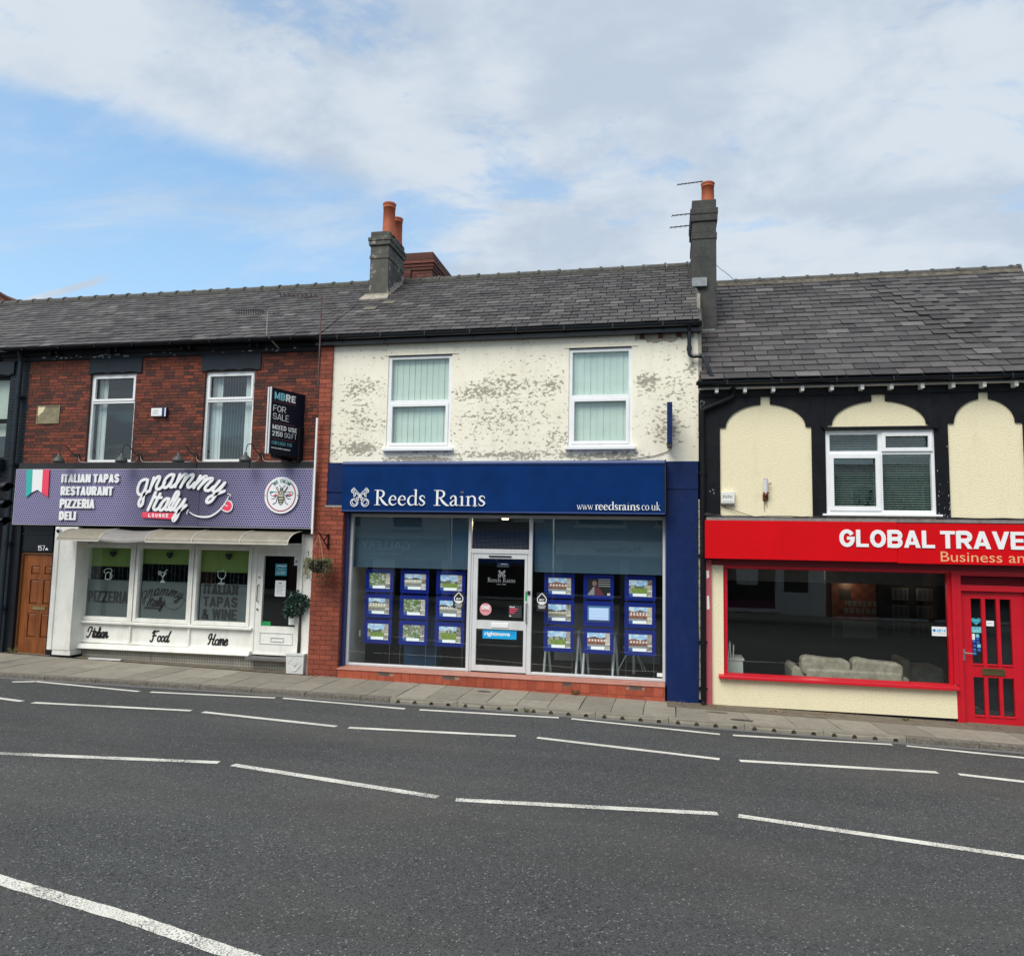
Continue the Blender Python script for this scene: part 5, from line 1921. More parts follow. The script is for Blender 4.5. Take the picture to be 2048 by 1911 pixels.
# matrix: local x along the board, local -y is the printed side
mt = Matrix(((dv.x, -nv_.x, 0, pA.x), (dv.y, -nv_.y, 0, pA.y), (0, 0, 1, 0), (0, 0, 0, 1)))
mb = MB()
mb.box(0, Lb, 0, .012, 3.32, 4.53)
mb.v = [tuple(mt @ Vector(v)) for v in mb.v]
mb.build('board', 'navy_board', FS)
mb = MB()
mb.box(-.012, .0, -.004, .03, 3.32, 4.535)
mb.v = [tuple(mt @ Vector(v)) for v in mb.v]
mb.box(-7.055, -7.025, 12.20, 12.225, 3.32, 4.53)
mb.hexa([(-7.05, 12.21, 3.34), (-7.035, 12.21, 3.34), (-7.16, 12.97, 3.34), (-7.18, 12.97, 3.34), (-7.05, 12.21, 4.51), (-7.035, 12.21, 4.51), (-7.16, 12.97, 4.51), (-7.18, 12.97, 4.51)])
mb.build('board_edge', 'white_metal', FS)
mb = MB()
mb.box(-6.99, -6.92, 12.3, 12.99, 3.26, 3.32)
mb.box(-6.80, -6.72, 12.85, 12.99, 3.26, 3.9)
mb.build('board_bracket', 'black_paint', FS)


def fs_text(name, items, mat_):
    for tx, x0, x1, z0, z1, b_ in items:
        mb = MB()
        if tx.startswith('www'):
            mb.text(tx, x0, x1, z0, z1, 0, .002, b_, mtx=mt)
        else:
            mb.sans(tx, x0, x1, z0, z1, 0, .002, b_, mtx=mt, gap=.16)
        mb.build(name, mat_, FS)


fs_text('board_lettering', [('RE', .335, .575, 4.325, 4.46, .32), ('FOR', .055, .35, 4.105, 4.215, .13), ('SALE', .055, .43, 3.955, 4.07, .13), ('MIXED USE', .055, .64, 3.775, 3.86, .27), ('2150', .055, .30, 3.655, 3.745, .27), ('SQ.FT', .345, .64, 3.655, 3.745, .12), ('www.mbre.space', .045, .50, 3.415, 3.455, .02)], 'white_print')
fs_text('board_lettering', [('MB', .07, .315, 4.325, 4.46, .30), ('0161 850 1111', .055, .53, 3.50, 3.56, .12)], 'sky_blue_print')
mb = MB()
for z in (4.285, 3.90, 3.60):
    mb.box(.05, .60, -.0015, 0, z, z + .004)
mb.v = [tuple(mt @ Vector(v)) for v in mb.v]
mb.build('board_rule', 'dark_pink', FS)

# alarm box
AB = thing('alarm_box', 'small white alarm box with a blue end on the brick wall between two windows', 'alarm box', (-9.82, 12.97, 4.17))
mb = MB()
mb.box(-9.99, -9.69, 12.93, 12.995, 4.172, 4.335)
bevel(mb.build('alarm_cover', 'white_pvc', AB), .012)
mb = MB()
mb.box(-9.74, -9.645, 12.922, 12.99, 4.160, 4.338)
mb.build('alarm_end', 'navy_trim', AB)
mb = MB()
mb.box(-9.675, -9.65, 12.915, 12.93, 4.165, 4.335)
mb.build('alarm_rim', 'white_pvc', AB)
mb = MB()
for z in (4.29, 4.265, 4.24, 4.215):
    mb.box(-9.95, -9.83 + .02 * math.sin(z * 90), 12.929, 12.93, z, z + .009)
mb.build('alarm_lettering', 'grey_print', AB)


mb = MB()
mb.box(-6.405, -6.370, 12.83, 12.865, 1.90, 4.065)
tag(bevel(mb.build('white_trunking', 'white_pvc'), .004), 'tall thin white trunking strip standing against the brick pilaster beside the violet sign', 'trunking')


# tv aerials
def aerial(x, y, z0, z1, label, boomx, boomz, n=9, foot=None, m_='galv', up_=None):
    t_ = thing('tv_aerial', label, 'aerial', (x, y, z0))
    mb = MB()
    mb.tube([foot, (x, y, z0 + .12), (x, y, z1)] if foot else [(x, y, z0), (x, y, z1)], .013, 8)
    mb.build('mast', m_, t_)
    mb = MB()
    mb.tube([(x + .1, y, z1 - .03), (x + boomx, y, z1 + boomz)], .008, 6)
    if up_:
        mb.tube([(x - .02, y, z1), (x + up_[0], y - .05, z1 + up_[1])], .006, 6)
    mb.build('boom', m_, t_)
    mb = MB()
    for k in range(n):
        u = .15 + .85 * k / (n - 1)
        bx_, bz_ = x + boomx * u, z1 + boomz * u
        mb.tube([(bx_, y - .11, bz_ + .02), (bx_, y + .11, bz_ - .0)], .004, 5)
        mb.box(bx_ - .006, bx_ + .006, y - .01, y + .01, bz_ - .035, bz_ + .035)
    mb.build('director_rod', 'dark_metal', t_)


aerial(-7.37, 12.6, 5.50, 6.07, 'short grey tv aerial on a bent mast at the gutter of the brick house', -.65, .02, 12, foot=(-7.27, 12.9, 5.44))
aerial(-6.29, 12.62, 4.62, 6.33, 'taller rusty tv aerial mast in front of the brick pilaster', -.85, .06, 9, m_='rust_mast', up_=(-.1, .26))

# grey downpipe at the left end
DP = thing('drainpipe', 'dark grey drainpipe between the painted grey house and the brick restaurant', 'drainpipe', (-13.08, 12.9, -.6))
mb = MB()
mb.tube([(-13.08, 12.80, 5.60), (-13.08, 12.85, 5.45), (-13.08, 12.88, 5.35), (-13.08, 12.88, -.55)], .042, 12)
mb.build('pipe', 'slate_paint', DP)
for z in (4.6, 3.2, 1.6, .3):
    mb = MB()
    mb.cyl((-13.08, 12.88, z), (-13.08, 12.88, z + .06), .052, None, 12)
    mb.box(-13.16, -13.0, 12.90, 12.99, z + .01, z + .05)
    mb.build('pipe_collar', 'slate_paint', DP)

# neighbouring dark painted house, mostly out of frame
NB = thing('grey_building', 'charcoal painted house at the far left edge beside the drainpipe', 'building', (-16.5, 13.3, pav(-16.5, 13)))
nh = [(-15.2, -13.43, 3.33, 5.09), (-18.6, -16.9, 3.33, 5.09)]
mb = MB()
mb.wall(-19.6, -12.95, -1.3, 5.40, nh + [(-19.0, -13.6, -.4, 2.2)], 13.0, 13.25)
nw = mb.build('wall', 'slate_paint', NB)
its = []
for p, q, a, b in brick_rects(-13.42, -12.955, 3.2, 5.38, .0645, .215, [], flemish=False):
    its.append((((p + q) / 2, 13.014, (a + b) / 2), (q - p, .04, b - a), (0, 0, 0)))
for p, q, a, b in brick_rects(-13.42, -13.05, -.6, 3.1, .16, .4, []):
    its.append((((p + q) / 2, 13.014, (a + b) / 2), (q - p, .04, b - a), (0, 0, 0)))
pieces('brick', 'brickwork', 'slate_paint', nw, its)
for (a, b, c_, d) in nh:
    mb = MB()
    mb.ring(a, b, c_, d, .055, 13.06, 13.12)
    mb.box(a, b, 13.06, 13.12, 4.11, 4.20)
    wn_ = mb.build('window', 'black_paint', NB)
    mb = MB()
    mb.quad((a, 13.09, c_), (b, 13.09, c_), (b, 13.09, d), (a, 13.09, d))
    mb.build('pane', 'glass', wn_)
    mb = MB()
    mb.quad((a, 13.2, 3.85), (b, 13.2, 3.85), (b, 13.2, d), (a, 13.2, d))
    mb.build('roller_blind', 'roller_cream', wn_)
    mb = MB()
    mb.prism([(a - .12, 5.39), (a - .12, 5.14), (a, 5.10)] + [(a + (b - a) * k / 12, 5.10 + .03 * abs(math.sin(PI * 3 * k / 12))) for k in range(1, 12)] + [(b, 5.10), (b + .12, 5.14), (b + .12, 5.39)], 12.95, 13.05)
    mb.build('lintel', 'slate_paint', NB)
    mb = MB()
    mb.box(a - .1, b + .06, 12.86, 13.1, 3.12, 3.33)
    mb.build('sill', 'slate_paint', NB)
room(NB, -19.5, -13.0, 13.26, 15.5, 3.0, 5.35, 'room_mid', name='upper_room')
room(NB, -19.5, -13.2, 13.26, 15.5, -.5, 2.2, 'room_dark', name='shop_room')
mb = MB()
mb.box(-19.2, -13.45, 12.84, 12.99, 2.2, 3.0)
mb.build('fascia', 'dark_render', NB)

# traffic signal at the left edge
TL = thing('traffic_signal', 'black traffic signal at the left edge, its three hoods pointing right', 'traffic light', (-11.95, 11.7, pav(-11.95, 11.7)))
mb = MB()
mb.cyl((-12.16, 11.8, pav(-12.1, 11.8)), (-12.16, 11.8, 2.0), .055, None, 16)
mb.build('pole', 'black_paint', TL)
mb = MB()
mb.box(-12.42, -12.22, 11.66, 11.94, 1.80, 2.86)
bevel(mb.build('signal_box', 'black_gloss', TL), .02)
for zc_ in (2.66, 2.34, 2.02):
    mb = MB()
    n = 14
    vs, fs = [], []
    for k in range(n + 1):
        a = R(-35) + (PI + R(70)) * k / n
        c_, s_ = math.cos(a), math.sin(a)
        vs += [(-12.22, 11.80 + .115 * c_, zc_ + .115 * s_), (-12.01 - (.04 if s_ < .2 else 0) - (.06 if s_ < -.2 else 0), 11.80 + .115 * c_, zc_ + .09 * s_ - .0)]
    for k in range(n):
        fs.append((2 * k, 2 * k + 1, 2 * k + 3, 2 * k + 2))
    mb.add(vs, fs)
    o = mb.build('signal_hood', 'black_gloss', TL)
    o.modifiers.new('thick', 'SOLIDIFY').thickness = .006
    mb = MB()
    mb.cyl((-12.22, 11.80, zc_), (-12.21, 11.80, zc_), .10, None, 20)
    mb.build('signal_lens', 'black_gloss', TL)

# potted bay tree by the pilaster
PT = thing('tree_planter', 'square white planter with moulded scroll panel standing beside the brick pilaster', 'planter', (-6.67, 13.08, pav(-6.67, 13)))
zp = pav(-6.67, 13)
mb = MB()
mb.hexa([(-6.84, 12.95, zp), (-6.50, 12.95, zp), (-6.50, 13.12, zp), (-6.84, 13.12, zp), (-6.85, 12.94, -.31), (-6.49, 12.94, -.31), (-6.49, 13.13, -.31), (-6.85, 13.13, -.31)])
mb.ring(-6.858, -6.482, -.325, -.29, .02, 12.93, 13.14)
bevel(mb.build('planter_box', 'planter_white', PT), .008)
mb = MB()
pl = [(-6.67 + .115 * math.cos(R(a)) * (1 + .12 * math.cos(4 * R(a))), -.475 + .115 * math.sin(R(a)) * (1 + .12 * math.cos(4 * R(a)))) for a in range(0, 361, 15)]
mb.ribbon(pl, .008, 12.937, 12.95, False, 0)
for k in range(5):
    a = R(90 + (k - 2) * 32)
    mb.ribbon([(-6.67, -.52), (-6.67 + .045 * math.cos(a), -.50 + .045 * math.sin(a)), (-6.67 + .07 * math.cos(a + .3), -.49 + .07 * math.sin(a + .3))], .008, 12.938, 12.95, True, 4)
mb.build('moulding', 'planter_white', PT)
mb = MB()
mb.quad((-6.82, 12.97, -.32), (-6.51, 12.97, -.32), (-6.51, 13.11, -.32), (-6.82, 13.11, -.32))
mb.build('potting_soil', 'soil', PT)
TR = thing('bay_tree', 'small clipped bay tree with dark glossy leaves standing in the white planter', 'tree', (-6.655, 13.04, -.31))
mb = MB()
mb.tube([(-6.655, 13.04, -.32), (-6.65, 13.04, -.05), (-6.655, 13.04, .2), (-6.645, 13.04, .42), (-6.64, 13.03, .6)], [.030, .027, .026, .024, .018], 10)
for dx_, dz_ in ((-.16, .22), (.1, .25), (-.08, .32), (.04, .33), (-.2, .1)):
    mb.tube([(-6.645, 13.04, .38 + dz_ * .2), (-6.645 + dx_ * .6, 13.04 + random.uniform(-.06, .06), .42 + dz_ * .6), (-6.645 + dx_, 13.04 + random.uniform(-.1, .1), .45 + dz_)], [.011, .008, .005], 6)
mb.build('trunk', 'bark', TR, smooth=True)


def leaves(mb, n, c_, rad, size, rg, squash=1.0, hollow=.55, fall=0.0):
    for _ in range(n):
        d = Vector((rg.gauss(0, 1), rg.gauss(0, 1), rg.gauss(0, 1))).normalized()
        r_ = rad * (hollow + (1 - hollow) * rg.random() ** .6) * rg.uniform(.85, 1.1)
        p = Vector(c_) + Vector((d.x * r_, d.y * r_ * squash, d.z * r_))
        a = (d + Vector((rg.uniform(-.8, .8), rg.uniform(-.8, .8), rg.uniform(-.6, .6) - fall))).normalized()
        b = a.cross(Vector((rg.uniform(-1, 1), rg.uniform(-1, 1), rg.uniform(-1, 1)))).normalized()
        l_, w = size * rg.uniform(.8, 1.3), size * .36
        nrm = a.cross(b) * w * .25
        mb.add([p, p + a * l_ * .35 + b * w + nrm, p + a * l_, p + a * l_ * .35 - b * w + nrm, p + a * l_ * .5], [(0, 1, 4), (4, 1, 2), (0, 4, 3), (4, 2, 3)])


mb = MB()
rg = random.Random(11)
leaves(mb, 520, (-6.72, 13.02, .60), .21, .062, rg, .8, .3)
leaves(mb, 120, (-6.86, 13.02, .44), .10, .060, rg, .8, .2)
leaves(mb, 90, (-6.58, 13.03, .66), .12, .060, rg, .7, .2)
o = mb.build('crown', 'leaf_dark', TR)
# hanging basket and its bracket
HB = thing('basket_bracket', 'black triangular iron bracket screwed to the brick pilaster', 'bracket', (-6.105, 12.93, 1.63))
mb = MB()
bxx = -6.107
mb.box(bxx - .012, bxx + .012, 12.925, 12.945, 1.63, 1.915)
mb.tube([(bxx, 12.93, 1.885), (bxx - .01, 12.58, 1.90), (bxx - .012, 12.55, 1.94)], .009, 6)
mb.tube([(bxx, 12.93, 1.66), (bxx - .008, 12.60, 1.90)], .011, 6)
mb.tube([(bxx, 12.93, 1.90), (bxx - .005, 12.76, 1.78)], .011, 6)
mb.build('iron_frame', 'black_paint', HB)
HK = thing('hanging_basket', 'hanging basket of straggly trailing plants on three cords in front of the brick pilaster', 'hanging basket', (-6.13, 12.58, 1.20))
mb = MB()
for a in (100, 215, 325):
    mb.tube([(-6.125, 12.59, 1.88), (-6.13 + .185 * math.cos(R(a)), 12.60 + .185 * math.sin(R(a)) * .8, 1.42)], .004, 5)
mb.build('cord', 'rope', HK)
mb = MB()
mb.lathe((-6.13, 12.60, 1.42), [(.19, .0), (.185, -.06), (.15, -.14), (.07, -.21), (.0, -.22)], 20)
mb.lathe((-6.13, 12.60, 1.42), [(.0, -.02), (.18, -.01)], 20)
mb.build('basket_liner', 'liner', HK, smooth=True)
mb = MB()
rg = random.Random(5)
for k in range(95):
    a = rg.uniform(0, 2 * PI)
    r_ = rg.uniform(.10, .20)
    p = Vector((-6.13 + r_ * math.cos(a), 12.60 + r_ * math.sin(a), 1.42 + rg.uniform(0, .04)))
    ln = rg.choice((.08, .14, .22, .30, .40)) * rg.uniform(.7, 1.15)
    out = Vector((math.cos(a), math.sin(a), 0))
    pts = [p, p + out * .05 + Vector((0, 0, .01)), p + out * .075 - Vector((0, 0, ln * .35)), p + out * .06 + Vector((rg.uniform(-.03, .03), 0, -ln))]
    mb.tube(pts, .0022, 4)
    for q in range(int(5 + ln * 38)):
        u = rg.random() ** .8
        i = min(int(u * 3), 2)
        c_ = pts[i].lerp(pts[i + 1], u * 3 - i)
        leaves(mb, 1, c_, .012, .024, rg, 1, .2, .4)
mb.build('trailing_plant', 'leaf_trail', HK)

# ------------------------------------------------------------------ CENTRE: cream peeling house with the blue estate agency
CB = thing('cream_building', 'cream-painted house with peeling upstairs wall over a navy blue shopfront, taller chimneys either side', 'building', (-2.9, 13.3, pav(-2.9, 13)))
CX0, CX1 = -6.42, .545
cwin = [(-5.075, -3.84, 3.505, 5.24), (-1.685, -.575, 3.505, 5.26)]
mb = MB()
mb.wall(-6.18, CX1, 3.24, 5.60, cwin, 13.0, 13.25)
mb.build('wall', 'peeling_cream', CB)
# lintel ledges in the render
for (a, b, z, h) in ((-5.16, -3.72, 5.245, 5.40), (-1.78, -.475, 5.272, 5.43)):
    mb = MB()
    mb.box(a, b, 12.985, 13.0, z, z + .017)
    mb.box(a + .06, b - .08, 12.992, 13.0, z + .017, h)
    mb.build('lintel', 'peeling_cream', CB)
    mb = MB()
    mb.box(a + .1, b - .12, 12.99, 13.06, z - .015, z - .002)
    mb.build('lintel_gap', 'black_paint', CB)
# bare rubble where the render has fallen at the top right
mb = MB()
rg = random.Random(2)
top = [(-.52 + .05 * k + rg.uniform(-.01, .01), 5.40 - .035 * rg.random() - (.05 if 3 < k < 15 else 0)) for k in range(20)]
mb.prism([(-.56, 5.56)] + top + [(.50, 5.56)], 12.986, 13.0)
mb.build('bare_rubble', 'mortar_grey', CB)
rg = random.Random(9)
for k in range(9):
    x = -.45 + k * .105
    mb = MB()
    mb.prism([(x + rg.uniform(-.01, .01), 5.40 + rg.uniform(-.01, .01)), (x + .09, 5.39 + rg.uniform(-.01, .01)), (x + .085, 5.46), (x + .01, 5.465)], 12.976, 12.99)
    mb.build('rubble_stone', 'mortar_grey' if k % 3 else 'brick_chimney', CB)
# red brick pilaster between the shops
mb = MB()
mb.box(-6.415, -6.182, 12.962, 13.3, 2.43, 5.55)
mb.box(-6.415, -5.835, 12.962, 13.3, -1.2, 2.43)
pil = mb.build('pilaster', 'mortar_pale', CB)
its = []
for p, q, a, b in brick_rects(-6.418, -6.178, 2.43, 5.55, .088, .24, [], .009):
    its.append((((p + q) / 2, 12.97, (a + b) / 2), (q - p, .04, b - a), (0, 0, 0)))
for p, q, a, b in brick_rects(-6.418, -5.83, -.72, 2.425, .088, .236, [], .009):
    its.append((((p + q) / 2, 12.97 + random.uniform(-.002, .002), (a + b) / 2), (q - p, .04, b - a), (0, 0, 0)))
for p, q, a, b in brick_rects(12.975, 13.22, -.72, 2.425, .088, .236, [], .009):
    its.append(((-5.846, (p + q) / 2, (a + b) / 2), (.04, q - p, b - a), (0, 0, 0)))
pieces('brick', 'brickwork', 'brick_red', pil, its, jit=.02)
mb = MB()
mb.box(-6.19, -5.76, 12.99, 13.3, 2.44, 3.235)
mb.box(-6.19, -5.76, 12.97, 12.99, 2.69, 3.235)
mb.box(-6.19, -5.76, 12.965, 12.99, 2.44, 2.66)
mb.build('blue_block', 'navy_paint', CB)
mb = MB()
mb.box(-6.20, -5.80, 12.94, 13.0, 2.405, 2.44)
mb.build('mortar_ledge', 'mortar_grey', CB)
# windows
for i, (a, b, c_, d) in enumerate(cwin):
    zt = (4.36, 4.387)[i]
    win = MB()
    t_ = .062
    win.ring(a, b, c_, d, t_, 13.02, 13.10)
    win.box(a + t_, b - t_, 13.018, 13.10, zt - .035, zt + .035)
    win = bevel(win.build('window', 'white_pvc', CB), .006)
    mb = MB()
    mb.ring(a + t_ - .01, b - t_ + .01, c_ + t_ - .012, zt - .025, .052, 13.005, 13.06)
    bevel(mb.build('sash', 'white_pvc', win), .006)
    mb = MB()
    mb.quad((a + .03, 13.07, c_ + .03), (b - .03, 13.07, c_ + .03), (b - .03, 13.07, zt), (a + .03, 13.07, zt))
    mb.quad((a + .03, 13.07, zt), (b - .03, 13.07, zt), (b - .03, 13.07, d - .03), (a + .03, 13.07, d - .03))
    mb.build('pane', 'glass', win)
    mb = MB()
    mb.box(a - .045, b + .07, 12.90, 13.04, c_ - .06, c_ - .005)
    bevel(mb.build('sill', 'white_pvc', win), .006)
    vblind(win, a + .03, b - .03, c_ + .02, d - .02, 13.115, w=.115, ang=4)
room(CB, -6.1, .5, 13.26, 15.5, 3.2, 5.5, 'room_mid', name='upper_room')
# eaves
gutter(CB, -6.50, .60, 12.80, 5.60, .062, 'black_gloss', depth=.14, yb=12.99)
roofC = slope_roof(CB, CX0, .56, 12.83, 5.655, 16.0, 7.80, .285, .195)
# a few mossy/yellow replacement slates and patches near the left verge
for (x, s_) in ((-5.98, 1.62), (-5.70, 2.02)):
    L_ = math.hypot(16 - 12.83, 7.80 - 5.655)
    dy_, dz_ = (16 - 12.83) / L_, (7.80 - 5.655) / L_
    mb = MB()
    cc_ = Vector((x, 12.83 + dy_ * s_ - dz_ * .022, 5.655 + dz_ * s_ + dy_ * .022))
    for sx_, sy_ in ((-.135, -.10), (.135, -.10), (.135, .10), (-.135, .10)):
        mb.v.append((cc_.x + sx_, cc_.y + sy_ * dy_, cc_.z + sy_ * dz_ + .004))
    mb.face((0, 1, 2, 3))
    o = mb.build('patched_slate', 'slate_mossy', roofC)
    o.modifiers.new('thick', 'SOLIDIFY').thickness = .008
# chimneys
chL = chimney(CB, -6.37, -5.94, 15.0, 15.95, 6.6, 8.6, 'cement', [(7.98, 8.06, .015), (8.06, 8.28, -.0), (8.28, 8.38, .035), (8.38, 8.46, .05), (8.46, 8.60, .005)],
              [(-6.05, 15.22, .135, 8.60, 9.32), (-6.05, 15.72, .125, 8.60, 9.20)])
mb = MB()
rg = random.Random(3)
L_ = math.hypot(16 - 12.83, 7.80 - 5.655)
for k in range(7):
    y = 15.02 + k * .13
    z = 5.655 + (y - 12.83) * (7.80 - 5.655) / (16 - 12.83)
    mb.prism([(0, 0), (.12, -.02), (.1, .12), (.02, .14)], 0, .02)
mb = MB()
for k in range(8):
    y = 14.98 + k * .12
    z = 5.67 + (y - 12.83) * (7.80 - 5.655) / (16 - 12.83)
    h = .12 + rg.random() * .08
    mb.hexa([(-5.945, y, z - .05), (-5.90, y - .02, z - .02), (-5.90, y + .12, z + .06), (-5.945, y + .12, z), (-5.945, y, z + h), (-5.932, y, z + h * .8), (-5.932, y + .11, z + h), (-5.945, y + .11, z + h)])
mb.box(-6.42, -5.90, 14.93, 15.01, 7.05, 7.17)
mb.hexa([(-6.50, 14.78, 6.985), (-5.85, 14.78, 6.985), (-5.90, 15.0, 7.14), (-6.45, 15.0, 7.14), (-6.50, 14.78, 7.01), (-5.85, 14.78, 7.01), (-5.90, 15.0, 7.19), (-6.45, 15.0, 7.19)])
mb.build('cement_flashing', 'mortar_grey', chL)
# brick stack behind the ridge
mb = MB()
X0, X1, Y0, Y1 = -6.12, -5.60, 17.0, 18.6
mb.box(X0, X1, Y0, Y1, 7.2, 8.46)
mb.box(-6.35, X0, 16.95, 18.2, 7.2, 8.5)
stk = mb.build('brick_chimney', 'mortar', CB)
its = []
for p, q, a, b in brick_rects(X0, X1, 7.9, 8.44, .078, .225, [], .009):
    its.append((((p + q) / 2, Y0 + .01, (a + b) / 2), (q - p, .04, b - a), (0, 0, 0)))
for p, q, a, b in brick_rects(Y0 - .01, Y1, 7.7, 8.44, .078, .225, [], .009):
    its.append(((X1 - .01, (p + q) / 2, (a + b) / 2), (.04, q - p, b - a), (0, 0, 0)))
for p, q, a, b in brick_rects(-6.36, X0 - .01, 7.9, 8.44, .078, .225, [], .009):
    its.append((((p + q) / 2, 16.96, (a + b) / 2), (q - p, .04, b - a), (0, 0, 0)))
pieces('brick', 'brickwork', 'brick_chimney', stk, its)
for i, (za, zb_, o_) in enumerate(((8.45, 8.52, .03), (8.53, 8.60, .045), (8.61, 8.69, .07), (8.70, 8.78, .055), (8.79, 8.90, .02))):
    mb = MB()
    mb.box(X0 - .25, X1 + o_, Y0 - o_, Y1 + o_, za, zb_)
    bevel(mb.build('corbel_course', 'brick_chimney', stk), .008)
# tall right chimney on the party wall
chR = chimney(CB, .505, .965, 14.6, 15.6, 5.7, 8.62, 'cement_dark', [(7.80, 7.93, .012), (7.93, 8.16, -.003), (8.16, 8.30, .025), (8.30, 8.42, .035), (8.42, 8.60, .0)],
              [(.83, 15.0, .125, 8.60, 9.12)])
mb = MB()
mb.box(.50, .78, 14.52, 14.61, 6.83, 7.0)
mb.box(.66, .92, 14.54, 14.6, 5.86, 5.98)
mb.hexa([(.60, 14.30, 5.66), (.92, 14.30, 5.66), (.95, 14.62, 5.93), (.60, 14.62, 5.93), (.60, 14.30, 5.70), (.92, 14.30, 5.70), (.95, 14.62, 5.98), (.60, 14.62, 5.98)])
mb.build('lead_flashing', 'lead', chR)
mb = MB()
for k in range(16):
    y = 12.86 + k * .112
    z = 5.655 + (y - 12.83) * (7.80 - 5.655) / (16 - 12.83)
    mb.hexa([(.55, y, z - .22), (.62 + rg.uniform(-.015, .02), y, z - .20), (.62, y + .11, z - .12), (.55, y + .11, z - .14), (.545, y, z + .01), (.60 + rg.uniform(-.01, .03), y, z - .02), (.60, y + .11, z + .05), (.545, y + .11, z + .08)])
mb.build('verge_mortar', 'cement', roofC)
mb = MB()
mb.box(.545, .60, 12.98, 15.0, 4.4, 5.55)
mb.box(.546, .60, 13.4, 15.0, 5.55, 6.3)
mb.build('party_wall', 'mortar_grey', CB)
# rear
mb = MB()
mb.box(-19.6, 8.0, 19.1, 19.3, -1.5, 5.6)
tag(mb.build('rear_wall', 'opp_brick'), 'plain rear brick wall closing the backs of the terrace', 'wall')

# blue shopfront
mb = MB()
mb.box(.018, .535, 12.985, 13.3, -.95, 2.755)
mb.box(.018, .538, 12.98, 13.3, 2.765, 3.238)
mb.build('blue_pillar', 'navy_paint', CB)
mb = MB()
mb.prism([(.02, -.80), (.10, -.765), (.2, -.73), (.3, -.72), (.4, -.76), (.5, -.80), (.5, -.95), (.02, -.95)], 12.955, 12.985)
mb.build('blue_skirting', 'navy_trim', CB)
SF = link('shopfront', None, CB)
mb = MB()
YF = 13.16
for a, b in ((-5.768, -5.715), (-3.487, -3.428), (-2.372, -2.312), (-.052, -.005)):
    mb.box(a, b, YF - .02, YF + .06, -.475, 2.30)
for a, b in ((-5.715, -3.487), (-2.312, -.052)):
    mb.box(a, b, YF - .015, YF + .06, -.475, -.43)
    mb.box(a, b, YF - .015, YF + .06, 2.245, 2.30)
mb.box(-3.428, -2.372, YF - .015, YF + .06, 2.245, 2.30)
mb.box(-3.428, -2.372, YF - .017, YF + .06, 1.61, 1.69)
bevel(mb.build('window_frame', 'white_metal', SF), .006)
mb = MB()
mb.box(-5.835, -5.768, 13.05, 13.2, -.50, 2.31)
mb.build('side_trim', 'navy_trim', SF)
mb = MB()
mb.box(-.004, .018, 12.99, 13.2, -.50, 2.31)
mb.build('side_trim', 'navy_trim', SF)
for a, b, z0, z1 in ((-5.715, -3.487, -.43, 2.245), (-2.312, -.052, -.43, 2.245), (-3.428, -2.372, 1.69, 2.245)):
    mb = MB()
    mb.quad((a, YF + .03, z0), (b, YF + .03, z0), (b, YF + .03, z1), (a, YF + .03, z1))
    mb.build('pane', 'glass', SF)
# dotted film over the door light
mb = MB()
n = 0
for i in range(44):
    for j in range(18):
        x, z = -3.415 + i * .0242, 1.705 + j * .0242
        s_ = .0085 * (1 - j / 26)
        mb.quad((x, YF + .028, z), (x + s_, YF + .028, z), (x + s_, YF + .028, z + s_), (x, YF + .028, z + s_))
o = mb.build('dot_film', 'grey_print', SF)
o['kind'] = 'stuff'
# door
DR = link('glazed_door', None, CB)
mb = MB()
YD = YF
mb.wall(-3.385, -2.40, -.455, 1.60, [(-3.303, -2.447, .43, 1.522), (-3.308, -2.452, -.355, .28)], YD - .01, YD + .04)
bevel(mb.build('door_leaf', 'white_metal', DR), .008)
mb = MB()
mb.box(-3.425, -3.392, YD - .006, YD + .05, -.47, 1.61)
mb.box(-2.395, -2.374, YD - .006, YD + .05, -.47, 1.61)
mb.build('door_frame', 'white_metal', DR)
for (a, b, c_, d) in ((-3.303, -2.447, .43, 1.522), (-3.308, -2.452, -.355, .28)):
    mb = MB()
    mb.quad((a, YD + .015, c_), (b, YD + .015, c_), (b, YD + .015, d), (a, YD + .015, d))
    mb.build('pane', 'glass', DR)
mb = MB()
mb.box(-3.10, -2.69, YD - .03, YD - .01, 1.553, 1.575)
mb.build('door_closer', 'black_gloss', DR)
mb = MB()
mb.box(-3.03, -2.722, YD - .022, YD - .01, .31, .395)
bevel(mb.build('letter_plate', 'white_pvc', DR), .006)
mb = MB()
mb.tube([(-2.40, YD - .01, .76), (-2.40, YD - .055, .75), (-2.405, YD - .055, .44), (-2.41, YD - .01, .42)], .012, 8)
mb.cyl((-2.415, YD - .01, .95), (-2.415, YD - .02, .95), .014)
mb.build('door_handle', 'steel', DR)
mb = MB()
mb.box(-2.428, -2.395, YD - .014, YD - .01, .79, .93)
mb.mat('green_sticker').box(-2.426, -2.397, YD - .0155, YD - .014, .80, .92)
mb.build('sticker', None, DR)
mb = MB()
mb.box(-2.385, -2.335, YD - .035, YD - .018, .90, .97)
mb.build('lock_box', 'black_print', DR)

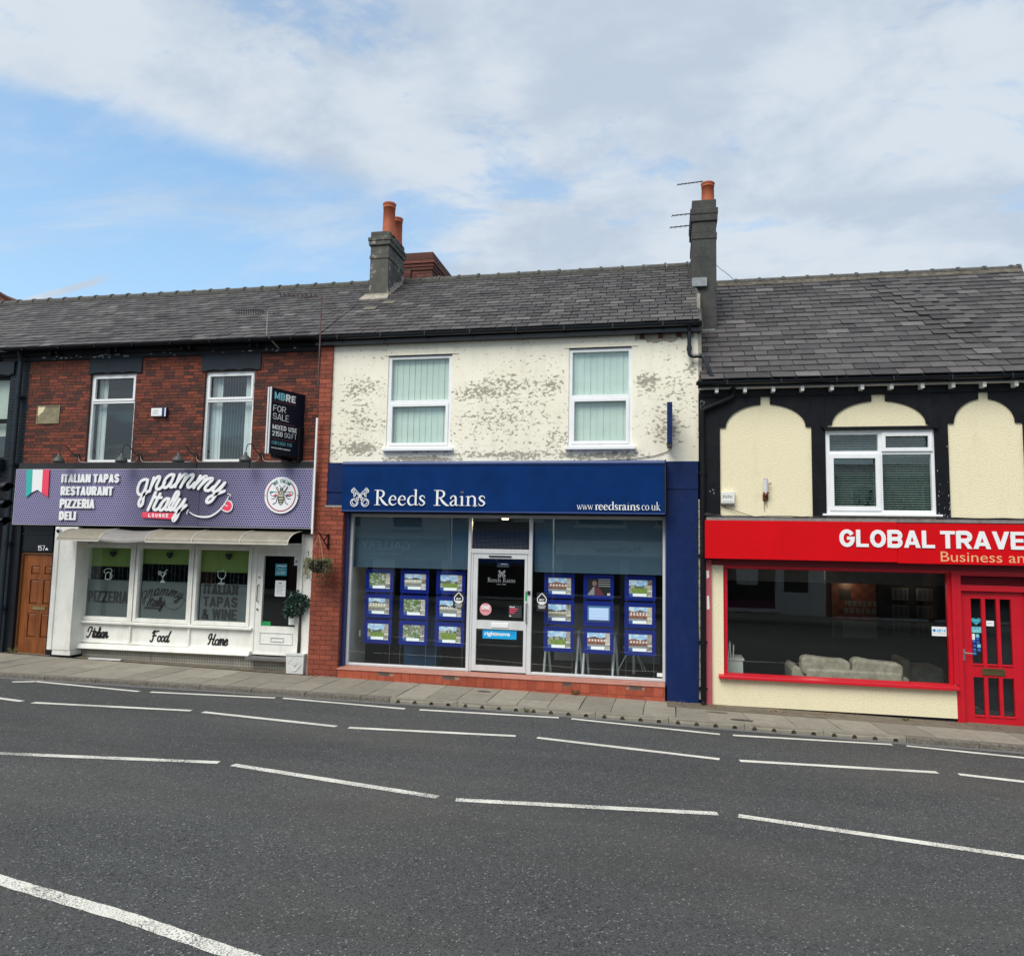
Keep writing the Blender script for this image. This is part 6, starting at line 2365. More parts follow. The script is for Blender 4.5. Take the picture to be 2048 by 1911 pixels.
# serif alphabet drawn with broad-nib strokes; cap height 1
SERIF = {
    'R': ([[(.22, .0, .13), (.22, 1, .13)], [(.02, .016, .034), (.42, .016, .034)], [(.02, .984, .034), (.30, .984, .034)], [(.22, .965, .04), (.44, .965, .055), (.58, .88, .10), (.62, .74, .125), (.57, .60, .10), (.42, .505, .045), (.22, .50, .04)], [(.38, .50, .08), (.58, .22, .135), (.78, .04, .10), (.93, .01, .03)]], .93),
    'e': ([[(.10, .36, .035), (.47, .36, .035)], [(.47, .36, .05), (.44, .52, .085), (.30, .625, .05), (.15, .54, .085), (.075, .33, .12), (.12, .13, .11), (.27, .025, .08), (.42, .06, .045), (.51, .15, .025)]], .59),
    'd': ([[(.52, .55, .04), (.35, .63, .04), (.17, .54, .08), (.08, .31, .125), (.15, .10, .11), (.31, .025, .055), (.52, .12, .03)], [(.56, .02, .115), (.56, 1.03, .115)], [(.42, 1.0, .03), (.58, 1.035, .035)], [(.56, .02, .04), (.73, .05, .025)]], .74),
    's': ([[(.385, .48, .03), (.34, .59, .045), (.21, .63, .065), (.09, .53, .09), (.14, .39, .11), (.28, .29, .11), (.37, .17, .10), (.30, .045, .065), (.17, .015, .05), (.07, .07, .04), (.035, .17, .025)]], .45),
    'a': ([[(.09, .48, .09), (.14, .59, .05), (.27, .63, .065), (.37, .53, .105), (.385, .30, .115), (.385, .10, .11), (.44, .02, .055), (.56, .07, .025)], [(.38, .38, .03), (.21, .31, .05), (.085, .16, .105), (.14, .03, .075), (.26, .03, .05), (.38, .14, .03)]], .57),
    'i': ([[(.18, .0, .115), (.18, .60, .115)], [(.03, .016, .032), (.33, .016, .032)], [(.04, .56, .03), (.19, .62, .04)], [(.165, .86, .14), (.175, .86, .14)]], .37),
    'n': ([[(.17, .0, .115), (.17, .60, .115)], [(.03, .016, .032), (.31, .016, .032)], [(.03, .56, .03), (.18, .62, .04)], [(.17, .46, .03), (.29, .59, .055), (.43, .62, .075), (.545, .50, .105), (.56, .30, .115), (.56, .0, .115)], [(.43, .016, .032), (.71, .016, .032)]], .74),
    'w': ([[(.04, .60, .07), (.24, .02, .085)], [(.24, .02, .04), (.41, .58, .035)], [(.36, .60, .07), (.56, .02, .085)], [(.56, .02, .04), (.74, .60, .035)], [(-.03, .60, .03), (.13, .60, .03)], [(.66, .60, .03), (.82, .60, .03)]], .80),
    '.': ([[(.12, .06, .12), (.125, .06, .12)]], .24),
    'r': ([[(.17, .0, .115), (.17, .60, .115)], [(.03, .016, .032), (.33, .016, .032)], [(.03, .56, .03), (.18, .62, .04)], [(.17, .46, .03), (.27, .59, .06), (.37, .60, .10)]], .44),
    'c': ([[(.46, .50, .09), (.38, .60, .045), (.27, .63, .05), (.14, .53, .08), (.075, .32, .115), (.13, .11, .10), (.28, .02, .075), (.42, .06, .04), (.50, .15, .025)]], .54),
    'o': ([[(.30, .625, .05), (.14, .53, .09), (.075, .31, .12), (.14, .10, .09), (.30, .015, .05), (.47, .10, .09), (.53, .31, .12), (.47, .53, .09), (.30, .625, .05)]], .62),
    'u': ([[(.17, .60, .115), (.17, .22, .115), (.24, .05, .08), (.38, .03, .05), (.54, .14, .03)], [(.57, .0, .115), (.57, .60, .115)], [(.03, .60, .03), (.18, .60, .03)], [(.45, .60, .03), (.58, .60, .03)], [(.57, .016, .03), (.70, .04, .03)]], .73),
    'k': ([[(.17, .0, .115), (.17, 1.02, .115)], [(.03, .016, .032), (.32, .016, .032)], [(.03, .99, .03), (.18, 1.03, .04)], [(.17, .30, .04), (.44, .58, .04)], [(.30, .36, .07), (.55, .03, .11), (.68, .01, .03)], [(.34, .60, .03), (.56, .60, .03)]], .68)}


def serif(mb, body, x0, x1, zb, h, y0, y1, space=.42, weight=1.0, track=.0):
    tot = sum((SERIF[c_][1] + track) if c_ != ' ' else space for c_ in body)
    sx_ = (x1 - x0) / tot
    x, k = x0, 0
    for ch in body:
        if ch == ' ':
            x += space * sx_
            continue
        for st in SERIF[ch][0]:
            k += 1
            mb.ribbon([(x + a * sx_, zb + b * h, w * weight) for a, b, w in st], (sx_ + h) / 2, y0 - (k % 9) * .0004, y1, len(st) > 2 or abs(st[0][0] - st[-1][0]) < .03 and len(st) == 2 and abs(st[0][1] - st[-1][1]) < .01, 5 if len(st) > 2 else 0)
        x += (SERIF[ch][1] + track) * sx_


def crossed_keys(mb, cx, cz, h, y0, y1, w=.045):
    def tr(p, mir):
        X, Y = p
        X = (X - 862) / 1090
        Y = (830 - Y) / 1090
        return (cx + (-X if mir else X) * h, cz + Y * h)
    k = 0
    for mir in (False, True):
        for pts in ([(480, 290), (350, 420), (345, 510), (400, 570), (495, 595), (490, 760), (485, 800), (560, 755), (595, 670), (560, 560)], [(560, 560), (610, 560), (645, 640), (700, 640), (940, 900), (920, 970), (1020, 990)],
                    [(480, 290), (870, 700)], [(870, 700), (985, 840), (1060, 850), (1040, 900), (1060, 945)], [(470, 385), (420, 420), (430, 490), (500, 500), (520, 460), (470, 385)],
                    [(1190 + 225 * math.cos(R(a)), 1130 - 225 * math.sin(R(a))) for a in range(115, 475, 24)] + [(1190 + 225 * math.cos(R(115)), 1130 - 225 * math.sin(R(115)))],
                    [(1190 + 140 * math.cos(R(a)) + 25 * math.sin(R(a)), 1125 - 140 * math.sin(R(a)) - 25 * math.cos(R(a))) for a in range(0, 361, 30)]):
            k += 1
            mb.ribbon([tr(p, mir) for p in pts], w * h, y0 - k * .0002, y1, True, 3)


CN = thing('agency_canopy', 'long navy blue box canopy with white serif lettering and crossed keys over the estate agency', 'shop sign', (-2.9, 13.0, 2.33))
mb = MB()
mb.hexa([(-5.785, 12.76, 2.335), (-.022, 12.76, 2.335), (-.022, 13.0, 2.335), (-5.785, 13.0, 2.335), (-5.785, 12.745, 3.15), (-.022, 12.745, 3.15), (-.022, 13.0, 3.15), (-5.785, 13.0, 3.15)])
mb.build('canopy_face', 'navy_cloth', CN)
mb = MB()
mb.tube([(-5.79, 12.765, 3.19), (-.018, 12.765, 3.19)], .042, 14)
mb.box(-5.79, -.018, 12.80, 13.0, 3.15, 3.23)
mb.build('roller_tube', 'navy_edge', CN)
mb = MB()
mb.box(-5.79, -.018, 12.738, 12.775, 2.322, 2.345)
mb.build('front_bar', 'navy_edge', CN)
mb = MB()
mb.box(-.018, .004, 12.75, 13.0, 2.32, 3.24)
mb.build('end_plate', 'dark_metal', CN)
mb = MB()
mb.box(-5.80, -.02, 12.78, 13.15, 2.30, 2.334)
mb.build('canopy_underside', 'navy_board', CN)
YC = 12.742
mb = MB()
serif(mb, 'Reeds', -5.16, -4.185, 2.437, .277, YC - .002, YC + .03, weight=1.02)
serif(mb, 'Rains', -4.04, -3.085, 2.437, .277, YC - .002, YC + .03, weight=1.02)
mb.build('sign_lettering', 'white_print', CN)
mb = MB()
serif(mb, 'www.', -1.485, -1.18, 2.388, .135, YC, YC + .03, weight=.9)
serif(mb, 'reedsrains', -1.18, -.425, 2.388, .135, YC, YC + .03, weight=1.25)
serif(mb, '.co.uk', -.425, -.085, 2.388, .135, YC, YC + .03, weight=.9)
mb.build('sign_lettering', 'white_print', CN)
mb = MB()
crossed_keys(mb, -5.435, 2.578, .345, YC, YC + .03, .034)
mb.build('crossed_keys', 'white_print', CN)

# plinth of red tiles with air bricks
PLN = link('tiled_plinth', None, CB)
mb = MB()
mb.hexa([(-5.825, 12.955, -1.2), (-.012, 12.955, -1.2), (-.012, 13.3, -1.2), (-5.825, 13.3, -1.2), (-5.825, 12.955, -.53), (-.012, 12.955, -.53), (-.012, 13.3, -.53), (-5.825, 13.3, -.53)])
mb.build('grout', 'tile_grout', PLN)
mb = MB()
mb.hexa([(-5.835, 12.93, -.532), (-.008, 12.93, -.532), (-.008, 13.14, -.50), (-5.835, 13.14, -.50), (-5.835, 12.935, -.505), (-.008, 12.935, -.505), (-.008, 13.14, -.474), (-5.835, 13.14, -.474)])
bevel(mb.build('sill_tiles', 'tile_sill', PLN), .008)
x = -5.82
k = 0
vents = [(-5.05, -4.83), (-3.85, -3.62), (-1.775, -1.555), (-.60, -.385)]
while x < -.03:
    w = .152
    b = min(x + w, -.014)
    zc_ = -.690
    inv = [v for v in vents if v[0] - .01 < (x + b) / 2 < v[1] + .01]
    mb = MB()
    mb.box(x + .003, b - .003, 12.945, 12.97, zc_ if zc_ > pav(x, 13) + .02 else zc_, -.534 if not inv else -.600)
    mb.build('tile', 'tile_red', PLN)
    zb_ = pav(x, 12.95) - .02
    if zb_ < zc_ - .012:
        mb = MB()
        mb.box(x + .003, b - .003, 12.946, 12.97, zb_, zc_ - .006)
        mb.build('tile', 'tile_red', PLN)
    x = b
for a, b in vents:
    mb = MB()
    mb.box(a, b, 12.952, 12.96, -.595, -.537)
    mb.mat('hole').box(a + .02, b - .02, 12.9505, 12.952, -.583, -.548)
    mb.mats[0] = M['air_brick']
    mb.mat('air_brick')
    for q in range(4):
        mb.box(a + .02, b - .02, 12.947, 12.9503, -.580 + q * .0095, -.577 + q * .0095)
    mb.box(a, b, 12.944, 12.952, -.602, -.590)
    mb.build('air_brick', None, PLN)

# inside the agency
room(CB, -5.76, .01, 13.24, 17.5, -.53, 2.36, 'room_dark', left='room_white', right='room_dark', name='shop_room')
mb = MB()
mb.box(-5.755, -5.70, 14.0, 17.4, -.5, 2.3)
mb.build('inner_wall', 'room_dark', CB)
for a, b, z in ((-5.74, -3.50, 1.34), (-2.30, -.03, 1.33)):
    mb = MB()
    mb.quad((a, 13.30, z), (b, 13.30, z), (b, 13.30, 2.30), (a, 13.30, 2.30))
    mb.box(a, b, 13.288, 13.306, z - .03, z)
    mb.build('roller_blind', 'roller_blue', SF)

# pictures for the display cards
def house_picture(seed, kind):
    rg = random.Random(seed)
    base = {'lawn': (.16, .28, .03), 'brick': (.33, .13, .09), 'stone': (.42, .38, .27), 'aerial': (.13, .16, .08), 'pale': (.45, .42, .36), 'roofs': (.28, .12, .08)}[kind]
    th = []
    for _ in range(3):
        g_ = rg.uniform(.15, .45)
        th.append((g_ * 1.15, g_, g_ * rg.uniform(.75, 1)))
    nz = {}

    def noise(i, j, amp):
        key = (i, j)
        if key not in nz:
            nz[key] = rg.uniform(-amp, amp)
        return nz[key]
    hz = rg.uniform(.62, .78)

    def f(u, v):
        if u > .80:
            c_ = th[min(2, int(v * 3))]
            if abs((v * 3) % 1) < .08:
                return (.75, .75, .75)
            n_ = noise(int(u * 40), int(v * 30), .14)
            return tuple(max(.02, q + n_) for q in c_)
        if v < .2 and .16 < u < .76:
            return (.80, .82, .84)
        if v < .2 and u < .16:
            return (.03, .09, .30)
        uu = u / .8
        n_ = noise(int(u * 40), int(v * 30), .06)
        if kind == 'aerial':
            q = noise(int(u * 13) + 100, int(v * 11) + 100, 1)
            c_ = (.42, .40, .36) if q > .55 else ((.10, .18, .05) if q < .0 else (.22, .20, .17))
            return tuple(max(.01, a + n_) for a in c_)
        if v > hz + .04 * math.sin(uu * 9 + seed):
            k_ = noise(int(u * 9) + 50, int(v * 8) + 50, .5)
            return (.30 + .25 * (k_ > .1), .48 + .15 * (k_ > .1), .72)
        if kind == 'lawn':
            if v > hz - .17:
                return tuple(max(.01, a + n_) for a in ((.10, .13, .09) if noise(int(u * 12) + 9, 3, 1) > 0 else (.35, .33, .28)))
            return (.17 + n_, .24 + n_, .05) if uu > .25 - v * .3 else (.30, .27, .23)
        if v > .40:
            if kind in ('brick', 'roofs', 'stone', 'pale'):
                if v > hz - .10:
                    return (.10 + n_ * .5, .07, .06) if kind != 'roofs' else (.24 + n_, .10, .07)
                if (uu * 6) % 1 > .62 and ((v * 7) % 1) > .35:
                    return (.75, .76, .76)
                return tuple(max(.01, a + n_) for a in base)
        if v > .34:
            return tuple(max(.01, a * .5 + n_) for a in base)
        return (.24 + n_, .24 + n_, .25 + n_)
    return f


def plainpic(bgc, lines=True):
    def f(u, v):
        if v < .12: return (.03, .05, .14)
        if v > .9: return (.05, .14, .30)
        if .06 < u < .94 and .15 < v < .86:
            return (.50, .62, .88) if (not lines or (v * 17) % 1 > .25) else (.42, .55, .82)
        return (.07, .17, .35)
    return f


def portrait(u, v):
    # a plain advert: warm figure on the left, pale text lines on the right
    if ((u - .30) / .10) ** 2 + ((v - .72) / .17) ** 2 < 1: return (.20, .12, .10)
    if v < .52 and abs(u - .36) < .10 + (.52 - v) * .55: return (.11, .025, .035) if u > .30 else (.22, .22, .24)
    if u > .48 and v > .5 and (v * 14) % 1 > .6: return (.30, .29, .28)
    if u > .86 and v < .14: return (.5, .5, .45)
    return (.014, .014, .013)


XS = [(-5.545, -4.995), (-4.85, -4.295), (-4.155, -3.60)]
XS2 = [(-2.135, -1.59), (-1.432, -.896), (-.708, -.172)]
ZS = [(.845, 1.275), (.375, .81), (-.098, .34)]
KIND = [['aerial', 'pale', 'lawn'], ['stone', 'aerial', 'pale'], ['lawn', 'aerial', 'lawn'], ['roofs', None, 'lawn'], ['stone', None, 'brick'], ['lawn', 'brick', 'roofs']]
LBL = {(0, 0, 0): 'blue framed property card, top left of the left agency window', (0, 0, 1): 'blue framed property card, top middle of the left agency window', (0, 0, 2): 'blue framed card of a green lawn, top right of the left agency window',
       (0, 1, 0): 'blue framed card of a stone house, middle row left of the left window', (0, 1, 1): 'blue framed card of clustered roofs, centre of the left agency window', (0, 1, 2): 'blue framed card behind the black sticker in the left agency window',
       (0, 2, 0): 'blue framed card, bottom left of the left agency window', (0, 2, 1): 'blue framed card, bottom middle of the left agency window above the blue cabinet', (0, 2, 2): 'blue framed card of a lawn, bottom right of the left agency window',
       (1, 0, 0): 'blue framed card of red roofs, top left of the right agency window', (1, 0, 1): 'blue framed dark advert with a figure, top middle of the right window', (1, 0, 2): 'blue framed card of a lawn, top right of the right agency window',
       (1, 1, 0): 'blue framed card of a pale stone house, middle left of the right window', (1, 1, 1): 'blue framed pale blue text card, centre of the right agency window', (1, 1, 2): 'blue framed card of a red brick terrace, middle right of the right window',
       (1, 2, 0): 'blue framed card of a wide lawn, bottom left of the right window', (1, 2, 1): 'blue framed card of a brick house, bottom middle of the right window', (1, 2, 2): 'blue framed card of brick houses, bottom right of the right window'}
for w_, cols in enumerate((XS, XS2)):
    for r_, (z0, z1) in enumerate(ZS):
        for c_, (a, b) in enumerate(cols):
            y = 13.42
            t_ = thing('display_card', LBL[(w_, r_, c_)], 'display card', ((a + b) / 2, y, z0), 'lit property cards hanging in the agency windows')
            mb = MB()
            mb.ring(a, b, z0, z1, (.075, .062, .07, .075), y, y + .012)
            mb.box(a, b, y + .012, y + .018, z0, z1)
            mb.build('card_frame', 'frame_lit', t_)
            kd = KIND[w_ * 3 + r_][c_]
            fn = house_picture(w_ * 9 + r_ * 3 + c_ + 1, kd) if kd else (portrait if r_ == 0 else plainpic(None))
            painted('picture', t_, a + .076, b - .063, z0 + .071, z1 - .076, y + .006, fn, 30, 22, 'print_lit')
# hanging wires
mb = MB()
for cols in (XS, XS2):
    for a, b in cols:
        for x in (a + .03, b - .03):
            mb.box(x - .0018, x + .0018, 13.428, 13.432, -.51, 1.4)
            mb.cyl((x, 13.43, -.52), (x, 13.43, -.44), .008, None, 8)
tag(mb.build('display_wires', 'steel'), 'thin steel wires holding the blue property cards in the agency windows', 'wire')
# desks, legs, cabinet
def desk(x0, x1, y0, label, zt=.235, grp='desks inside the estate agency'):
    t_ = thing('desk', label, 'desk', ((x0 + x1) / 2, y0, -.52), grp)
    mb = MB()
    mb.box(x0, x1, y0, y0 + .8, zt, zt + .025)
    mb.build('desk_top', 'desk', t_)
    for x in (x0 + .04, x1 - .04):
        for sg in (0, 1):
            mb = MB()
            mb.tube([(x + (.0), y0 + .12 - .0, zt), (x + (-.035 if sg == 0 else .045), y0 + .02 + .3 * sg, -.52)], .022, 8)
            mb.build('leg', 'white_pvc', t_)


desk(-2.16, -1.50, 13.62, 'white trestle-legged desk behind the left cards of the right agency window')
desk(-1.46, -.85, 13.62, 'white trestle-legged desk behind the middle cards of the right agency window')
t_ = thing('office_chair', 'chair on splayed legs behind the lower right property card', 'chair', (-.56, 13.8, -.5))
mb = MB()
mb.tube([(-.555, 13.8, -.47), (-.555, 13.8, -.05)], .03, 10)
for dx_ in (-.27, .17, .22):
    mb.tube([(-.58 + dx_ * .3, 13.8, -.08), (-.56 + dx_, 13.8 + .1 * dx_, -.42)], .012, 6)
mb.build('chair_leg', 'steel', t_)
mb = MB()
mb.box(-.76, -.36, 13.78, 14.15, -.06, .0)
bevel(mb.build('seat', 'leather', t_), .02)
t_ = thing('filing_cabinet', 'dark blue cabinet standing under the cards of the left agency window', 'cabinet', (-4.57, 13.9, -.52))
mb = MB()
mb.box(-4.86, -4.22, 13.75, 14.2, -.52, .38)
bevel(mb.build('cabinet_body', 'blue_bin', t_), .015)
mb = MB()
mb.box(-4.84, -4.24, 13.745, 13.75, -.16, -.15)
mb.build('drawer_gap', 'room_dark', t_)
mb = MB()
mb.box(-2.2, -.9, 15.2, 15.6, -.5, .62)
mb.box(-.8, -.1, 15.3, 15.9, -.5, .32)
tag(mb.build('back_counter', 'desk'), 'grey counter far inside the agency behind the right window cards', 'counter')
mb = MB()
mb.cyl((-3.13, 14.6, 2.33), (-3.13, 14.6, 2.28), .07, None, 16)
tag(mb.build('ceiling_spotlight', 'spot_lamp'), 'warm ceiling spotlight glowing behind the glass over the agency door', 'ceiling light')
mb = MB()
mb.box(-5.69, -5.66, 13.55, 13.6, .0, .11)
tag(mb.build('wall_socket', 'white_pvc'), 'white wall socket low on the white side wall in the left agency window', 'socket')

# stickers on the agency glass
def sticker(par, parts, name='sticker'):
    mb = MB()
    for p in parts:
        p(mb)
    return mb.build(name, None, par)


YS = YD + .0125
sticker(DR, [lambda m: m.mat('cyan_sticker').box(-3.192, -2.578, YS, YS + .002, .112, .272), lambda m: m.mat('white_print').text('rightmove', -3.155, -2.695, .145, .235, YS, .001, .03),
             lambda m: m.mat('blue_sticker').ribbon([(-2.655 + .03 * math.cos(a), .20 + .03 * math.sin(a)) for a in (3.5, 2.6, 1.57, .5, -.4)], .008, YS - .001, YS)])
mb = MB()
mb.mat('rose_sticker').cyl((-3.147, YS + .002, .621), (-3.147, YS, .621), .108, None, 32)
mb.mat('white_print').sans('ONE', -3.225, -3.068, .622, .69, YS, .001, .32)
mb.mat('dark_pink').box(-3.215, -3.08, YS - .001, YS, .592, .604)
mb.build('sticker', None, DR)
mb = MB()
mb.mat('opp_dark').box(-2.725, -2.495, YS, YS + .002, .495, .705)
mb.mat('white_print').text('Need', -2.71, -2.62, .665, .693, YS, .001, .02)
for q, z in enumerate((.635, .60, .565)):
    mb.mat('pink_print').box(-2.71, -2.56 - q * .03, YS - .001, YS, z, z + .016)
mb.mat('white_print').prism([(-2.71, .51), (-2.67, .52), (-2.71, .535)], YS - .001, YS)
mb.build('sticker', None, DR)
mb = MB()
serif(mb, 'Reeds Rains', -3.125, -2.615, 1.107, .077, YS - .001, YS + .001, weight=.8)
crossed_keys(mb, -2.865, 1.255, .125, YS - .001, YS + .001, .05)
mb.text('Since 1868', -2.95, -2.79, 1.062, 1.082, YS, .001)
mb.build('door_lettering', 'grey_print', DR)
mb = MB()
mb.mat('navy_trim').box(-2.955, -2.74, YS + .02, YS + .022, 1.405, 1.445)
mb.mat('white_print').text('rightmove', -2.89, -2.77, 1.413, 1.437, YS + .02, .001, .02)
mb.mat('grey_print').box(-2.96, -2.735, YS + .02, YS + .021, 1.383, 1.389)
mb.build('sticker', None, DR)
for (x0, x1) in ((-3.757, -3.550), (-2.228, -2.045)):
    mb = MB()
    yy = YF + .026
    cx = (x0 + x1) / 2
    mb.mat('black_print').box(x0, x1, yy, yy + .002, .62, .905 if x0 < -3 else .945)
    zz = .80 if x0 < -3 else .83
    mb.mat('white_print').ribbon([(cx, zz + .105), (cx - .045, zz + .055), (cx - .078, zz + .01), (cx - .07, zz - .05), (cx - .035, zz - .082), (cx, zz - .085), (cx + .035, zz - .082), (cx + .07, zz - .05), (cx + .078, zz + .01), (cx + .045, zz + .055), (cx, zz + .105)], .014, yy - .001, yy, True, 3)
    mb.sans('BEST', cx - .045, cx + .045, zz - .03, zz + .005, yy, .001, .28)
    mb.prism([(cx - .065, zz - .045), (cx + .065, zz - .045), (cx + .03, zz - .08), (cx - .03, zz - .08)], yy - .001, yy)
    for q in range(3):
        mb.box(cx - .07 + q * .008, cx + .07 - q * .008, yy - .001, yy, zz - .115 - q * .022, zz - .107 - q * .022)
    mb.build('sticker', None, SF)
mb = MB()
mb.box(-.145, -.055, YF + .026, YF + .028, -.40, -.34)
mb.build('sticker', 'white_print', SF)

# projecting sign
PS = thing('projecting_sign', 'slim blue projecting sign seen nearly edge-on above the navy canopy', 'sign', (.08, 12.97, 3.4))
mb = MB()
mb.box(.02, .105, 12.40, 12.46, 3.475, 4.15)
mb.build('sign_edge', 'navy_paint', PS)
mb = MB()
mb.box(.022, .103, 12.46, 12.95, 3.475, 4.148)
mb.build('sign_body', 'navy_trim', PS)
mb = MB()
mb.box(.02, .105, 12.41, 12.95, 3.455, 3.474)
mb.box(.05, .08, 12.90, 13.0, 3.52, 3.58)
mb.box(.05, .08, 12.90, 13.0, 4.0, 4.06)
mb.build('sign_bracket', 'dark_metal', PS)
mb = MB()
pts = [(.09, 12.96, 3.46), (.02, 12.985, 3.40), (-.2, 12.985, 3.33), (-.5, 12.985, 3.29), (-.9, 12.985, 3.262), (-1.4, 12.985, 3.25)]
mb.tube(pts, .006, 5)
tag(mb.build('cable', 'dark_metal'), 'thin black cable drooping from the projecting sign to the canopy top', 'cable')

# pipe that crosses from the cream house onto the lower slate roof
RP = thing('rainwater_pipe', 'black cranked pipe running from the cream house gutter onto the lower slate roof', 'drainpipe', (.395, 12.9, 4.6))
mb = MB()
mb.tube([(.393, 12.82, 5.56), (.393, 12.88, 5.46), (.393, 12.90, 5.15), (.394, 12.90, 5.09), (.41, 12.90, 5.045), (.45, 12.90, 5.03), (.60, 12.89, 5.03), (.63, 12.87, 5.01), (.70, 12.84, 4.82), (.77, 12.82, 4.62), (.80, 12.76, 4.58)], .034, 12)
mb.build('pipe', 'black_gloss', RP)
for p in ((.393, 12.90, 5.18), (.393, 12.90, 5.44), (.77, 12.825, 4.63)):
    mb = MB()
    mb.cyl((p[0], p[1], p[2] - .03), (p[0], p[1], p[2] + .03), .043, None, 12)
    mb.build('pipe_collar', 'black_gloss', RP)
mb = MB()
mb.cyl((.56, 12.895, 5.03), (.62, 12.89, 5.025), .043, None, 12)
mb.box(.35, .44, 12.93, 12.99, 5.16, 5.20)
mb.build('pipe_collar', 'black_gloss', RP)


# aerials on the far side of the right chimney
def yagi(x0, x1, z, n, label, y=15.25, tip=0.0):
    t_ = thing('tv_aerial', label, 'aerial', (x1, y, z))
    mb = MB()
    mb.tube([(x0, y, z - tip), (x1, y, z)], .011, 6)
    mb.build('boom', 'dark_metal', t_)
    for k in range(n):
        u = k / (n - .5)
        x, zz = x0 + (x1 - x0) * u, z - tip * (1 - u)
        mb = MB()
        mb.tube([(x - .012, y - .08, zz - .055), (x, y, zz), (x + .012, y + .08, zz + .055)], .008, 5)
        mb.build('director_rod', 'dark_metal', t_)


yagi(.24, .75, 9.30, 7, 'topmost dark tv aerial behind the tall chimney, level with its terracotta pot', tip=.03)
yagi(.13, .54, 8.63, 5, 'middle dark tv aerial behind the tall chimney', tip=.02)
yagi(.095, .55, 8.38, 5, 'lowest dark tv aerial sticking out left of the tall chimney', tip=.02)
mb = MB()
mb.tube([(.96, 14.9, 7.40), (1.05, 14.9, 7.30), (1.15, 14.9, 7.22), (1.30, 15.0, 7.12), (1.6, 15.6, 6.98)], .005, 5)
tag(mb.build('chimney_cable', 'dark_metal'), 'thin cable sagging off the right side of the tall chimney', 'cable')

# ------------------------------------------------------------------ RIGHT: half-timbered travel shop
RB = thing('timbered_building', 'half-timbered black and cream house at the right above a bright red travel shop', 'building', (3.2, 13.3, pav(3.2, 13)))
rh = [(2.57, 4.215, 2.37, 3.73)]
mb = MB()
mb.wall(.60, 7.2, 2.2, 4.5, rh, 13.0, 13.25)
mb.build('wall', 'cream_roughcast', RB)
TIMB = link('timber_frame', None, RB)


def timber(x0, x1, z0, z1, y=12.965):
    mb = MB()
    mb.box(x0, x1, y, 13.0, z0, z1)
    bevel(mb.build('timber', 'black_paint', TIMB), .006)


timber(.56, .895, 2.29, 4.32)
timber(2.352, 2.565, 2.29, 4.32)
timber(4.20, 4.405, 2.29, 4.32)
timber(5.478, 5.70, 2.29, 4.32)
timber(6.9, 7.2, 2.29, 4.32)
timber(.56, 7.2, 4.322, 4.50, 12.955)
mb = MB()
mb.box(.56, 2.56, 12.97, 13.0, 2.285, 2.312)
mb.box(4.25, 7.2, 12.972, 13.0, 2.285, 2.322)
mb.build('timber', 'black_paint', TIMB)


def spandrel(x0, x1, ix0, ix1, zs, ztop, kx0, kx1, zk, za):
    """board with an arched cut-out; zs springing level, zk top of the keystone notch"""
    cx, rx = (ix0 + ix1) / 2, (ix1 - ix0) / 2
    for sg in (-1, 1):
        edge = x0 if sg < 0 else x1
        ie = ix0 if sg < 0 else ix1
        kx = kx0 if sg < 0 else kx1
        poly = [(edge, ztop), (edge, zs), (ie, zs)]
        a_end = math.degrees(math.acos(min(1, abs(kx - cx) / rx)))
        for k in range(13):
            a = a_end * k / 12
            poly.append((cx + sg * rx * math.cos(R(a)), zs + (za - zs) * math.sin(R(a)) / math.sin(R(a_end))))
        poly += [(kx, ztop)]
        mb = MB()
        mb.prism(poly, 12.97, 13.0)
        mb.build('arched_timber', 'black_paint', TIMB)


spandrel(.895, 2.352, .99, 2.265, 3.807, 4.322, 1.555, 1.708, 4.29, 4.193)
spandrel(2.565, 4.20, 2.672, 4.09, 3.83, 4.322, 3.285, 3.493, 4.30, 4.213)
spandrel(4.405, 5.478, 4.497, 5.375, 3.83, 4.322, 4.862, 5.007, 4.305, 4.213)
spandrel(5.70, 6.9, 5.8, 6.8, 3.83, 4.322, 6.22, 6.37, 4.305, 4.213)
mb = MB()
mb.box(2.53, 4.25, 12.91, 13.0, 3.745, 3.785)
mb.box(2.50, 2.60, 12.93, 13.0, 3.785, 3.83)
mb.box(4.12, 4.25, 12.93, 13.0, 3.785, 3.86)
mb.build('hood_mould', 'black_paint', RB)
# flaking white spots on the timber
mb = MB()
rg = random.Random(21)
for (cx, cz, n_, sx_, sz_) in ((4.35, 2.42, 26, .045, .10), (4.24, 2.5, 10, .012, .25), (.75, 2.72, 8, .08, .05), (.60, 4.22, 14, .035, .08), (4.19, 4.05, 10, .006, .18), (4.41, 4.1, 12, .006, .2), (4.40, 3.3, 5, .02, .3)):
    for k in range(n_):
        x, z = cx + rg.gauss(0, sx_), cz + rg.gauss(0, sz_)
        if not (.57 < x < .88 or 4.205 < x < 4.40) or z > 4.3 or z < 2.3: continue
        r_ = rg.uniform(.003, .013)
        mb.add([(x + r_ * .7 * math.cos(2 * PI * j / 5) * rg.uniform(.5, 1.2), 12.9635, z + r_ * 1.5 * math.sin(2 * PI * j / 5) * rg.uniform(.5, 1.3)) for j in range(5)], [tuple(range(5))])
o = mb.build('flaked_paint', 'grey_print', TIMB)
o['kind'] = 'stuff'
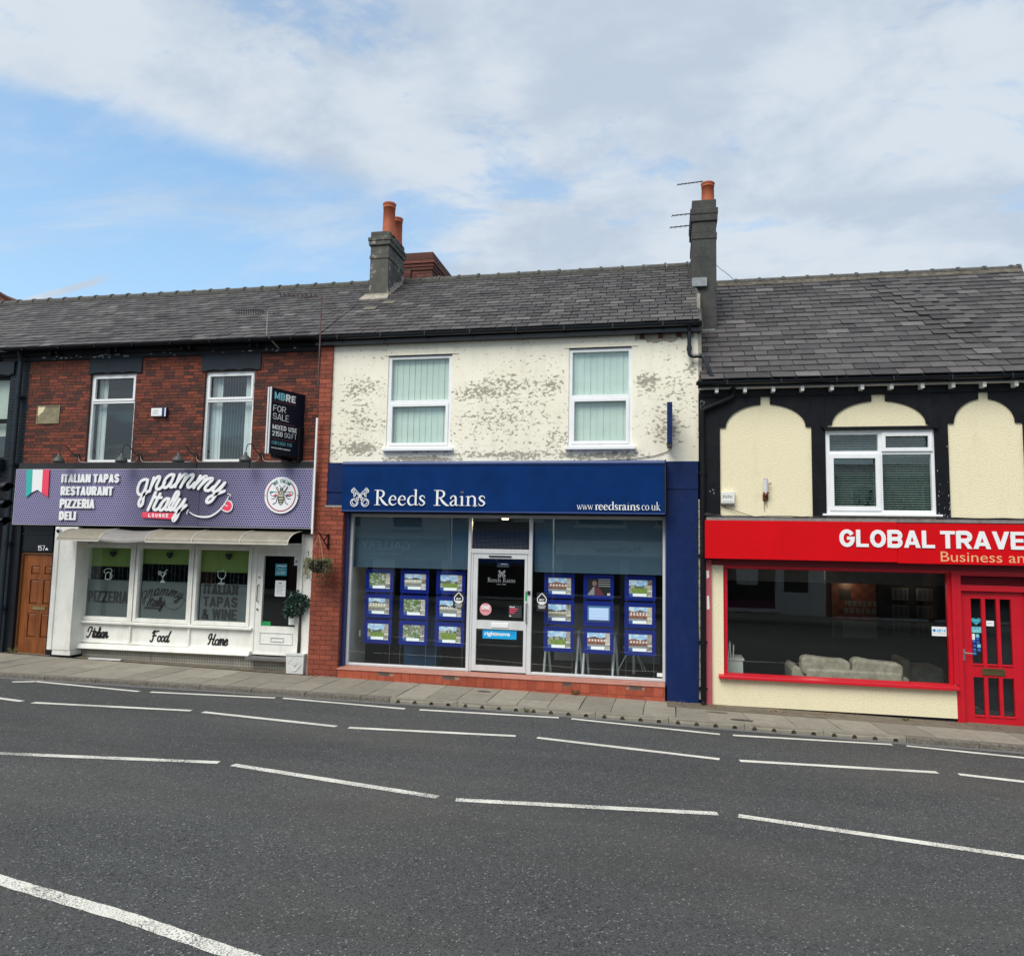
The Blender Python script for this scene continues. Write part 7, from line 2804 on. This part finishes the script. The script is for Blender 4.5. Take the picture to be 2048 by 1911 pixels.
# rafter ends under the eaves
for x in (.812, 1.268, 1.718, 2.17, 2.625, 3.085, 3.525, 3.98, 4.425, 4.87, 5.32, 5.77):
    mb = MB()
    mb.box(x, x + .052, 12.80, 12.957, 4.375, 4.452)
    mb.build('rafter_end', 'white_paint', RB)
mb = MB()
mb.box(.56, 7.2, 12.82, 12.97, 4.452, 4.475)
mb.build('soffit', 'white_paint', RB)
gutter(RB, .50, 7.2, 12.74, 4.545, .058, 'black_gloss', board=False)
mb = MB()
mb.box(.53, 7.2, 12.80, 12.82, 4.455, 4.60)
mb.build('fascia_board', 'black_gloss', RB)


def bulge(x, u):
    a = math.exp(-((x - (4.75 + 1.0 * (.75 - u))) / .42) ** 2)
    b = math.exp(-((u - .60) / .38) ** 2)
    return (.03 * a * b, -.022 * a * b * random.random(), .035 * a * b * random.uniform(-1, 1))


roofR = slope_roof(RB, .56, 7.2, 12.74, 4.60, 16.9, 7.70, .385, .232, bulge=bulge, ridge_len=.50)
# upstairs window: four lights
win = MB()
x0, x1, z0, z1 = 2.57, 4.215, 2.37, 3.73
zt = 3.365
xm = 3.40
win.ring(x0, x1, z0, z1, .062, 12.99, 13.07)
win.box(xm - .03, xm + .03, 12.99, 13.07, z0 + .062, z1 - .062)
win.box(x0 + .062, xm - .03, 12.992, 13.07, zt - .03, zt + .03)
win.box(xm + .03, x1 - .062, 12.992, 13.07, zt - .03, zt + .03)
win = bevel(win.build('window', 'white_pvc', RB), .006)
for (a, b, c_, d, s_) in ((xm + .02, x1 - .045, zt + .02, z1 - .04, .058), (x0 + .045, xm - .01, z0 + .055, zt - .02, .07)):
    mb = MB()
    mb.ring(a, b, c_, d, s_, 12.965, 13.0)
    bevel(mb.build('sash', 'white_pvc', win), .008)
mb = MB()
mb.quad((x0 + .04, 13.04, z0 + .04), (x1 - .04, 13.04, z0 + .04), (x1 - .04, 13.04, z1 - .04), (x0 + .04, 13.04, z1 - .04))
mb.build('pane', 'glass', win)
mb = MB()
mb.box(x0 - .075, x1 + .055, 12.90, 13.02, z0 - .035, z0 - .002)
bevel(mb.build('sill', 'white_pvc', win), .006)
for k in range(34):
    z = z0 + .07 + k * .038
    mb = MB()
    mb.quad((x0 + .05, 13.13, z), (x1 - .05, 13.13, z), (x1 - .05, 13.15, z + .010), (x0 + .05, 13.15, z + .010))
    mb.build('blind_slat', 'slat', win)
mb = MB()
n = 90
for k in range(n):
    a, b = x0 + (x1 - x0) * k / n, x0 + (x1 - x0) * (k + 1) / n
    ya, yb_ = 13.24 + .02 * math.sin(k * 1.1) + .012 * math.sin(k * .37), 13.24 + .02 * math.sin((k + 1) * 1.1) + .012 * math.sin((k + 1) * .37)
    mb.quad((a, ya, z0), (b, yb_, z0), (b, yb_, z1), (a, ya, z1))
mb.build('net_curtain', 'net', win)
t_ = thing('windowsill_plant', 'shadowy houseplant behind the slatted blind of the timbered house window', 'plant', (3.2, 13.2, 2.45))
mb = MB()
leaves(mb, 150, (3.18, 13.2, 2.62), .2, .09, random.Random(8), .15, .1)
leaves(mb, 60, (3.75, 13.2, 2.52), .2, .07, random.Random(9), .12, .1)
mb.build('leaf_mass', 'leaf_dark', t_)
room(RB, .6, 7.1, 13.3, 15.5, 2.2, 4.45, 'room_dark', name='upper_room')
# fascia sign
RS = thing('travel_sign', 'bright red fascia sign with bold white capitals above the red shopfront', 'shop sign', (3.4, 12.9, 1.6))
mb = MB()
mb.box(.632, 3.548, 12.75, 12.80, 1.612, 2.235)
mb.box(3.552, 7.0, 12.75, 12.80, 1.598, 2.22)
mb.build('sign_panel', 'red_sign', RS)
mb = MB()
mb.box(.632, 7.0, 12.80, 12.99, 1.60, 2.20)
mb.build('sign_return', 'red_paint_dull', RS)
mb = MB()
mb.box(.66, 7.0, 12.78, 12.99, 2.235, 2.285)
mb.build('sign_cap', 'galv', RS)
mb = MB()
mb.sans('GLOBAL', 2.70, 4.085, 1.838, 2.108, 12.75, .012, .285, gap=.10)
mb.build('sign_lettering', 'white_print', RS)
mb = MB()
mb.sans('TRAVEL', 4.165, 5.54, 1.838, 2.108, 12.75, .012, .285, gap=.07)
mb.build('sign_lettering', 'white_print', RS)
mb = MB()
mb.text('Business and', 4.165, 5.46, 1.636, 1.79, 12.75, .003, -.002)
mb.build('sign_lettering', 'cream_text', RS)
mb = MB()
rg = random.Random(6)
for k in range(3):
    pts = [(.60 + i * .35, 12.93 - .03 * k, 2.30 + .022 * math.sin(i * 1.1 + k * 2) + (.05 if i == 0 else 0)) for i in range(16)]
    mb.tube(pts, .006, 5)
mb.tube([(.90, 12.965, 2.50), (1.2, 12.96, 2.38), (1.45, 12.95, 2.30), (1.9, 12.93, 2.27)], .005, 5)
tag(mb.build('loose_cable', 'dark_metal'), 'loose black cables trailing along the top of the red sign', 'cable')
# ground floor of the travel shop
mb = MB()
ww = (.935, 4.39, -.28, 1.50)
mb.wall(.745, 4.41, -.770, 1.60, [ww], 13.0, 13.25)
mb.build('wall', 'cream_roughcast', RB)
mb = MB()
mb.box(.745, 4.41, 13.03, 13.25, -1.1, -.765)
mb.box(.60, .745, 13.05, 13.25, -1.1, 1.60)
mb.box(4.38, 7.2, 13.22, 13.25, -1.2, 1.62)
mb.build('dark_base', 'dark_render', RB)
mb = MB()
mb.box(.655, .74, 12.95, 13.05, pav(.7, 13), 1.59)
mb.build('pink_post', 'pink_paint', RB)
mb = MB()
mb.prism([(.658, 1.40), (.70, 1.41), (.705, 1.30), (.668, 1.27)], 12.947, 12.95)
mb.prism([(.665, .98), (.70, 1.0), (.71, .78), (.668, .76)], 12.947, 12.95)
mb.build('paint_flakes', 'white_paint', RB)
mb = MB()
mb.ring(.935, 4.39, -.28, 1.50, (.065, .055, .02, .055), 13.04, 13.12)
mb.box(.935, 4.39, 13.0, 13.04, 1.452, 1.50)
rw = bevel(mb.build('window', 'red_paint', RB), .006)
mb = MB()
mb.quad((.98, 13.10, -.27), (4.36, 13.10, -.27), (4.36, 13.10, 1.46), (.98, 13.10, 1.46))
mb.build('pane', 'glass', rw)
mb = MB()
mb.hexa([(.85, 12.90, -.335), (4.425, 12.90, -.335), (4.425, 13.06, -.335), (.85, 13.06, -.335), (.85, 12.905, -.285), (4.425, 12.905, -.285), (4.425, 13.06, -.262), (.85, 13.06, -.262)])
bevel(mb.build('sill', 'red_paint', rw), .008)
mb = MB()
mb.box(.70, 7.0, 12.99, 13.2, 1.50, 1.60)
mb.build('head_rail', 'red_paint_dull', RB)
# door and frame
DF = link('red_door', None, RB)
mb = MB()
mb.box(4.382, 4.4455, 12.98, 13.2, -.258, 1.50)
mb.box(4.4465, 4.515, 12.985, 13.2, -.86, 1.50)
mb.box(4.412, 4.45, 12.992, 13.2, -.86, -.262)
mb.box(5.43, 5.62, 12.99, 13.2, -.86, 1.50)
mb.box(4.515, 5.43, 12.995, 13.2, 1.185, 1.275)
mb.box(4.515, 5.43, 12.995, 13.2, 1.42, 1.50)
bevel(mb.build('door_frame', 'red_paint', DF), .006)
mb = MB()
mb.box(4.515, 5.43, 13.10, 13.12, 1.275, 1.42)
for q in range(5):
    mb.hexa([(4.52, 13.05, 1.285 + q * .028), (5.42, 13.05, 1.285 + q * .028), (5.42, 13.09, 1.30 + q * .028), (4.52, 13.09, 1.30 + q * .028), (4.52, 13.05, 1.292 + q * .028), (5.42, 13.05, 1.292 + q * .028), (5.42, 13.09, 1.307 + q * .028), (4.52, 13.09, 1.307 + q * .028)])
mb.build('vent_louvre', 'red_paint_dull', DF)
gh = []
for a, b in ((4.672, 4.820), (4.875, 5.030), (5.080, 5.235)):
    gh += [(a, b, .062, 1.070), (a, b, -.716, -.133)]
mb = MB()
mb.wall(4.522, 5.423, -.835, 1.175, gh, 13.06, 13.11)
dl = bevel(mb.build('door_leaf', 'red_paint', DF), .01)
for (a, b, c_, d) in gh:
    mb = MB()
    mb.quad((a, 13.095, c_), (b, 13.095, c_), (b, 13.095, d), (a, 13.095, d))
    mb.build('pane', 'glass', DF)
    mb = MB()
    mb.hexa([(a - .004, 13.045, c_ - .012), (b + .004, 13.045, c_ - .012), (b, 13.09, c_ - .002), (a, 13.09, c_ - .002), (a - .004, 13.045, c_ - .002), (b + .004, 13.045, c_ - .002), (b, 13.09, c_ + .008), (a, 13.09, c_ + .008)])
    mb.build('glazing_bead', 'red_paint', DF)
mb = MB()
mb.ring(4.795, 5.112, -.095, .005, .022, 13.045, 13.06)
mb.box(4.815, 5.09, 13.05, 13.06, -.08, -.01)
mb.build('letter_plate', 'bronze', DF)
mb = MB()
mb.box(4.52, 4.562, 13.045, 13.06, .115, .285)
mb.tube([(4.54, 13.05, .232), (4.54, 13.0, .232), (4.66, 13.0, .225)], .010, 8)
mb.build('door_handle', 'steel', DF)
mb = MB()
mb.cyl((4.54, 13.06, .42), (4.54, 13.05, .42), .014)
mb.build('keyhole', 'bronze', DF)
mb = MB()
yy = 13.085
mb.mat('teal_sticker')
hx, hz = 4.747, .715
mb.prism([(hx + .07 * (16 * math.sin(t_) ** 3) / 16, hz + .006 + .065 * (13 * math.cos(t_) - 5 * math.cos(2 * t_) - 2 * math.cos(3 * t_) - math.cos(4 * t_)) / 16) for t_ in [2 * PI * k / 24 for k in range(24)]], yy, yy + .002)
mb.mat('sky_blue_print').box(4.70, 4.79, yy - .001, yy, .725, .735)
mb.box(4.735, 4.765, yy - .001, yy, .688, .693)
mb.mat('sky_blue_print').box(4.675, 4.815, yy, yy + .002, .542, .632)
mb.mat('blue_sticker').text('ABTA', 4.70, 4.79, .60, .620, yy, .001, .02)
mb.mat('grey_print').box(4.69, 4.80, yy - .001, yy, .57, .573)
mb.mat('white_print').box(4.677, 4.722, yy, yy + .002, .43, .525)
mb.mat('sky_blue_print').prism([(4.734, .472), (4.785, .472), (4.785, .51), (4.76, .525), (4.734, .51)], yy, yy + .002)
k = 0
for (x, z) in ((4.738, .425), (4.685, .38), (4.740, .37), (4.692, .318), (4.688, .258), (4.752, .258), (4.690, .20)):
    mb.mat('royal_sticker' if k < 4 else 'blue_sticker').box(x, x + .046, yy, yy + .002, z, z + .043)
    mb.mat('sky_blue_print').box(x + .006, x + .036, yy - .001, yy, z + .024, z + .028)
    k += 1
mb.mat('sky_blue_print').box(4.752, 4.80, yy, yy + .002, .315, .365)
mb.build('sticker', None, DF)
mb = MB()
mb.mat('white_print').box(4.89, 4.998, yy, yy + .002, .650, .733)
mb.mat('grey_print').box(4.91, 4.975, yy - .001, yy, .69, .697)
mb.build('sticker', None, DF)
mb = MB()
mb.box(4.5, 5.45, 12.98, 13.1, -.90, -.845)
mb.build('door_step', 'dark_render', RB)
mb = MB()
yy = 13.09
mb.mat('white_print').box(4.112, 4.322, yy, yy + .002, .468, .612)
mb.mat('cyan_sticker').sans('ABTA', 4.175, 4.312, .53, .575, yy, .001, .24)
mb.mat('cyan_sticker').prism(arc((4.145, .553), .024, 0, 330, 14), yy - .001, yy)
mb.mat('blue_sticker').prism([(4.145, .577), (4.158, .57), (4.166, .553), (4.158, .536), (4.145, .529)], yy - .002, yy - .001)
mb.mat('grey_print').box(4.125, 4.31, yy - .001, yy, .503, .509)
mb.build('sticker', None, rw)
# inside the travel shop
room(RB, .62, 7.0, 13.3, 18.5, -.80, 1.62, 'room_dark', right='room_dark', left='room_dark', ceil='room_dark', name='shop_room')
SO = thing('sofa', 'plump grey-beige two-cushion sofa with its back to the travel shop window', 'sofa', (2.98, 14.0, -.8))
mb = MB()
mb.box(2.30, 3.79, 13.50, 13.90, -.78, -.19)
bevel(mb.build('sofa_back', 'sofa', SO), .05, 4)
for a, b, j in ((2.225, 3.005, 0), (3.025, 3.81, 1)):
    mb = MB()
    nx, nz = 12, 6
    ht = lambda u: (.02 - .05 * max(0, min(1, (u - .25) / .4)) - .01 * math.sin(u * 6)) if j == 0 else (.015 - .045 * max(0, min(1, (u - .1) / .3)) + .01 * math.sin(u * 5))
    q = []
    for zlay in (0, 1):
        for yl in (0, 1):
            pass
    vs = []
    prof = [(a + .03, -.30), (b - .03, -.30), (b, -.22)] + [(b - (b - a) * k / 10 - (.0 if 0 < k < 10 else 0), ht(1 - k / 10) - (.05 if k in (0, 10) else 0)) for k in range(11)] + [(a, -.22)]
    mb.prism(prof, 13.53, 13.80)
    o = bevel(mb.build('sofa_cushion', 'sofa', SO), .045, 4)
for a, b in ((2.09, 2.31), (3.78, 3.90)):
    mb = MB()
    mb.prism([(a + .02, -.75), (b, -.75), (b, -.30), ((a + b) / 2 + .02, -.20 if a < 3 else -.27), (a + .03, -.165 if a < 3 else -.30), (a - .01, -.24 if a < 3 else -.34), (a - .01, -.35)], 13.58, 14.4)
    bevel(mb.build('sofa_arm', 'sofa', SO), .04, 4)
mb = MB()
mb.box(4.35, 5.1, 15.6, 16.3, -.8, -.36)
mb.box(4.35, 4.5, 15.5, 16.3, -.8, -.22)
tag(bevel(mb.build('armchair', 'sofa'), .06, 3), 'dim grey armchair at the right end of the travel shop window', 'armchair')
CT = thing('white_cabinet', 'low white cabinet with leaflets at the left end of the travel shop window', 'cabinet', (1.05, 13.7, -.8))
mb = MB()
mb.box(.66, 1.28, 13.45, 14.0, -.8, -.10)
mb.box(.64, 1.30, 13.43, 14.0, -.10, -.075)
mb.build('cabinet_body', 'room_white', CT)
mb = MB()
for x, h, tlt in ((1.04, .16, .02), (1.08, .19, -.01), (1.12, .14, .01)):
    mb.hexa([(x, 13.5, -.075), (x + .012, 13.5, -.075), (x + .012, 13.68, -.075), (x, 13.68, -.075), (x + tlt, 13.5, h), (x + .012 + tlt, 13.5, h), (x + .012 + tlt, 13.68, h), (x + tlt, 13.68, h)])
mb.build('leaflet', 'white_print', CT)


def poster(u, v):
    if v < .3: return (.12, .16, .165) if u > .22 or u < .05 else (.03, .04, .05)
    if .18 < u < .42 and .68 < v < .88: return (.03, .03, .03)
    if .58 < v < .66 and u > .3 and (u * 9) % 1 > .3: return (.13, .15, .16)
    if .44 < v < .52 and .25 < u and (u * 8) % 1 > .25: return (.13, .15, .16)
    n_ = .05 * math.sin(u * 23) * math.sin(v * 31)
    return (.13 + n_ * .8, .045 + n_ * .4, .03)


mb = MB()
mb.box(.7, 6.9, 14.3, 18.45, 1.21, 1.6)
tag(mb.build('lowered_ceiling', 'room_mid'), 'lowered grey ceiling with small spotlights inside the travel shop', 'ceiling')
pp = painted('wall_poster', None, 3.72, 4.66, -.15, 1.10, 18.45, poster, 30, 30, 'print')
tag(pp, 'orange and pale poster on the back wall of the travel shop', 'poster')
k = 0
for x in (4.98, 5.48):
    for z in (1.0, .62, .24):
        o = painted('brochure_panel', None, x, x + .34, z - .27, z, 18.4, lambda u, v: (.10, .11, .12) if (u < .06 or v < .08 or u > .94 or v > .92) else (.05, .06 + .04 * math.sin(u * 20), .09), 12, 10, 'print')
        tag(o, 'framed brochure panel on the back wall, %s column, %s row' % (('left', 'right')[k // 3], ('top', 'middle', 'bottom')[k % 3]), 'brochure panel', 'brochure panels on the travel shop back wall')
        k += 1
for i, (x, y) in enumerate(((2.84, 15.9), (4.07, 16.6), (4.95, 16.7))):
    mb = MB()
    mb.cyl((x, y, 1.215), (x, y, 1.19), .075, None, 14)
    tag(mb.build('ceiling_spotlight', 'spot_lamp'), ('leftmost', 'middle', 'rightmost')[i] + ' of the three ceiling spotlights inside the travel shop', 'ceiling light', 'spotlights in the travel shop')
def lit(name, loc, w, col, par, r=.06):
    l_ = bpy.data.lights.new(name, 'POINT')
    l_.energy = w
    l_.color = col
    l_.shadow_soft_size = r
    return link(name, l_, par, loc)


lit('spotlight_glow', (4.1, 18.1, 1.05), 1.6, (1, .72, .45), RB)
lit('spotlight_glow', (5.45, 18.1, 1.1), 1.0, (1, .72, .45), RB)
lit('spotlight_glow', (2.84, 15.8, 1.1), 2.5, (1, .86, .7), RB)
lit('spotlight_glow', (-3.13, 14.7, 2.2), 8, (1, .75, .45), CB)
# alarm box and stub of pipe on the roughcast
A2 = thing('alarm_box', 'square white alarm box at the lower left of the roughcast panel', 'alarm box', (1.01, 12.97, 2.51))
mb = MB()
mb.prism([(.903, 2.525), (1.118, 2.525), (1.124, 2.722), (.903, 2.716)], 12.915, 12.995)
bevel(mb.build('alarm_cover', 'white_paint', A2), .008)
mb = MB()
mb.box(.905, 1.125, 12.925, 12.995, 2.505, 2.524)
mb.build('alarm_base', 'galv', A2)
mb = MB()
for q in range(6):
    mb.box(.93 + q * .027, .948 + q * .027, 12.914, 12.915, 2.61, 2.665 - .006 * (q % 3))
    mb.box(.93 + q * .029, .948 + q * .029, 12.914, 12.915, 2.548, 2.565)
mb.build('alarm_lettering', 'grey_print', A2)
F2 = thing('flag_socket', 'short pale tube with a rusty foot fixed to the roughcast wall', 'bracket', (1.615, 12.97, 2.6))
mb = MB()
mb.cyl((1.613, 12.94, 2.69), (1.617, 12.93, 2.925), .042, None, 16)
mb.cyl((1.617, 12.93, 2.9251), (1.617, 12.93, 2.93), .036, None, 16)
mb.build('tube', 'white_metal', F2)
mb = MB()
mb.cyl((1.617, 12.93, 2.931), (1.617, 12.93, 2.935), .036, None, 16)
mb.build('tube_mouth', 'hole', F2)
mb = MB()
mb.prism([(1.57, 2.71), (1.66, 2.715), (1.655, 2.68), (1.63, 2.665), (1.61, 2.64), (1.585, 2.67)], 12.90, 12.96)
mb.box(1.575, 1.66, 12.975, 12.997, 2.585, 2.68)
mb.tube([(1.66, 12.93, 2.85), (1.70, 12.93, 2.855), (1.70, 12.93, 2.88), (1.70, 12.93, 2.83)], .005, 5)
mb.build('rusty_foot', 'rust', F2)
mb = MB()
rg = random.Random(12)
for k in range(7):
    x = 1.59 + k * .009
    L__ = rg.uniform(.08, .26)
    mb.quad((x, 12.9985, 2.59 - L__), (x + .004, 12.9985, 2.59 - L__), (x + .006, 12.9985, 2.59), (x, 12.9985, 2.59))
mb.build('rust_streak', 'rust', F2)
# black downpipe
D2 = thing('drainpipe', 'black drainpipe running down between the blue pillar and the timbered house', 'drainpipe', (.60, 12.9, -.8))
mb = MB()
mb.tube([(1.107, 12.80, 4.52), (1.107, 12.86, 4.45), (1.107, 12.90, 4.36), (1.10, 12.90, 4.32), (1.03, 12.90, 4.28), (.68, 12.90, 4.13), (.61, 12.90, 4.09), (.60, 12.90, 4.0), (.60, 12.90, -.70), (.60, 12.88, -.76)], .043, 12)
mb.build('pipe', 'black_paint', D2)
for z in (4.40, 3.0, 1.62, .2, -.55):
    mb = MB()
    x = 1.107 if z > 4.2 else .60
    mb.cyl((x, 12.90, z), (x, 12.90, z + .07), .052, None, 12)
    if z < 4.2:
        mb.box(.53, .67, 12.93, 12.99, z + .02, z + .05)
    mb.build('pipe_collar', 'black_paint', D2)
mb = MB()
mb.tube([(.53, 12.97, 2.30), (.50, 12.98, 2.0), (.535, 12.98, 1.4), (.51, 12.98, .9), (.54, 12.98, .2), (.53, 12.98, -.6)], .005, 5)
tag(mb.build('wall_cable', 'dark_metal'), 'thin cable hanging down the right edge of the blue pillar', 'cable')
mb = MB()
rg = random.Random(17)
for k in range(20):
    z = -.7 + k * .165
    mb.hexa([(.537, 12.99, z), (.56 + rg.uniform(0, .012), 12.985, z), (.56, 13.05, z), (.537, 13.05, z), (.537, 12.99, z + .16), (.555 + rg.uniform(0, .012), 12.985, z + .15), (.56, 13.05, z + .16), (.537, 13.05, z + .16)])
mb.build('crumbling_edge', 'mortar_grey', CB)

# leaf litter, chips and weeds along the foot of the walls
rg = random.Random(31)
mb = MB()
for (cx, cy, n_, sx_, sy_) in ((.38, 12.86, 120, .22, .05), (.75, 12.80, 60, .12, .05), (1.75, 12.80, 60, .12, .04), (2.45, 12.84, 60, .14, .04), (3.6, 12.86, 30, .3, .04), (4.7, 12.85, 40, .2, .05), (-12.6, 12.9, 60, .25, .05), (-8.0, 13.05, 60, .6, .04), (-7.0, 13.05, 30, .2, .04), (-6.2, 12.9, 40, .3, .015)):
    for k in range(n_):
        x, y = cx + rg.gauss(0, sx_), min(cy + rg.gauss(0, sy_), 12.92 if cx > -6.4 else 13.12)
        s_ = rg.uniform(.008, .024)
        a = rg.uniform(0, 6.28)
        z = pav(x, y) + .008
        mb.add([(x + s_ * math.cos(a + q), y + s_ * math.sin(a + q), z + rg.uniform(0, .012)) for q in (0, 2.1, 4.2)], [(0, 1, 2)])
o = mb.build('leaf_litter', 'litter')
o['kind'] = 'stuff'
tag(o, 'brown leaf litter and paint chips gathered along the foot of the walls', 'litter')
for (x, y, s_, lb) in ((-1.50, 12.93, .10, 'small straggly weed growing at the foot of the red tiled plinth'), (-12.75, 12.93, .15, 'dry tuft of grass left of the brown timber door'), (3.62, 12.83, .06, 'tiny green weed in the tarmac below the cream roughcast wall'), (-2.1, 11.69, .07, 'tiny green weed growing out of a drain kerb inlet')):
    mb = MB()
    z = pav(x, y) if y > 12 else road(x, y) + .01
    for k in range(26):
        a, b = rg.uniform(0, 6.28), rg.uniform(.3, 1)
        mb.tube([(x, y, z), (x + .3 * s_ * math.cos(a), y + .2 * s_ * math.sin(a) - .01, z + s_ * .6 * b), (x + .7 * s_ * math.cos(a), y + .4 * s_ * math.sin(a) - .02, z + s_ * b)], .0016, 4)
        leaves(mb, 1, (x + .6 * s_ * math.cos(a), y + .3 * s_ * math.sin(a) - .02, z + s_ * b * .8), .01, .02, rg, 1, .2)
    tag(mb.build('weed', 'weed' if 'grass' not in lb else 'leaf_trail'), lb, 'weed')

# distant red brick gable behind the far left roof
FG = thing('distant_gable', 'tip of a red brick gable rising behind the slate roof at the far left', 'building', (-19.5, 18.2, 0))
mb = MB()
mb.prism([(-24, 0), (-18.7, 0), (-18.7, 8.62), (-19.4, 8.98), (-20.4, 9.1), (-24, 9.1)], 18.0, 24)
mb.build('wall', 'brick_chimney', FG)
mb = MB()
mb.tube([(-18.68, 17.98, 8.62), (-19.4, 17.98, 9.0), (-20.4, 17.98, 9.14), (-24, 17.98, 9.14)], .05, 6)
mb.build('coping', 'brick_chimney', FG)

# ------------------------------------------------------------------ the terrace across the road (seen only in the window glass)
OY = -4.4


def opposite(x0, x1, name, label, wallm, zt, fasc, fz, fm, ups, low, sillz=-.45, lowm='opp_dark'):
    t_ = thing(name, label, 'building', ((x0 + x1) / 2, OY - .3, -.8))
    hl = [(a, b, c_, d) for a, b, c_, d in ups] + [(a, b, c_, d) for a, b, c_, d in low]
    mb = MB()
    mb.wall(x0, x1, -1.3, zt, hl, OY - .25, OY)
    mb.build('wall', wallm, t_)
    mb = MB()
    mb.hexa([(x0, OY - 6, zt), (x1, OY - 6, zt), (x1, OY + .15, zt), (x0, OY + .15, zt), (x0, OY - 6, zt + .1), (x1, OY - 6, zt + .1), (x1, OY - 3, zt + 0.9), (x0, OY - 3, zt + 0.9)])
    mb.hexa([(x0, OY - 3, zt), (x1, OY - 3, zt), (x1, OY + .15, zt), (x0, OY + .15, zt), (x0, OY - 3, zt + 0.9), (x1, OY - 3, zt + 0.9), (x1, OY + .15, zt + .1), (x0, OY + .15, zt + .1)])
    mb.build('roof', 'roof_far', t_)
    for i, (a, b, c_, d) in enumerate(hl):
        up_ = i < len(ups)
        mb = MB()
        mb.ring(a, b, c_, d, .06, OY - .12, OY - .02)
        w_ = mb.build('window', 'opp_white' if up_ else lowm, t_)
        mb = MB()
        mb.quad((b, OY - .1, c_), (a, OY - .1, c_), (a, OY - .1, d), (b, OY - .1, d))
        mb.build('pane', 'opp_dark' if up_ else 'room_dark', w_)
        mb = MB()
        mb.box(a - .08, b + .08, OY - .1, OY + .08, c_ - .08, c_)
        mb.build('sill', 'opp_white', w_)
    if fasc:
        mb = MB()
        mb.box(x0 + .1, x1 - .1, OY, OY + .15, fz[0], fz[1])
        mb.build('fascia', fm, t_)
    return t_


gy = 1.0
o1 = opposite(-15.5, -9.0, 'opposite_building', 'white painted house across the road with a hair salon sign, seen mirrored in the glass', 'opp_white', 4.5, True, (1.25, 2.05), 'opp_grey', [(-14.2, -13.0, 2.5, 4.2), (-11.6, -10.2, 2.5, 4.2)], [(-15.2, -12.4, -.2, 1.15), (-11.4, -9.3, -.7, 1.15)])
mb = MB()
mb.text('GALLERY', -12.9, -10.7, 1.58, 1.93, OY + .16, .01, .0, flip=True)
mb.text('THE', -10.62, -10.35, 1.78, 1.87, OY + .16, .01, .0, flip=True)
mb.text('HAIR SALON', -12.4, -11.1, 1.34, 1.43, OY + .16, .01, .0, flip=True)
mb.v = [(-23.6 - x + 0 if False else x, y, z) for x, y, z in mb.v]
mb.build('fascia_lettering', 'white_print', o1)
o2 = opposite(-8.9, -4.6, 'opposite_building', 'dark fronted shop house across the road beside the hair salon, seen only as a reflection', 'opp_grey', 4.7, True, (1.1, 2.4), 'blue_sticker', [(-8.2, -7.0, 2.9, 4.35), (-6.2, -5.0, 2.9, 4.35)], [(-8.7, -4.9, -.3, 1.0)])
mb = MB()
mb.text('Lyca', -7.5, -6.6, 1.2, 1.45, OY + .16, .01, .0, flip=True)
mb.build('fascia_lettering', 'white_print', o2)
o3 = opposite(-4.5, 2.0, 'opposite_building', 'long pale fascia newsagent house across the road, seen only in the shop glass', 'opp_grey', 4.6, True, (1.5, 2.1), 'opp_white', [(-3.6, -1.6, 2.7, 4.3), (-.4, 1.4, 2.7, 4.3)], [(-4.2, -1.8, -.1, 1.4), (-1.5, 1.8, -.1, 1.4)])
mb = MB()
mb.text('TheObserver', -2.9, -.9, 1.62, 1.86, OY + .16, .01, .02, flip=True)
mb.build('fascia_lettering', 'opp_grey', o3)
o4 = opposite(2.1, 5.9, 'opposite_building', 'house across the road with a plum coloured shop window, seen only in the shop glass', 'opp_white', 4.8, True, (1.7, 2.3), 'opp_plum', [(2.8, 3.8, 2.9, 4.35), (4.5, 5.5, 2.9, 4.35)], [(2.3, 4.2, -.45, 1.5), (4.4, 5.4, -.9, 1.5)], lowm='opp_white')
mb = MB()
mb.box(2.3, 4.2, OY - .09, OY - .05, -.45, -.1)
mb.build('window_vinyl', 'opp_plum', o4)
mb = MB()
mb.box(4.46, 5.34, OY - .09, OY - .04, -.85, .25)
mb.build('door_panel', 'opp_white', o4)
mb = MB()
mb.box(2.7, 3.5, OY - .09, OY - .07, .5, 1.4)
mb.build('window_poster', 'opp_white', o4)
o5 = opposite(6.0, 14.0, 'opposite_building', 'brick house across the road far to the right, seen only in the shop glass', 'opp_brick', 4.6, True, (1.6, 2.3), 'opp_dark', [(6.9, 8.1, 2.8, 4.4), (9.4, 10.6, 2.8, 4.4), (12, 13, 2.8, 4.4)], [(6.3, 9.4, -.6, 1.4), (9.8, 13.4, -.6, 1.4)])
o6 = opposite(-30.0, -15.6, 'opposite_building', 'brick house across the road far to the left, seen only in the shop glass', 'opp_brick', 4.6, True, (1.6, 2.3), 'opp_dark', [(-19, -17.8, 2.8, 4.4), (-22.5, -21.3, 2.8, 4.4), (-27, -26, 2.8, 4.4)], [(-20, -16.3, -.6, 1.4), (-28, -21, -.6, 1.4)])
